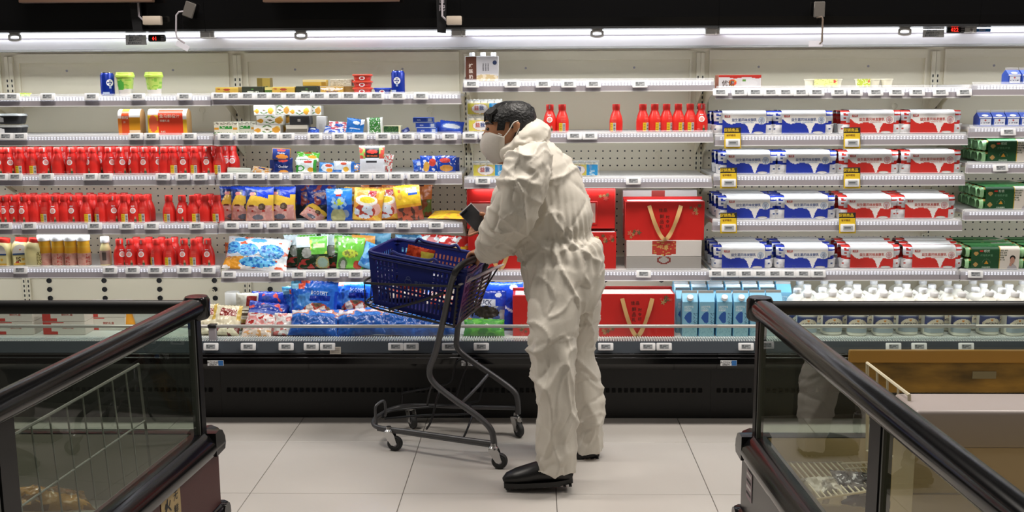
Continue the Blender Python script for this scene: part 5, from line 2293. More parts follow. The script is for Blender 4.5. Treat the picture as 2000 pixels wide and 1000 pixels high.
# ------------------------------------------------------------------ third bay
def roast(u, v):
    if u < .34:
        return C('5a3428')
    if ell(u, v, .66, .12, .36, .16):
        return C('c8b48a') if n2(u, v, 8, 3) > -.1 else C('ddd2bc')
    return C('b9bac2') if v > .3 else C('c9c8cc')


def mk_roast():
    t, tree = mk_box('yoghurt_box', .158, .07, .118, roast, 'a8a5a6', (), 'box', 36, 30)()
    b, subs = tree[0]
    mb = MB()
    for q, ch in enumerate('烤酸奶'):
        mb.text(ch, .021, mat('ink_d8ccc4', 'd8ccc4', .5), (-.052, -.0362, .072 - .026 * q))
    v = [(.062 + .010 * cos(2 * pi * k / 18), -.0362, .088 + .010 * sin(2 * pi * k / 18)) for k in range(18)]
    mb.add(v, [tuple(range(18))], mat('ink_24345a', '24345a', .5))
    for q in range(3):
        mb.text('风味发酵乳', .0075, mat('ink_6a6a72', '6a6a72', .5), (.006 + .012 * q, -.0362, .066), 1.0, -pi / 2)
    p = mb.build('lettering', b)
    subs.append(p)
    for x in (-.048, .005, .055):
        mb = MB()
        mb.lathe([(.011, 0), (.013, .002), (.013, .016), (.012, .018)], M_WHITE, 14, (x, 0, .118))
        tree.append((mb.build('cup_lid', t), []))
    return t, tree


Proto(mk_roast).put(P(942, 3, 0, YF + .085), 'brown and silver yoghurt box on third bay top shelf')
five = Proto(mk_five)
five.put(P(948, 3, 1, YF + .07), 'cultured milk five-pack, lower one left of man\'s head')
five.put(P(946, 3, 1, YF + .075) + Vector((0, 0, .0805)), 'cultured milk five-pack, upper one left of man\'s head')
five.put(P(957, 3, 2, YF + .07), 'cultured milk five-pack below mask on third shelf')
five.put(P(1135, 3, 2, YF + .07), 'cultured milk five-pack on third shelf right of man\'s back')

yg = YF + .07
zs5 = SHZ[(3, 4)]


def gz(py, y):
    return at(1000, py, y).z - zs5


gA = Proto(gift(.31, .185, .12, seed=2))
gB = Proto(gift(.31, .205, .12, True, False, True, 3))
pa = P(977, 3, 4, yg + .03)
gA.put(pa, 'red gift box with gold ribbon, lower left one behind man\'s arm')
gift_u = Proto(gift(.30, .195, .12, False, True, False, 4))
gift_u.put(pa + Vector((-.01, .02, .201)), 'red gift box with pale window, upper left one behind phone')
pb = P(1140, 3, 4, yg + .03)
gA.put(pb, 'red gift box with gold ribbon, lower one just right of man\'s back')
gift_v = Proto(gift(.30, .195, .12, False, True, False, 9, 0.0, .088))
gift_v.put(pb + Vector((-.0, .02, .201)), 'red gift box with pale window, upper one just right of man\'s back')


def whitebox(u, v):
    if abs(u - .5) < .16 and v > .08 + .35 * max(0, abs(u - .5) - .06) or (abs(u - .5) < .03 and v > .02):
        return C('b83a30') if not (n2(u, v, 20, 3) > .25) else C('c8a45a')
    return C('dcd8d4')


wb1 = Proto(mk_box('gift_box', .365, .13, .066, lambda u, v: C('7a2a24') if (abs(((u - .5) / .08) ** 2 + ((v - .75) / .3) ** 2 - 1) < .35) else C('a9a6a2'), 'b4b1ad', (), 'gift box', 44, 14))
pw = P(1293, 3, 4, yg + .03)
wb1.put(pw, 'grey-white gift box at bottom of stack under red carrier')
wb2 = Proto(mk_box('gift_box', .365, .13, .078, whitebox, 'd2cfca', (('礼盒', .022, 'd8b46a', 0, .045),), 'gift box', 50, 16))
wb2.put(pw + Vector((0, 0, .0665)), 'white gift box with red centre band, second from bottom of stack')
wb3 = Proto(mk_box('gift_box', .37, .06, .23, lambda u, v: C('b83a30') if .38 < u < .56 and v > .8 else (C('c8857c') if u < .06 and n2(u, v, 7) > -.1 else C('dcd8d4')), 'd2cfca', (), 'gift box', 44, 20))
wb3.put(pw + Vector((-.005, .13, .145)), 'white gift box standing upright behind red carrier')
gC = Proto(gift(.385, .190, .10, True, False, True, 6))
gC.put(pw + Vector((.002, -.004, .145)), 'wide red gift carrier with gold ribbon, on white boxes right of man', (.0, 0, 0))
# deck
gD = Proto(gift(.36, .21, .13, True, False, True, 7))
gD.put(PD(1241, 4.88), 'wide red gift carrier on deck, right of man\'s legs', (0, 0, 0))
gE = Proto(gift(.24, .20, .13, False, False, True, 8))
gE.put(PD(1050, 4.90), 'red gift box on deck half hidden behind man\'s front leg')

# ------------------------------------------------------------------ milk cartons and jugs on the deck
gc, gn = Proto(mk_gable(True)), Proto(mk_gable(False))
for r in range(5):
    y = 4.86 + r * .079
    row = [(1345, 1), (1377, 0), (1411, 1), (1444, 1), (1476, 0), (1508, 0)] if r == 0 else [(1334 + 33 * k - 2 * r, k % 2) for k in range(6 if r < 3 else 7)]
    for k, (px, c) in enumerate(row):
        (gc if c else gn).put(PD(px, y + (.012 if (k in (4, 5) and r == 0) else 0)), '%s blue milk carton from left, %s row on deck' % (ORD[k], ('front', 'second', 'third', 'fourth', 'rear')[r]), (0, 0, random.uniform(-.03, .03)), 'blue milk cartons on the deck')
jug = Proto(mk_jug)
rows = [[1576, 1625, 1674, 1725, 1773, 1823, 1877, 1931, 1981], [1556, 1605, 1654, 1703, 1752, 1801, 1851, 1903, 1955, 2005],
        [1575, 1624, 1672, 1720, 1768, 1818, 1868, 1918, 1968], [1560, 1608, 1656, 1704, 1752, 1800, 1848, 1897, 1946, 1994]]
for r, row in enumerate(rows):
    for k, px in enumerate(row):
        jug.put(PD(px, 4.87 + r * .108 + (.02 if k % 3 == 1 else 0), 0, 600), '%s white milk jug from left, %s row on right-hand deck' % (ORD[k], ('front', 'second', 'third', 'rear')[r]),
                (0, 0, random.uniform(-.15, .25)), 'white milk jugs on the deck')

# ------------------------------------------------------------------ fourth bay
Proto(mk_box('yoghurt_box', .205, .08, .062, lambda u, v: C('b0281f') if v > .80 + .06 * sin(u * 12) else ((C('d8482e') if n2(u, v, 9) > 0 else C('e0a030')) if ell(u, v, .33, .42, .09, .26) and not ell(u, v, .33, .42, .04, .1) else (C('5a8a3a') if ell(u, v, .60, .58, .05, .1) else (C('d0cfd2') if ell(u, v, .72, .35, .2, .3) else C('c9c7ca')))), '8a4a34', (('优诺', .030, '4a3a38', -.056, .020),), 'box', 50, 18)).put(
    P(1441, 4, 0, YF + .085), 'white and red yoghurt box with orange flower print, fourth bay top shelf', (0, 0, .03))


def mk_cups(n, label):
    def mk():
        t = thing('dessert_cups', '', 'cup pack')
        tree = []
        for k in range(n):
            mb = MB()
            mb.lathe([(.020, 0), (.023, .003), (.027, .034), (.030, .036), (.030, .040), (.0, .041)], mat('cup_cream', 'dcd8c4', .35), 20, ((k - (n - 1) / 2) * .061, 0, 0))
            tree.append((mb.build('cup', t), []))
        mb = MB()
        mb.paint(lambda u, v: (label[0] + u * label[1], -.031, .004 + v * .036), lambda u, v: C('d84a4a') if ell(u, v, .88, .7, .06, .2) else (C(label[2]) if n2(u, v, 10, 3) > -.2 else C(label[3])), 24, 8, M_CARD)
        tree.append((mb.build('label', t), []))
        return t, tree
    return mk


Proto(mk_cups(3, (-.050, .11, 'e4e49a', 'c8cf7a'))).put(P(1607, 4, 0, YF + .10), 'three cream dessert cups with pale yellow label on top shelf')
Proto(mk_cups(3, (-.088, .062, 'b8c84a', 'e8e8c0'))).put(P(1706, 4, 0, YF + .10), 'three cream dessert cups with small lime label on top shelf, right set')
ybl = Proto(mk_yog('2138a8', '55699a', '9ab4d4'))
yrd = Proto(mk_yog('cf2f28', 'c2544c', 'd8928c'))
GY = 'yoghurt multipacks in the fourth bay'
for s, ((b1, b2), (r1, r2)) in {1: ((1448, 1563), (1694, 1811)), 2: ((1456, 1571), (1690, 1811)), 3: ((1456, 1568), (1689, 1800)), 4: ((1447, 1568), (1694, 1814))}.items():
    for (pr, px, nm) in ((ybl, b1, 'left blue'), (ybl, b2, 'right blue'), (yrd, r1, 'left red'), (yrd, r2, 'right red')):
        pr.put(P(px, 4, s, YF + .095), '%s yoghurt multipack on the %s, front row, fourth bay' % (nm, SHELFWORD[s]), (0, 0, random.uniform(-.015, .015)), GY)
        for k in range(2):
            if s == 4 or k == 0 or s == 3:
                pr.put(P(px - 9 - 7 * k, 4, s, YF + .21 + .112 * k), '%s yoghurt multipack on the %s, %s row, fourth bay' % (nm, SHELFWORD[s], ('second', 'third')[k]), (0, 0, random.uniform(-.03, .03)), GY)

# ------------------------------------------------------------------ rightmost bay
def mk_small_gable():
    t = thing('milk_carton', '', 'carton')
    w = .062
    mb = MB()
    mb.rbox(-w / 2, w / 2, -.03, .03, 0, .045, mat('mini_blue', '2a49a4', .45), .001, 1)
    b = mb.build('carton_body', t)
    mb = MB()
    mb.prism([(-.03, .045), (.03, .045), (.003, .066), (-.003, .066)], 'x', -w / 2, w / 2, mat('mini_blue', '2a49a4', .45))
    g = mb.build('gable_top', t)
    mb = MB()
    mb.rbox(-w / 2, w / 2, -.002, .002, .065, .077, mat('fin_grey', 'b3b0ac', .45), .0006, 1)
    f = mb.build('top_fin', t)
    mb = MB()
    mb.paint(lambda u, v: ((u - .5) * (w - .002), -.0305, .001 + v * .044), lambda u, v: (C('a8434a') if ell(u, v, .5, .66, .1, .08) else (C('5a607a') if .34 < v < .46 and .15 < u < .85 and n2(u, v, 30) > -.1 else C('d3d6e0'))) if rect(u, v, .08, .95, .1, .8) else (C('eef0f4') if v > .85 else C('2a49a4')), 22, 16, M_CARD, False)
    p = mb.build('front_print', b)
    mb = MB()
    v = [(.016 * cos(2 * pi * k / 16), -.0235 + .006 * sin(2 * pi * k / 16), .0525 + .0048 * sin(2 * pi * k / 16)) for k in range(16)]
    mb.add(v, [tuple(range(16))], M_WHITE)
    q = mb.build('gable_print', g)
    return t, [(b, [p]), (g, [q]), (f, [])]


mini = Proto(mk_small_gable)
for i, px in enumerate((1974, 2001)):
    mini.put(P(px, 5, 0, YF + .075), 'mini blue and white milk carton, %s on rightmost bay top shelf' % ('left one', 'right one at picture edge')[i], (0, 0, .1))
for i, px in enumerate((1918, 1945, 1972, 1999)):
    mini.put(P(px, 5, 1, YF + .075), '%s mini blue and white milk carton from left, rightmost bay second shelf' % ORD[i], (0, 0, .04))
grn = Proto(mk_green)
for s, xs in {2: (1962, 2066), 3: (1957, 2062), 4: (1929, 2034)}.items():
    for k, px in enumerate(xs):
        grn.put(P(px, 5, s, YF + .09), 'green yoghurt multipack with portrait panel, %s on %s of rightmost bay' % (('first', 'second')[k], SHELFWORD[s]), (0, 0, 0), 'green yoghurt multipacks')
    for r in range(1, 3):
        for k, px in enumerate((xs[0] - 15 * r, xs[1] - 15 * r)):
            grn.put(P(px, 5, s, YF + .09 + .108 * r), 'green yoghurt multipack, %s in %s row on %s of rightmost bay' % (('first', 'second')[k], ('', 'second', 'third')[r], SHELFWORD[s]), (0, 0, 0), 'green yoghurt multipacks')

# ------------------------------------------------------------------ price tags
ptag = Proto(mk_tag)
TAGS = {
    (1, 0): (3, 24, 93, 179, 269, 360), (1, 1): (12, 39, 265, 296, 370), (1, 2): (2, 30, 91, 177, 206, 318, 357, 391),
    (1, 3): (10, 57, 185, 248, 296, 384), (1, 4): (40, 215, 259, 303, 360, 407),
    (2, 0): (427, 456, 484, 512, 540, 568, 597, 624, 652, 681, 708, 736, 777, 822), (2, 1): (440, 475, 506, 532, 561, 615, 663, 702, 748, 795, 835, 878),
    (2, 2): (441, 475, 503, 537, 579, 622, 653, 683, 712, 743, 774, 810, 839), (2, 3): (453, 499, 535, 580, 631, 670, 738, 788, 852),
    (2, 4): (447, 539, 584, 649, 695, 740), (3, 0): (921, 1000, 1061, 1111, 1159, 1250), (3, 1): (918, 950, 1122, 1152),
    (3, 2): (943, 1237), (3, 4): (1257,), (4, 0): (1407, 1444, 1475, 1505, 1534, 1564, 1595, 1638, 1670, 1710, 1751, 1791, 1837, 1883),
    (4, 4): (1399, 1428, 1457, 1485, 1513, 1541, 1569, 1598), (5, 1): (1969,), (5, 2): (1954,), (5, 4): (1905,),
}
for (b, s), xs in TAGS.items():
    ya, yb_ = RAIL[b][s]
    for i, px in enumerate(xs):
        q = at(px, ya + .40 * (yb_ - ya), YF - .010)
        ptag.put(q, '%s white electronic price tag from left along %s, %s' % (ORD[i], SHELFWORD[s], BAYNAME[b]), (-.28, random.uniform(-.02, .02), random.uniform(-.05, .05)), 'electronic price tags')
for i, px in enumerate((412, 485, 559, 608, 640, 773, 803, 878, 940, 1183, 1265, 1297, 1457, 1745, 1795, 1887)):
    q = at(px, 677, YBASE - .010)
    ptag.put(q, '%s white electronic price tag from left along the deck rail' % ORD[i], (-.2, 0, 0), 'electronic price tags')
promo = Proto(mk_promo)
for s, xs in {1: (1431, 1664), 2: (1423, 1664), 3: (1423, 1655)}.items():
    for i, px in enumerate(xs):
        q = at(px, RAIL[4][s][0] + .22 * 25, YF - .016)
        promo.put(q, 'yellow and black promotion tag, %s one on %s of fourth bay' % (('left', 'right')[i], SHELFWORD[s]), (-.12, 0, .03), 'yellow promotion tags')
q = at(655, 684, YBASE - .012)
mb = MB()
mb.box(-.026, .026, -.001, .001, -.018, .016, mat('tab_paper', 'c9c2b8', .6))
for r in range(3):
    mb.box(-.020, .020, -.0016, -.001, -.010 + r * .008, -.007 + r * .008, mat('tab_ink', '8a8480', .6))
tag(mb.build('paper_tab', None, q), 'small beige paper tab hanging below deck rail under large blue snack bags', 'label')
# ------------------------------------------------------------------ shopping cart with loose blue basket
NR, NF = at_z(975, 915, 0), at_z(771, 880, 0)          # near wheels on the floor
FR, FF = at_z(1013, 853, 0), at_z(806, 836, 0)         # far wheels
CARTO = (NR + FF) / 2


def _plane(a, b):
    d = (b - a)
    d.z = 0
    n = Vector((d.y, -d.x, 0)).normalized()
    return a.copy(), n


PN, PF_ = _plane(NR, NF), _plane(FR, FF)


def nr(px, py, k=0.0):
    """point on the cart's near side (k=0), far side (k=1) or between"""
    a = at_pl(px, py, *PN)
    if not k:
        return a
    b = at_pl(px, py, *PF_)
    return a.lerp(b, k)


def smooth_path(pts, n=6):
    pts = [Vector(p) for p in pts]
    out = []
    for i in range(len(pts) - 1):
        p0, p1, p2, p3 = pts[max(i - 1, 0)], pts[i], pts[i + 1], pts[min(i + 2, len(pts) - 1)]
        for q in range(n):
            t = q / n
            out.append(0.5 * ((2 * p1) + (p2 - p0) * t + (2 * p0 - 5 * p1 + 4 * p2 - p3) * t * t + (3 * p1 - p0 - 3 * p2 + p3) * t ** 3))
    out.append(pts[-1])
    return out


cart = thing('shopping_cart', 'dark grey steel shopping cart frame on four casters pushed by man in coverall', 'cart', CARTO)


def cpart(mb, name, parent=None):
    mb.v = [p - CARTO for p in mb.v]
    return mb.build(name, parent or cart)


def wire(name, pts, r, m, parent=None, n=5, seg=8, closed=False):
    mb = MB()
    mb.tube(smooth_path(pts, n) if n > 1 else pts, r, m, seg, closed)
    return cpart(mb, name, parent)


M_FRAME = mat('cart_frame', '58585a', 0.42, metal=0.5)
M_WIRE = mat('cart_wire', '2c2c2e', 0.4, metal=0.5)
# main tubes, near and far
wire('side_tube', [nr(888, 534), nr(880, 560), nr(866, 625), nr(850, 690), nr(839, 722), nr(846, 746), nr(880, 775), nr(932, 812), nr(957, 836), nr(964, 858), nr(965, 880)], .0135, M_FRAME, n=6, seg=12)
wire('side_tube', [nr(955, 506, 1), nr(948, 520, 1), nr(925, 560, 1), nr(900, 615, 1), nr(892, 660, 1), nr(895, 682, 1), nr(920, 704, 1), nr(975, 742, 1), nr(1004, 765, 1), nr(1011, 784, 1), nr(1012, 808, 1)], .0135, M_FRAME, n=6, seg=12)
wire('handle_bar', [nr(888, 536), nr(892, 527), nr(906, 515, .10), nr(930, 505, .45), nr(948, 499, .85), nr(957, 500, .96), nr(954, 508, 1)], .0150, mat('handle_black', '1e1e20', .5), n=6, seg=12)
# base loop
wire('base_tube', [nr(966, 866), nr(900, 857), nr(800, 843), nr(745, 836), nr(730, 829, .08), nr(732, 818, .25), nr(745, 809, .5), nr(762, 800, .75), nr(790, 793, .95), nr(830, 792, 1), nr(920, 795, 1), nr(1011, 797, 1)], .0105, M_FRAME, n=5, seg=10)
mb = MB()
pl = [nr(738, 836), nr(964, 869)]
d = (pl[1] - pl[0]).normalized()
mb.tube([pl[0] - Vector((0, 0, .004)), pl[1] - Vector((0, 0, .004))], .010, M_FRAME, 8, flat=1.0)
cpart(mb, 'base_bar')
# front bumper loop
wire('bumper_loop', [nr(735, 829, .05), nr(733, 800, .05), nr(737, 790, .1), nr(750, 783, .25), nr(753, 800, .3), nr(752, 812, .35)], .0065, M_FRAME, n=4)
# lower rack wires
R = .0048
wire('rack_wire', [nr(752, 818, .15), nr(830, 811, .15), nr(915, 808, .3), nr(918, 793, .5), nr(905, 790, .7), nr(790, 799, .6), nr(752, 806, .4), nr(748, 815, .2)], R, M_WIRE, n=3)
wire('rack_wire', [nr(786, 789, .9), nr(787, 773, .9), nr(790, 767, .9), nr(845, 757, .9), nr(880, 746, .9), nr(886, 725, .9), nr(893, 706, .9), nr(905, 702, .9), nr(912, 712, .9), nr(900, 745, .9), nr(888, 785, .9)], R, M_WIRE, n=3)
wire('rack_wire', [nr(833, 838, .0), nr(843, 820, .0), nr(853, 780, .1), nr(858, 765, .15), nr(850, 755, .3), nr(845, 750, .4), nr(838, 770, .55), nr(834, 795, .7)], R, M_WIRE, n=3)
wire('rack_wire', [nr(905, 784, .5), nr(936, 752, .8), nr(955, 729, 1)], .0075, M_FRAME, n=2)
wire('rack_wire', [nr(948, 742, 1), nr(940, 765, .95), nr(932, 784, .9), nr(890, 788, .9)], R, M_WIRE, n=3)
wire('rack_wire', [nr(905, 855, 0), nr(912, 840, .1), nr(925, 806, .4)], R, M_WIRE, n=3)
# casters: fork, stem and wheel
for (P0, ang, far) in ((NR, .5, 0), (NF, 1.0, 0), (FR, 1.5, 1), (FF, .9, 1)):
    mb = MB()
    mb.M = Matrix.Translation(P0 - CARTO)
    fwd = Vector((cos(ang), -sin(ang) * .7, 0))
    a = math.atan2(NF.y - NR.y, NF.x - NR.x) + {0: .35, 1: -.6}[far]
    Rz = Matrix.Rotation(a, 4, 'Z')
    mb.M = Matrix.Translation(P0 - CARTO) @ Rz
    mb.lathe([(.021, .086), (.021, .094), (.013, .100), (.011, .112)], M_CHROME, 16, (.025, 0, 0))
    for sy in (-1, 1):
        mb.prism([(.0, .028), (-.012, .036), (-.002, .075), (.006, .088), (.045, .088), (.044, .076), (.012, .030)], 'y', sy * .0165 - .0015, sy * .0165 + .0015, M_CHROME)
    fork = mb.build('caster_fork', cart)
    mb = MB()
    mb.M = Matrix.Translation(P0 - CARTO) @ Rz @ Matrix.Translation((-.002, 0, .0345)) @ Matrix.Rotation(pi / 2, 4, 'X')
    mb.lathe([(.012, -.0135), (.022, -.0130), (.024, -.0105), (.030, -.0115), (.0345, -.006), (.0345, .006), (.030, .0115), (.024, .0105), (.022, .0130), (.012, .0135)], M_RUBBER, 26)
    mb.lathe([(.009, -.0150), (.011, -.0140), (.011, .0140), (.009, .0150)], M_GREY, 14)
    mb.build('wheel', fork)
# cradle of wire under the basket
cw = [nr(712, 553), nr(780, 556), nr(850, 558), nr(898, 560)]
wire('cradle_wire', cw, .0055, M_WIRE)
wire('cradle_wire', [nr(712, 553), nr(716, 546, .3), nr(745, 534, .7), nr(790, 530, 1)], .0055, M_WIRE)
wire('cradle_wire', [nr(713, 592), nr(735, 603), nr(800, 618), nr(886, 637)], .0045, M_WIRE)
wire('cradle_wire', [nr(713, 592), nr(722, 583, .3), nr(748, 570, .7), nr(775, 562, 1)], .0045, M_WIRE)
for k in range(7):
    q = k / 6
    a, b = nr(713, 592).lerp(nr(775, 562, 1), q), nr(886, 637).lerp(nr(930, 600, 1), q)
    wire('cradle_wire', [a, b], .0026, M_WIRE, n=1, seg=6)
mb = MB()
for k in range(20):
    q = k / 19
    a, b = nr(713, 592).lerp(nr(886, 637), q), nr(775, 562, 1).lerp(nr(930, 600, 1), q)
    mb.tube([a, b], .0022, M_WIRE, 5)
cpart(mb, 'cradle_grid')['kind'] = 'stuff'
for k in range(7):
    q = k / 6
    t0, b0 = nr(712, 553).lerp(nr(790, 530, 1), q), nr(713, 592).lerp(nr(775, 562, 1), q)
    wire('cradle_wire', [t0, b0], .0026, M_WIRE, n=1, seg=6)
wire('brace_wire', [nr(760, 605), nr(815, 590), nr(868, 572)], .0058, M_WIRE, n=2)
# rear flap: slatted grey plastic panel with a pale top edge
A0, A1, B0, B1 = nr(894, 560), nr(962, 523, 1), nr(886, 638), nr(936, 598, 1)
for k in range(10):
    q = k / 9
    wire('flap_slat', [A0.lerp(B0, q), A1.lerp(B1, q)], .0042 if k % 9 else .007, mat('flap_grey', '2a2a2c', .5), n=1, seg=6)
for k in range(5):
    q = k / 4
    wire('flap_rib', [A0.lerp(A1, q), B0.lerp(B1, q)], .0042, mat('flap_grey', '2a2a2c', .5), n=1, seg=6)
e0, e1 = nr(898, 556), nr(983, 516, 1)
u_ = (e1 - e0).normalized()
mb = MB()
w_ = u_.cross(Vector((0, 0, 1))).normalized()
for (dz, dw, m) in ((0, 0, mat('flap_pale', 'a9a3a2', .4)),):
    mb.tube([e0, e0.lerp(e1, .3), e0.lerp(e1, .9), e1], [.008, .011, .011, .006], m, 10, flat=.5)
cpart(mb, 'flap_edge')
wire('flap_rib', [e1 + Vector((-.02, 0, -.01)), nr(950, 560, 1), nr(930, 602, 1)], .004, M_WIRE, n=3, seg=6)
wire('flap_rib', [nr(940, 556, .8), nr(922, 618, .8)], .004, M_WIRE, n=1, seg=6)

# ---- the blue basket
Tn0, Tn1, Tf0, Tf1 = nr(720, 492, .03), nr(912, 529, .05), nr(774, 467, .97), nr(948, 499, .95)
Bn0, Bn1 = nr(730, 592, .06), nr(892, 633, .07)
inw = (Tf0 - Tn0)
inw.z = 0
Bf0, Bf1 = Bn0 + inw * .80, Bn1 + (Tf1 - Tn1) * .80
M_BLUE = mat('basket_blue', '0c1a62', .36)
BO = (Bn0 + Bf1) / 2
basket = thing('shopping_basket', 'dark blue slotted plastic basket resting in the cart cradle', 'basket', BO)


def bwall(t0, t1, b0, b1, name, cols, openf, rows=24):
    """wall from bottom edge b0-b1 to top edge t0-t1 built as real bars between open slots"""
    mb = MB()
    n = Vector((0, 0, 0))
    n = (t1 - t0).cross(b0 - t0).normalized() * .0016
    V = {}

    def vid(i, j, s):
        k = (i, j, s)
        if k not in V:
            p = b0.lerp(b1, i / cols).lerp(t0.lerp(t1, i / cols), j / rows)
            V[k] = len(vs_)
            vs_.append(p + n * s - BO)
        return V[k]
    vs_, fs_ = [], []
    for i in range(cols):
        for j in range(rows):
            if openf(i, j):
                continue
            for s in (-1, 1):
                fs_.append((vid(i, j, s), vid(i + 1, j, s), vid(i + 1, j + 1, s), vid(i, j + 1, s)))
            for (di, dj, e) in ((-1, 0, (0, 0, 0, 1)), (1, 0, (1, 0, 1, 1)), (0, -1, (0, 0, 1, 0)), (0, 1, (0, 1, 1, 1))):
                ii, jj = i + di, j + dj
                if not (0 <= ii < cols and 0 <= jj < rows) or openf(ii, jj):
                    a, b = (i + e[0], j + e[1]), (i + e[2], j + e[3])
                    fs_.append((vid(*a, -1), vid(*b, -1), vid(*b, 1), vid(*a, 1)))
    mb.add(vs_, fs_, M_BLUE)
    return mb.build(name, basket)


def slots(cols, logo):
    def f(i, j):
        if i % 2 == 0 or i < 3 or i > cols - 4:
            return False
        low = 2 <= j <= 6 or 8 <= j <= 9 or 10 < j < 12
        if 2 <= j <= 6 or 8 <= j == 8 or (9 < j <= 11):
            return True
        if logo and .32 < i / cols < .66:
            return False
        return 13 <= j <= 15 or j == 17 or 18 < j <= 20
    return f


bwall(Tn0, Tn1, Bn0, Bn1, 'long_wall', 46, slots(46, True))
bwall(Tf0, Tf1, Bf0, Bf1, 'long_wall', 46, slots(46, False))
bwall(Tn0, Tf0, Bn0, Bf0, 'end_wall', 28, slots(28, False))
bwall(Tn1, Tf1, Bn1, Bf1, 'end_wall', 28, slots(28, False))
mb = MB()
mb.add([p - BO for p in (Bn0, Bn1, Bf1, Bf0)] + [p - BO + Vector((0, 0, -.004)) for p in (Bn0, Bn1, Bf1, Bf0)], [(0, 1, 2, 3), (7, 6, 5, 4), (0, 4, 5, 1), (1, 5, 6, 2), (2, 6, 7, 3), (3, 7, 4, 0)], M_BLUE)
mb.build('basket_floor', basket)
mb = MB()
cn = [Tn0, Tn1, Tf1, Tf0]
ctr = sum(cn, Vector()) / 4
rim = []
for k in range(4):
    a, p, b = cn[k - 1], cn[k], cn[(k + 1) % 4]
    p = p + (p - ctr) * .03
    for q in (.0, .5, 1.0):
        s, e = p + (a - p).normalized() * .04, p + (b - p).normalized() * .04
        rim.append(s.lerp(p, q * 1.0).lerp(p.lerp(e, q), q) - BO)
for (dz, r) in ((0, .0085), (-.018, .0065)):
    mb.tube([p + Vector((0, 0, dz)) for p in rim], r, M_BLUE, 8, closed=True)
mb.build('rim', basket)
# two carrying handles folded down on the long rims
for (a, b, s) in ((Tn0, Tn1, 1), (Tf0, Tf1, -1)):
    up = Vector((0, 0, .014))
    pts = [a.lerp(b, .22) + up * .2, a.lerp(b, .26) + up * 1.5, a.lerp(b, .34) + up * .9, a.lerp(b, .60) + up * .9, a.lerp(b, .68) + up * 1.6, a.lerp(b, .72) + up * .2]
    mb = MB()
    mb.tube([p - BO for p in smooth_path(pts, 4)], .007, M_BLUE, 8)
    h = mb.build('carry_handle', basket)
# grey shop mark: round face outline and four characters
ux = (Tn1 - Tn0).normalized()
uz = ((Tn0 - Bn0) - ux * (Tn0 - Bn0).dot(ux)).normalized()
nn = ux.cross(uz).normalized()
if nn.y > 0:
    nn = -nn
c0 = Bn0.lerp(Bn1, .52).lerp(Tn0.lerp(Tn1, .52), .60) + nn * .0032 - BO
M_MARK = mat('mark_grey', '4a5482', .5)
mb = MB()


def onwall(x, z):
    return c0 + ux * x + uz * z


vv, ff = txt('盒马鲜生')
mb.add([onwall(.026 + p.x * .021, -.004 + p.y * .021) for p in vv], ff, M_MARK)
for (cx, cz, rx, rz) in ((-.046, -.004, .017, .013), (-.046, .011, .011, .009)):
    N = 22
    o = [onwall(cx + rx * cos(2 * pi * k / N), cz + rz * sin(2 * pi * k / N)) for k in range(N)]
    i_ = [onwall(cx + (rx - .0025) * cos(2 * pi * k / N), cz + (rz - .0025) * sin(2 * pi * k / N)) for k in range(N)]
    mb.add(o + i_, [(k, (k + 1) % N, N + (k + 1) % N, N + k) for k in range(N)], M_MARK)
mb.build('shop_mark', basket)
# red and yellow pouch sticking out of the basket
pp = Tn0.lerp(Tn1, .33).lerp(Tf0.lerp(Tf1, .18), .55)
pr = Proto(mk_bag('snack_pouch', .13, .20, .02, lambda u, v: C('c8b84a') if u > .62 - .3 * (v - .5) and v < .93 else (C('a8361f') if n2(u, v, 5) > -.15 else C('c84a2a')), 'a8361f', seed=70))
pr.put(pp + Vector((.01, 0, -.185)), 'red and yellow pouch poking up out of blue basket', (.1, .28, .35))
# folded notes inside
pr2 = Proto(mk_bag('snack_pouch', .16, .12, .03, lambda u, v: C('e8e0d8') if n2(u, v, 5) > 0 else C('c84a3a'), 'c8c0b8', seed=71, stand=False))
q = Bn0.lerp(Bf0, .5).lerp(Bn1.lerp(Bf1, .5), .3)
pr2.put(q + Vector((0, 0, .03)), 'white and red pouch lying in bottom of blue basket, front end', (-1.3, 0, .3))
q = Bn0.lerp(Bf0, .5).lerp(Bn1.lerp(Bf1, .5), .72)
pr2.put(q + Vector((0, 0, .03)), 'white and red pouch lying in bottom of blue basket, handle end', (-1.3, 0, -.2))
# ------------------------------------------------------------------ man in white coverall
M_SKIN = mat('skin', 'b07c5c', .5, noise_=(30, .08))
M_TYVEK = mat('coverall_white', 'd8d2c6', .55, bump=(14, .30))
M_HAIR = mat('hair_black', '0f0f11', .42, bump=(90, .6))


def J(px, py, Y):
    return at(px, py, Y)


def fuse(mb, voxel, smooth_it, name='body'):
    """union of overlapping lofts into one continuous skin"""
    me = mb.mesh(name, 0)
    ob = bpy.data.objects.new(name, me)
    COL.objects.link(ob)
    m = ob.modifiers.new('r', 'REMESH')
    m.mode = 'VOXEL'
    m.voxel_size = voxel
    if smooth_it:
        s = ob.modifiers.new('s', 'SMOOTH')
        s.factor = .5
        s.iterations = smooth_it
    dg = bpy.context.evaluated_depsgraph_get()
    out = bpy.data.meshes.new_from_object(ob.evaluated_get(dg))
    bpy.data.objects.remove(ob)
    for p in out.polygons:
        p.use_smooth = True
    return out


def lf(mb, rows, m, seg=22):
    """rows: (px, py, Y, half width in px, depth half width in m)"""
    rr = []
    for (px, py, Y, hw, b) in rows:
        c = J(px, py, Y)
        rr.append((c, hw * kpx(Y, c.z), b))
    mb.loft(rr, m, seg)


YN, YFL = 3.93, 4.31           # near (swinging) leg, far (standing) leg
MANO = Vector((J(1090, 700, 4.15).x, 4.15, 0))
body = MB()
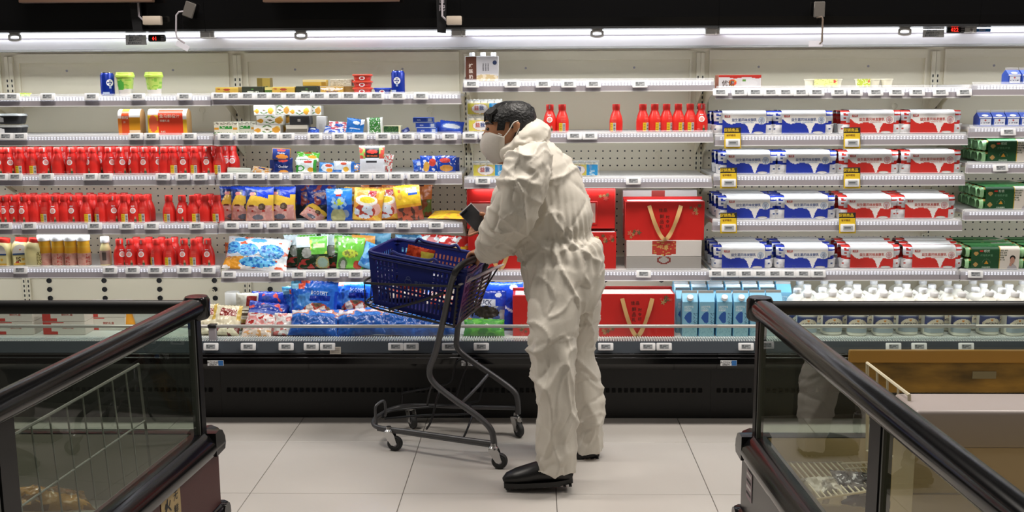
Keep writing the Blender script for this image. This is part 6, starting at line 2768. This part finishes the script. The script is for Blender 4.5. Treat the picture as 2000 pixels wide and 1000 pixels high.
# torso, neck
lf(body, [(1100, 585, 4.17, 46, .11), (1097, 540, 4.17, 54, .12), (1085, 480, 4.18, 48, .105), (1072, 410, 4.19, 48, .11), (1058, 350, 4.19, 46, .12), (1040, 305, 4.19, 36, .11), (1026, 282, 4.20, 30, .075), (1016, 268, 4.20, 28, .062), (1008, 250, 4.2, 28, .06)], M_SKIN)
# head
HY = 4.20
HEAD = [(1001, 201, 14, .030), (1000, 206, 28, .050), (999, 214, 38, .064), (997, 226, 45, .074), (996, 240, 47.5, .078), (994, 252, 47, .078), (990, 264, 44, .075), (986, 278, 40, .071), (983, 292, 36, .063), (981, 304, 31, .054), (979, 313, 25, .043), (978, 320, 15, .028)]
lf(body, [(x, y, HY, w, d) for (x, y, w, d) in HEAD], M_SKIN, 26)
# nose and brow, chin line
nose = MB()
lf(body, [(954, 250, HY, 5, .010), (949, 262, HY, 6, .013), (946, 274, HY, 7, .015), (952, 279, HY, 6, .014)], M_SKIN, 10)
# ears: flattened lobes at the side of the head
for sgn in (-1, 1):
    yy = HY + sgn * .078
    lf(body, [(1006, 236, yy, 5, .008), (1009, 242, yy + sgn * .006, 8, .008), (1009, 250, yy + sgn * .005, 7, .007), (1006, 258, yy, 4, .007)], M_SKIN, 12)
# arms
ARM = [(1040, 312, 4.00, 26, .06), (1020, 360, 3.985, 24, .055), (1006, 412, 3.99, 20, .045), (985, 445, 4.08, 17, .038), (960, 478, 4.20, 14, .030), (944, 493, 4.27, 11, .026)]
lf(body, ARM, M_SKIN, 16)
lf(body, [(1040, 318, 4.37, 26, .06), (1012, 360, 4.41, 22, .05), (988, 405, 4.42, 20, .042), (972, 425, 4.42, 16, .034), (958, 436, 4.42, 12, .028)], M_SKIN, 16)
# legs and feet
lf(body, [(1085, 560, 4.09, 40, .09), (1082, 640, 4.00, 30, .075), (1086, 730, 3.95, 21, .05), (1085, 800, YN, 20, .05), (1084, 880, YN, 16, .04), (1080, 915, YN, 15, .04)], M_SKIN, 18)
lf(body, [(1110, 560, 4.24, 40, .09), (1130, 640, 4.28, 27, .07), (1134, 720, 4.31, 20, .05), (1143, 800, YFL, 18, .045), (1150, 860, YFL, 16, .04), (1150, 880, YFL, 15, .04)], M_SKIN, 18)


def hand(mb, wrist, palm_dir, finger_dirs, thumb, spread, size=1.0):
    """palm block plus five separate curled fingers, each a tapering chain"""
    pass


# near hand: closed round the handle bar
bar0, bar1 = nr(906, 515, .10), nr(948, 499, .85)
bdir = (bar1 - bar0).normalized()
hc = bar0.lerp(bar1, .52)
wr = J(944, 493, 4.27)
up_ = Vector((0, 0, 1))
back = (wr - hc)
back = (back - bdir * back.dot(bdir)).normalized()
top = (up_ - bdir * up_.dot(bdir)).normalized()
side = bdir.cross(top).normalized()
if side.x > 0:
    side = -side                                     # points away from the man, over the bar
palm = MB()
body.loft([(wr, .022, .026), (hc - side * .03 + top * .034, .024, .034), (hc + top * .026, .018, .036)], M_SKIN, 14)
for k in range(4):
    o = hc + bdir * (.030 - .020 * k)
    Ls = (.9, 1.0, .97, .8)[k]
    ch = [o - side * .012 + top * .030, o + side * .012 * Ls + top * .031, o + side * .030 * Ls + top * .014, o + side * .031 * Ls - top * .010, o + side * .012 * Ls - top * .026]
    body.tube(smooth_path(ch, 3), [.0095] * 6 + [.0088] * 4 + [.0078] * 3, M_SKIN, 10)
th = [hc - bdir * .036 - side * .028 + top * .020, hc - bdir * .046 - side * .024 - top * .006, hc - bdir * .030 - side * .010 - top * .026, hc - bdir * .012 + side * .004 - top * .030]
body.tube(smooth_path(th, 3), [.0115] * 4 + [.0105] * 3 + [.009] * 3, M_SKIN, 10)
# far hand: palm behind the phone, fingers round its lower edge
PHC = J(931, 431, 4.44)
wf = J(958, 436, 4.42)
a_ = radians(-47)
pu = Vector((sin(-a_) * -1, 0, cos(a_)))
body.loft([(wf, .022, .03), (PHC + Vector((.040, .022, -.005)), .026, .020), (PHC + Vector((.010, .026, -.010)), .026, .016)], M_SKIN, 14)
for k in range(4):
    o = PHC + Vector((.022 - .014 * k, .024, -.018 - .006 * k))
    ch = [o + Vector((.006, .004, .014)), o + Vector((-.010, .004, -.014)), o + Vector((-.014, -.012, -.030)), o + Vector((-.006, -.032, -.026))]
    body.tube(smooth_path(ch, 3), [.009] * 4 + [.0085] * 3 + [.0075] * 3, M_SKIN, 10)
ch = [PHC + Vector((.038, .010, .010)), PHC + Vector((.030, -.008, .030)), PHC + Vector((.014, -.018, .032))]
body.tube(smooth_path(ch, 3), [.0115] * 3 + [.0095] * 4, M_SKIN, 10)

bm_ = fuse(body, .0052, 4, 'person')
person = bpy.data.objects.new('person', bm_)
COL.objects.link(person)
bm_.materials.clear()
bm_.materials.append(M_SKIN)
for v in bm_.vertices:
    v.co -= MANO
person.location = MANO
tag(person, 'person in white hooded coverall and face mask, leaning forward, pushing shopping cart', 'person')


def ppart(me_or_mb, name, parent=None, m=None):
    if isinstance(me_or_mb, MB):
        me_or_mb.v = [p - MANO for p in me_or_mb.v]
        return me_or_mb.build(name, parent or person)
    for v in me_or_mb.vertices:
        v.co -= MANO
    me_or_mb.materials.clear()
    me_or_mb.materials.append(m)
    o = bpy.data.objects.new(name, me_or_mb)
    COL.objects.link(o)
    o.parent = parent or person
    return o


# coverall
cv = MB()
TORSO = [(1103, 600, 4.16, 66, .16), (1103, 570, 4.16, 76, .195), (1101, 535, 4.16, 84, .205), (1096, 505, 4.16, 83, .192), (1084, 478, 4.17, 77, .178), (1079, 457, 4.17, 75, .168), (1076, 430, 4.18, 79, .172), (1070, 400, 4.19, 78, .172), (1064, 365, 4.19, 71, .172), (1056, 330, 4.19, 62, .168), (1042, 305, 4.19, 48, .15), (1032, 288, 4.19, 38, .11)]
lf(cv, TORSO, M_TYVEK, 30)
SLEEVE = [(1048, 304, 4.04, 38, .085), (1034, 328, 3.985, 49, .10), (1019, 362, 3.955, 51, .105), (1007, 402, 3.955, 48, .10), (992, 436, 4.01, 47, .09), (974, 464, 4.12, 41, .078), (957, 484, 4.22, 28, .062), (948, 493, 4.27, 21, .05)]
lf(cv, SLEEVE, M_TYVEK, 24)
lf(cv, [(1046, 312, 4.36, 40, .085), (1026, 345, 4.39, 44, .09), (1003, 385, 4.41, 38, .085), (985, 412, 4.42, 30, .07), (968, 430, 4.42, 20, .05)], M_TYVEK, 22)
lf(cv, [(1096, 500, 4.13, 50, .11), (1092, 545, 4.07, 60, .135), (1086, 590, 4.04, 55, .13), (1080, 640, 4.00, 49, .122), (1081, 690, 3.97, 46, .112), (1083, 740, 3.95, 46, .104), (1086, 790, YN, 40, .095), (1084, 840, YN, 41, .095), (1085, 880, YN, 42, .10), (1086, 916, YN, 43, .105)], M_TYVEK, 24)
lf(cv, [(1104, 500, 4.20, 50, .11), (1116, 545, 4.23, 60, .135), (1128, 590, 4.27, 50, .125), (1128, 640, 4.29, 41, .112), (1125, 690, 4.30, 39, .10), (1132, 740, 4.31, 37, .098), (1140, 790, YFL, 37, .095), (1146, 830, YFL, 32, .092), (1149, 862, YFL, 29, .09), (1150, 881, YFL, 27, .088)], M_TYVEK, 24)
# hood lying in a roll round the neck
hood = []
NH = 30
for k in range(NH):
    a = 2 * pi * k / NH
    c = J(1018 + 28 * cos(a), 284 - 26 * cos(a), HY + .088 * sin(a))
    hood.append(c)
rad = [.046 + .012 * max(0, cos(2 * pi * k / NH)) - .010 * max(0, -cos(2 * pi * k / NH)) + .003 * sin(k * 1.7) for k in range(NH)]
cv.tube(hood, rad, M_TYVEK, 14, closed=True)
lf(cv, [(1014, 300, HY, 30, .085), (1026, 312, HY, 44, .115), (1044, 330, HY, 50, .155)], M_TYVEK, 18)
cm = fuse(cv, .0075, 3, 'coverall')


def ridge(q, k):
    return (1 - min(1, abs(noise.noise(q)) * 2.2)) ** k


def crumple(p):
    """stiff paper-like cloth: broad soft planes broken by a few sharp creases"""
    w = Vector((noise.noise(p * 3.1), noise.noise(p * 3.1 + Vector((9, 2, 5))), noise.noise(p * 3.1 + Vector((4, 7, 1)))))
    q = p + w * .10
    d = .011 * noise.noise(q * 4.2) + .006 * noise.noise(q * 9.0)
    d += .0125 * ridge(Vector((q.x * 5.5 + q.z * 2.0, q.y * 4, q.z * 4.2)), 7)
    d += .0065 * ridge(Vector((q.x * 10 - q.z * 4.5, q.y * 7, q.z * 8 + 11)), 8)
    d -= .0075 * ridge(Vector((q.x * 8 + 31, q.y * 6, q.z * 6.5 - q.x * 3)), 6)
    return d


zw = at(1080, 457, 4.16).z
cm.update()
nrm = [v.normal.copy() for v in cm.vertices]
xw = J(1080, 457, 4.16).x
for v, n_ in zip(cm.vertices, nrm):
    p = v.co
    d = crumple(p) - .004
    inarm = p.y < 4.06 and p.z > zw - .10 and p.x < at(1060, 400, 4.0).x
    if inarm:                                          # creases running round the sleeve
        s = p.z + .55 * p.x
        d += .010 * ridge(Vector((s * 9, p.y * 3, p.x * 3)), 4) - .004
    else:
        ang = math.atan2(p.y - 4.16, p.x - xw)
        g = exp(-((p.z - zw) / .022) ** 2)             # gathers at the elastic waist
        d += -.017 * g + .0035 * g * sin(ang * 40)
        below = min(1, max(0, (zw - p.z) / .03)) * exp(-max(0, zw - p.z) / .10)
        above = min(1, max(0, (p.z - zw) / .03)) * exp(-max(0, p.z - zw) / .09)
        d += (.011 * below + .008 * above) * sin(ang * 27 + 3.5 * noise.noise(p * 5))
        if p.z < .62:                                  # long folds down the trouser legs
            d += .012 * ridge(Vector((p.x * 7 + 2, p.y * 7, p.z * 1.6)), 4) - .004
    v.co = p + n_ * d
for _it in range(1):
    pass
cov = ppart(cm, 'coverall', None, M_TYVEK)
# seam lines: sleeve cap and chest pocket flap edges as thin raised welts
mb = MB()
pts = []

# hair: shell grown from the head shape
hm = MB()
seg = 40
hv, hf = [], []
rowsN = []
HR = [(1003, 197, 8, .02)] + [(x + 1, y - 3, w + 4.2, d + .0085) for (x, y, w, d) in HEAD[:9]]
HR = [HR[0]] + [tuple(HR[i][k] + (HR[i + 1][k] - HR[i][k]) * t for k in range(4)) for i in range(len(HR) - 1) for t in (.34, .67, 1.0)]
for (x, y, w, d) in HR:
    c = J(x, y, HY)
    k_ = kpx(HY, c.z)
    row = []
    for s in range(seg):
        a = 2 * pi * s / seg
        p = c + Vector((w * k_ * cos(a), d * sin(a), 0))
        p += Vector((cos(a), sin(a), .4)) * (.0025 * noise.noise(Vector((p.x * 60, p.y * 60, p.z * 30))) + .0015 * sin(a * 17 + y))
        row.append(p)
    rowsN.append((y, row))
for i in range(len(rowsN) - 1):
    for s in range(seg):
        a = 2 * pi * (s + .5) / seg
        y = rowsN[i + 1][0]
        f = -cos(a)                                    # +1 at the face
        lim = 233 + 2 * sin(s * 2.3) if f > .80 else (238 if f > .50 else (256 if f > .12 else (240 if f > -.05 else (252 if f > -.35 else 276))))
        if y <= lim:
            hf.append((i * seg + s, i * seg + (s + 1) % seg, (i + 1) * seg + (s + 1) % seg, (i + 1) * seg + s))
hv = [p for _, row in rowsN for p in row]
hm.add(hv, hf, M_HAIR, True)
hm.add([rowsN[0][1][s] for s in range(seg)], [tuple(range(seg))], M_HAIR)
# fringe tufts falling forward
for k in range(11):
    q = (k - 5) / 5
    a0 = J(962 + abs(q) * 8, 214, HY + q * .052)
    a1 = J(949 + abs(q) * 9, 224, HY + q * .060)
    a2 = J(945 + abs(q) * 14 + 2 * sin(k * 3), 236 + 2 * cos(k * 5), HY + q * .064)
    hm.tube([a0, a1, a2], [.014, .011, .003], M_HAIR, 7)
ppart(hm, 'hair')
# eye, brow
for sgn in (-1, 1):
    mb = MB()
    c = J(954.5, 252, HY + sgn * .033)
    for k in range(1):
        bm2 = bmesh.new()
        bmesh.ops.create_uvsphere(bm2, u_segments=14, v_segments=10, radius=.012)
        mb.add([c + Vector((v.co.x * .9, v.co.y, v.co.z * .62)) for v in bm2.verts], [tuple(v.index for v in f.verts) for f in bm2.faces], mat('eye_dark', '1c1512', .25), True)
        bm2.free()
    ppart(mb, 'eye')
    mb = MB()
    mb.tube([J(949, 243, HY + sgn * .014), J(949, 240, HY + sgn * .030), J(956, 239, HY + sgn * .050), J(963, 242, HY + sgn * .060)], [.003, .0045, .004, .002], M_HAIR, 6)
    ppart(mb, 'eyebrow')
# mask: folded shell with a centre ridge
mk = MB()
U, Vn = 22, 16
M_MASK = mat('mask_white', 'd8d2ca', .6, bump=(40, .15))


def mpos(u, v):
    # u: around the face (-1..1), v: nose (0) to chin (1)
    fx = 955 - 24 * sin(pi * min(1, .04 + v * .92)) ** .75 + 14 * v      # ridge
    fy = 256 + 65 * v
    ex, ey = 987 + 2 * v, 268 + 46 * v
    t = 1 - sqrt(max(0, 1 - .995 * u * u)) ** 1.15
    x = fx + (ex - fx) * t
    y = fy + (ey - fy) * t
    yy = HY + (1 if u > 0 else -1) * (.088 - .020 * v) * abs(u) ** 1.0
    return J(x, y, yy)


v_ = [mpos(-1 + 2 * i / U, j / Vn) for j in range(Vn + 1) for i in range(U + 1)]
f_ = [(j * (U + 1) + i, j * (U + 1) + i + 1, (j + 1) * (U + 1) + i + 1, (j + 1) * (U + 1) + i) for j in range(Vn) for i in range(U)]
mk.add(v_, f_, M_MASK, True)
mo = ppart(mk, 'face_mask')
sm_ = mo.modifiers.new('thick', 'SOLIDIFY')
sm_.thickness = .0025
for sgn in (-1, 1):
    mb = MB()
    mb.tube(smooth_path([J(983, 269, HY + sgn * .083), J(994, 255, HY + sgn * .089), J(1003, 240, HY + sgn * .090), J(1012, 236, HY + sgn * .085)], 4), .0022, M_MASK, 6)
    ppart(mb, 'ear_strap', mo)
    mb = MB()
    mb.tube(smooth_path([J(986, 312, HY + sgn * .062), J(998, 290, HY + sgn * .080), J(1009, 262, HY + sgn * .086), J(1014, 250, HY + sgn * .085)], 4), .0022, M_MASK, 6)
    ppart(mb, 'ear_strap', mo)
mb = MB()
mb.tube(smooth_path([J(980, 264, HY - .078), J(966, 258, HY - .05), J(956, 257, HY), J(966, 258, HY + .05), J(980, 264, HY + .078)], 4), .003, M_MASK, 6)
ppart(mb, 'nose_wire', mo)

# clogs
M_CLOG = mat('clog_black', '121213', .4)


def clog(px_toe, px_heel, Y, zs, pitch):
    mb = MB()
    a, b = at(px_toe, 940, Y), at(px_heel, 930, Y)
    L = b.x - a.x
    rows = []
    for (q, h, w) in ((0, .026, .020), (.06, .045, .036), (.2, .062, .048), (.36, .074, .050), (.5, .086, .046), (.62, .080, .042), (.78, .072, .038), (.92, .066, .034), (1.0, .05, .022)):
        rows.append((Vector((a.x + L * q, Y, zs + h / 2 + .006)), h / 2, w))
    mb.loft(rows, M_CLOG, 18)
    out = []
    for q in range(20):
        t = q / 19
        w = .050 * (1 - abs(2 * t - .85) ** 3.2 * .45)
        out.append((a.x + L * t, w))
    poly = [(x, Y - w) for x, w in out] + [(x, Y + w) for x, w in reversed(out)]
    mb.prism(poly, 'z', zs, zs + .020, M_CLOG)
    for q in range(12):
        t = (q + .5) / 12
        mb.box(a.x + L * t - .006, a.x + L * t + .006, Y - .040, Y + .040, zs - .005, zs, M_CLOG)
    c = Vector(((a.x + b.x) / 2, Y, zs))
    R_ = Matrix.Translation(c) @ Matrix.Rotation(pitch, 4, 'Y') @ Matrix.Translation(-c)
    mb.v = [R_ @ p for p in mb.v]
    return ppart(mb, 'clog')


clog(985, 1119, YN, at(1050, 944, YN).z, radians(-3))
clog(1057, 1170, YFL, .005, 0)

# phone in the far hand
t = thing('mobile_phone', 'dark mobile phone with pale edge held behind the white sleeve', 'phone', PHC, (0, radians(-42), .12))
mb = MB()
mb.rbox(-.036, .036, -.004, .004, -.075, .075, mat('phone_grey', '8f8a8c', .35), .0035, 3)
mb.build('phone_case', t)
mb = MB()
mb.add([(-.033, -.0044, -.071), (.033, -.0044, -.071), (.033, -.0044, .071), (-.033, -.0044, .071)], [(0, 1, 2, 3)], mat('phone_screen', '2e3036', .12))
mb.add([(-.033, -.0047, .058), (.0, -.0047, .058), (.0, -.0047, .066), (-.033, -.0047, .066)], [(0, 1, 2, 3)], mat('phone_bar', '14151a', .12))
mb.build('screen', t)
# ------------------------------------------------------------------ island freezers either side of the aisle
M_TINT = glass('freezer_glass', 'dfe8e0', 1.0)
ZT, ZG = .865, .405                           # top rail, foot of the glass
M_RAILB = mat('rail_black', '121213', .16, noise_=None)


def freezer(side):
    L = side < 0
    # line of the long glass: far corner and direction (away from the aisle wall it runs back towards the photographer)
    if L:
        far = at_z(384, 592, ZT)
        dirp = at_z(0, 784, ZT)
    else:
        far = at_z(1484, 594, ZT)
        dirp = at_z(1846, 880, ZT)
    d = (dirp - far)
    d.z = 0
    d.normalize()                             # towards the photographer
    o = Vector((-1, 0, 0)) if L else Vector((1, 0, 0))   # across, away from the aisle
    outw = -o
    base = Vector((far.x, far.y, 0))
    t = thing('island_freezer', 'black-railed glass island freezer on left with dark red base' if L else 'black-railed glass island freezer on right with white wire racks inside', 'freezer', base)
    LEN, WID = 3.0, 2.3

    def W_(s, a, z):
        """s metres back along the long side, a metres across from the aisle face"""
        p = d * s + o * a
        return Vector((p.x, p.y, z))

    def bar(name, prof, horiz, s0, s1, m, parent=None):
        """profile (a, z) swept along the long side, or (s, z) swept along the end"""
        mb = MB()
        n = len(prof)
        if horiz:
            v = [W_(s0, a, z) for a, z in prof] + [W_(s1, a, z) for a, z in prof]
        else:
            v = [W_(a, s0, z) for a, z in prof] + [W_(a, s1, z) for a, z in prof]
        mb.add(v, [(i, (i + 1) % n, n + (i + 1) % n, n + i) for i in range(n)] + [tuple(range(n)), tuple(range(n, 2 * n))], m, True)
        return mb.build(name, parent or t)

    def rnd(cx, cz, rx, rz, n=14, e=2.6):
        out = []
        for k in range(n):
            a = 2 * pi * k / n
            q = (abs(cos(a)) ** e + abs(sin(a)) ** e) ** (-1 / e)
            out.append((cx + rx * q * cos(a), cz + rz * q * sin(a)))
        return out
    r1 = bar('top_rail', rnd(.0, ZT - .012, .036, .034, 18), True, -.0, LEN, M_RAILB)
    bar('end_rail', rnd(.0, ZT - .014, .02, .024, 14), False, .0, WID, M_BLACKM)
    # rounded corner cap
    mb = MB()
    mb.M = Matrix.Translation(W_(0, 0, 0))
    mb.lathe([(.036, ZT - .055), (.044, ZT - .045), (.045, ZT + .012), (.038, ZT + .024), (.0, ZT + .026)], M_RAILB, 20)
    mb.build('corner_cap', t)
    # posts and panes of the long side
    posts = [0.02, 1.15, 2.25] if L else [0.02, 1.10, 2.2]
    for s in posts:
        mb = MB()
        w = .018 if s < .1 else .034
        v = [W_(s + a, b, z) for z in (ZG - .02, ZT - .03) for (a, b) in ((-w, -.012), (w, -.012), (w, .016), (-w, .016))]
        mb.add(v, [(0, 1, 5, 4), (1, 2, 6, 5), (2, 3, 7, 6), (3, 0, 4, 7), (4, 5, 6, 7)], M_BLACKM)
        p = mb.build('post', t)
        mb = MB()
        v = [W_(s + a, b, z) for z in (ZG - .02, ZT - .03) for (a, b) in ((w + .008, -.010), (w + .016, -.010), (w + .016, .012), (w + .008, .012))]
        mb.add(v, [(0, 1, 5, 4), (1, 2, 6, 5), (2, 3, 7, 6), (3, 0, 4, 7)], mat('post_seal', '4a4c48', .4))
        mb.build('seal_strip', p)
    ends = posts[1:] + [LEN]
    for a, b in zip(posts, ends):
        mb = MB()
        v = [W_(s, q, z) for z in (ZG - .01, ZT - .02) for (s, q) in ((a, -.003), (b, -.003), (b, .003), (a, .003))]
        mb.add(v, [(0, 1, 5, 4)], M_TINT)
        mb.build('glass_pane', t)
    mb = MB()
    v = [W_(s, q, z) for z in (ZG - .01, ZT - .02) for (s, q) in ((-.003, .02), (-.003, WID), (.003, WID), (.003, .02))]
    mb.add(v, [(0, 1, 5, 4)], M_TINT)
    mb.build('end_pane', t)
    # bulging sill below the glass
    sill = [(.03, ZG), (-.006, ZG + .004), (-.030, ZG - .006), (-.052, ZG - .035), (-.056, ZG - .06), (-.048, ZG - .08), (.03, ZG - .085)]
    bar('sill', sill, True, -.055, LEN, M_RAILB)
    bar('end_sill', sill, False, -.055, WID, M_RAILB)
    # base
    M_BASE = mat('base_red', '46201f', .55, noise_=(220, .35)) if L else mat('base_black', '1a1a1b', .3)
    mb = MB()
    v = [W_(s, a, z) for z in (.10, ZG - .07) for (s, a) in ((-.03, -.036), (LEN, -.036), (LEN, WID), (-.03, WID))]
    mb.add(v, [(0, 1, 5, 4), (1, 2, 6, 5), (2, 3, 7, 6), (3, 0, 4, 7)], M_BASE)
    bp = mb.build('base_panel', t)
    bar('foot_bumper', rnd(-.030, .085, .03, .04, 14), True, -.06, LEN, M_RAILB)
    bar('end_bumper', rnd(-.030, .085, .03, .04, 14), False, -.06, WID, M_RAILB)
    mb = MB()
    v = [W_(s, a, z) for z in (0, .06) for (s, a) in ((.02, .01), (LEN, .01), (LEN, WID), (.02, WID))]
    mb.add(v, [(0, 1, 5, 4), (1, 2, 6, 5), (2, 3, 7, 6), (3, 0, 4, 7)], M_BLACKM)
    mb.build('plinth', t)
    # tub
    zf = .16
    Mi = mat('tub_grey', 'a9a79c', .5) if L else mat('tub_beige', 'cdbd96', .5)
    mb = MB()
    v = [W_(s, a, z) for z in (zf, ZG - .002) for (s, a) in ((.035, .035), (LEN - .03, .035), (LEN - .03, WID - .03), (.035, WID - .03))]
    mb.add(v, [(0, 1, 2, 3), (0, 4, 5, 1), (1, 5, 6, 2), (2, 6, 7, 3), (3, 7, 4, 0)], Mi)
    mb.build('tub', t)
    return t, W_, d, o, base, bp


def local(W_, base, p):
    return p - base


frL, WL, dL, oL, bL, bpL = freezer(-1)
frR, WR, dR, oR, bR, bpR = freezer(1)

# paper strip with brush lettering and red seal on the left freezer's base
mb = MB()
s0, s1 = .30, .44


def onbase(s, z, off=.038):
    return WL(s, -off, z)


zt_, zb_ = .33, .10
mb.add([onbase(s0, zt_), onbase(s1, zt_), onbase(s1, zb_), onbase(s0, zb_)], [(0, 1, 2, 3)], mat('strip_tan', 'a58f63', .6))
for (txt_, sc, sz_, zz0, dz) in (('火锅必备', .395, .052, .285, .062), ('无鲜不欢', .335, .034, .300, .046)):
    for q, ch in enumerate(txt_):
        vv, ff = txt(ch)
        zc = zz0 - q * dz
        if zc < zb_ + .01:
            break
        mb.add([onbase(sc - p.x * sz_, zc + p.y * sz_, .0388) for p in vv], ff, M_INK)
mb.build('lettered_strip', bpL)
# sticker low on the right freezer's base
mb = MB()
mb.add([WR(.045, -.038, .30), WR(.12, -.038, .30), WR(.12, -.038, .20), WR(.045, -.038, .20)], [(0, 1, 2, 3)], mat('sticker_pink', '8f7f84', .6))
for q in range(4):
    mb.add([WR(.05, -.0384, .29 - q * .022), WR(.11, -.0384, .29 - q * .022), WR(.11, -.0384, .28 - q * .022), WR(.05, -.0384, .28 - q * .022)], [(0, 1, 2, 3)], M_INK if q % 2 else mat('sticker_white', 'c9c5c2', .6))
mb.build('sticker', bpR)


def rack(t, base, name, label, quad, n1, n2, r, m, cat='wire rack'):
    """wire panel spanned by four corners; each wire its own part"""
    o = thing(name, label, cat, quad[0])
    q0 = quad[0].copy()
    A, B, C_, D = [p - q0 for p in quad]
    mb = MB()
    mb.tube([A, B, C_, D], r * 1.6, m, 6, closed=True, smooth=True)
    mb.build('frame', o)
    for k in range(1, n1):
        f = k / n1
        mb = MB()
        mb.tube([A.lerp(B, f), D.lerp(C_, f)], r, m, 6)
        mb.build('wire', o)
    for k in range(1, n2):
        f = k / n2
        mb = MB()
        mb.tube([A.lerp(D, f), B.lerp(C_, f)], r, m, 6)
        mb.build('wire', o)
    return o


M_WW = mat('wire_white', 'd8cfb4', .4)
M_WG = mat('wire_grey', '8f8f88', .4)


def GL(s, a, z):
    return bL + WL(s, a, z)


def GR(s, a, z):
    return bR + WR(s, a, z)


# left freezer: slanting wire divider, lying packs
rack(frL, bL, 'wire_divider', 'grey wire divider standing inside left island freezer', [GL(.16, .14, .69), GL(1.7, .14, .69), GL(1.7, .12, .30), GL(.16, .12, .30)], 17, 2, .003, M_WG)
# right freezer: racks, divider, partition
rack(frR, bR, 'wire_rack', 'cream wire rack lying flat inside right island freezer', [at_z(1532, 903, .32), at_z(1645, 903, .32), at_z(1702, 958, .30), at_z(1592, 976, .30)], 10, 2, .003, M_WW)
rack(frR, bR, 'wire_rack', 'cream wire rack tilted behind the flat one in right island freezer', [at_z(1642, 906, .34), at_z(1706, 903, .34), at_z(1728, 930, .30), at_z(1668, 936, .30)], 7, 3, .003, M_WW)
rack(frR, bR, 'wire_divider', 'cream wire divider standing at near side of grey partition in right freezer', [at(1694, 709, 3.15), at(1776, 772, 2.86), at(1776, 900, 2.86), at(1694, 880, 3.15)], 4, 1, .0035, M_WW)
zp = .70
pf, pn = at_z(1746, 767, zp), at_z(1797, 803, zp)
t = thing('freezer_partition', 'grey-lidded beige partition wall inside right island freezer', 'partition', Vector((pf.x, pn.y, .162)))
h = zp - .162
mb = MB()
mb.rbox(.0, 1.5, .0, pf.y - pn.y, h - .11, h, mat('partition_lid', 'b3a8a4', .35), .012, 3)
mb.build('lid', t)
mb = MB()
mb.box(.006, 1.5, .004, pf.y - pn.y - .004, 0, h - .108, mat('partition_beige', 'cdb99a', .5))
wl = mb.build('wall', t)
mb = MB()
mb.box(.006, 1.5, .0015, .004, h - .245, h - .241, mat('seam_grey', '9a8a74', .5))
mb.build('seam', wl)
mb = MB()
mb.M = Matrix.Translation((.35, .004, h - .20)) @ Matrix.Rotation(pi / 2, 4, 'X')
mb.lathe([(.009, 0), (.009, .002), (.006, .004)], M_GREY, 12)
mb.build('screw', wl)

# amber reflection in the right freezer's end glass, painted on an added panel
ml = mat('reflection_amber', '8a6a26', .35)
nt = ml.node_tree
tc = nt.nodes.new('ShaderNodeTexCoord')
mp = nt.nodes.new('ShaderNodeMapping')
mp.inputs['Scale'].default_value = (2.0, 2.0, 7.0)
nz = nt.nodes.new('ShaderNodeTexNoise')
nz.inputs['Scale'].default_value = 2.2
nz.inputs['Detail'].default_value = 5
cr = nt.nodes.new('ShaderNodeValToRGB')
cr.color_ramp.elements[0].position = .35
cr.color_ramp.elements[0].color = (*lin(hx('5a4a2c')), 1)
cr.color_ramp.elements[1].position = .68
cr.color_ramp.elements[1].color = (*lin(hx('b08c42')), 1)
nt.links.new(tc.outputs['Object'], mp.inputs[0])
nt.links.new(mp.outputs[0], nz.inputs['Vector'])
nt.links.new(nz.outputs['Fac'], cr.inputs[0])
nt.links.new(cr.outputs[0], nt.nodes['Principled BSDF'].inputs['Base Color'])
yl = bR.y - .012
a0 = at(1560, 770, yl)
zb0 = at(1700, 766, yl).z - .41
t = thing('reflection_panel', 'added panel painted as amber reflection with bright top strip at far end of right freezer', 'panel', Vector((at(1655, 740, yl).x, yl, .41)))
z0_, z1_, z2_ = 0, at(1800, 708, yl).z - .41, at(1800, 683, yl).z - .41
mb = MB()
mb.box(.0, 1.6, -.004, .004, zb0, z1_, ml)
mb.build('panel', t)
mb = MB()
mb.rbox(.0, 1.6, -.008, .006, z1_, z2_, mat('reflection_strip', 'c09448', .3), .003, 1)
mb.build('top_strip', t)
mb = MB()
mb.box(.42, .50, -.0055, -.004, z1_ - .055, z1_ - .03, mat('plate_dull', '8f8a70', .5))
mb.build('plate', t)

# frozen goods
def frosty(c1, c2, seed):
    return lambda u, v: C(c1) if n2(u, v, 4, seed) > -.05 else C(c2)


for (fn, s, a, z, w, h_, cols, lab, rot) in (
        (GL, 1.02, .30, .42, .20, .20, ('a89880', '7a6a58'), 'pale brown crumpled bag in left island freezer, beside the left glass post', (-.5, .2, .4)),
        (GL, .92, .42, .50, .20, .14, ('4a3c34', '8a8a86'), 'dark glossy pack leaning on pale brown bag in left freezer', (-.6, -.3, .2)),
        (GL, .72, .40, .46, .24, .10, ('7a4a24', '2a2220'), 'brown and black frozen pack lying in left island freezer', (-1.0, .35, .5)),
        (GL, .60, .24, .36, .34, .10, ('a07a40', '6a5030'), 'ochre frozen bag lying lowest in left island freezer', (-1.2, .3, .9)),
        (GL, .45, .75, .44, .26, .16, ('26303a', '3a3834'), 'dark blue frozen bag at back of left island freezer', (-.9, .1, -.2)),
        (None, 1695, 990, .24, .20, .13, ('2a2624', '6a6460'), 'black frozen pack with clear edge in right island freezer', (-.9, .2, .3)),
        (None, 1625, 985, .26, .14, .11, ('c8c2b4', '8a8478'), 'clear crumpled pack lying on cream wire rack in right freezer', (-1.1, .1, .2))):
    pr = Proto(mk_bag('frozen_bag', w, h_, .04, frosty(cols[0], cols[1], len(lab)), cols[0], seed=len(lab), crumple=.014, stand=False, nu=24, nv=24))
    pr.put(fn(s, a, z) if fn else at_z(s, a, z), lab, rot)
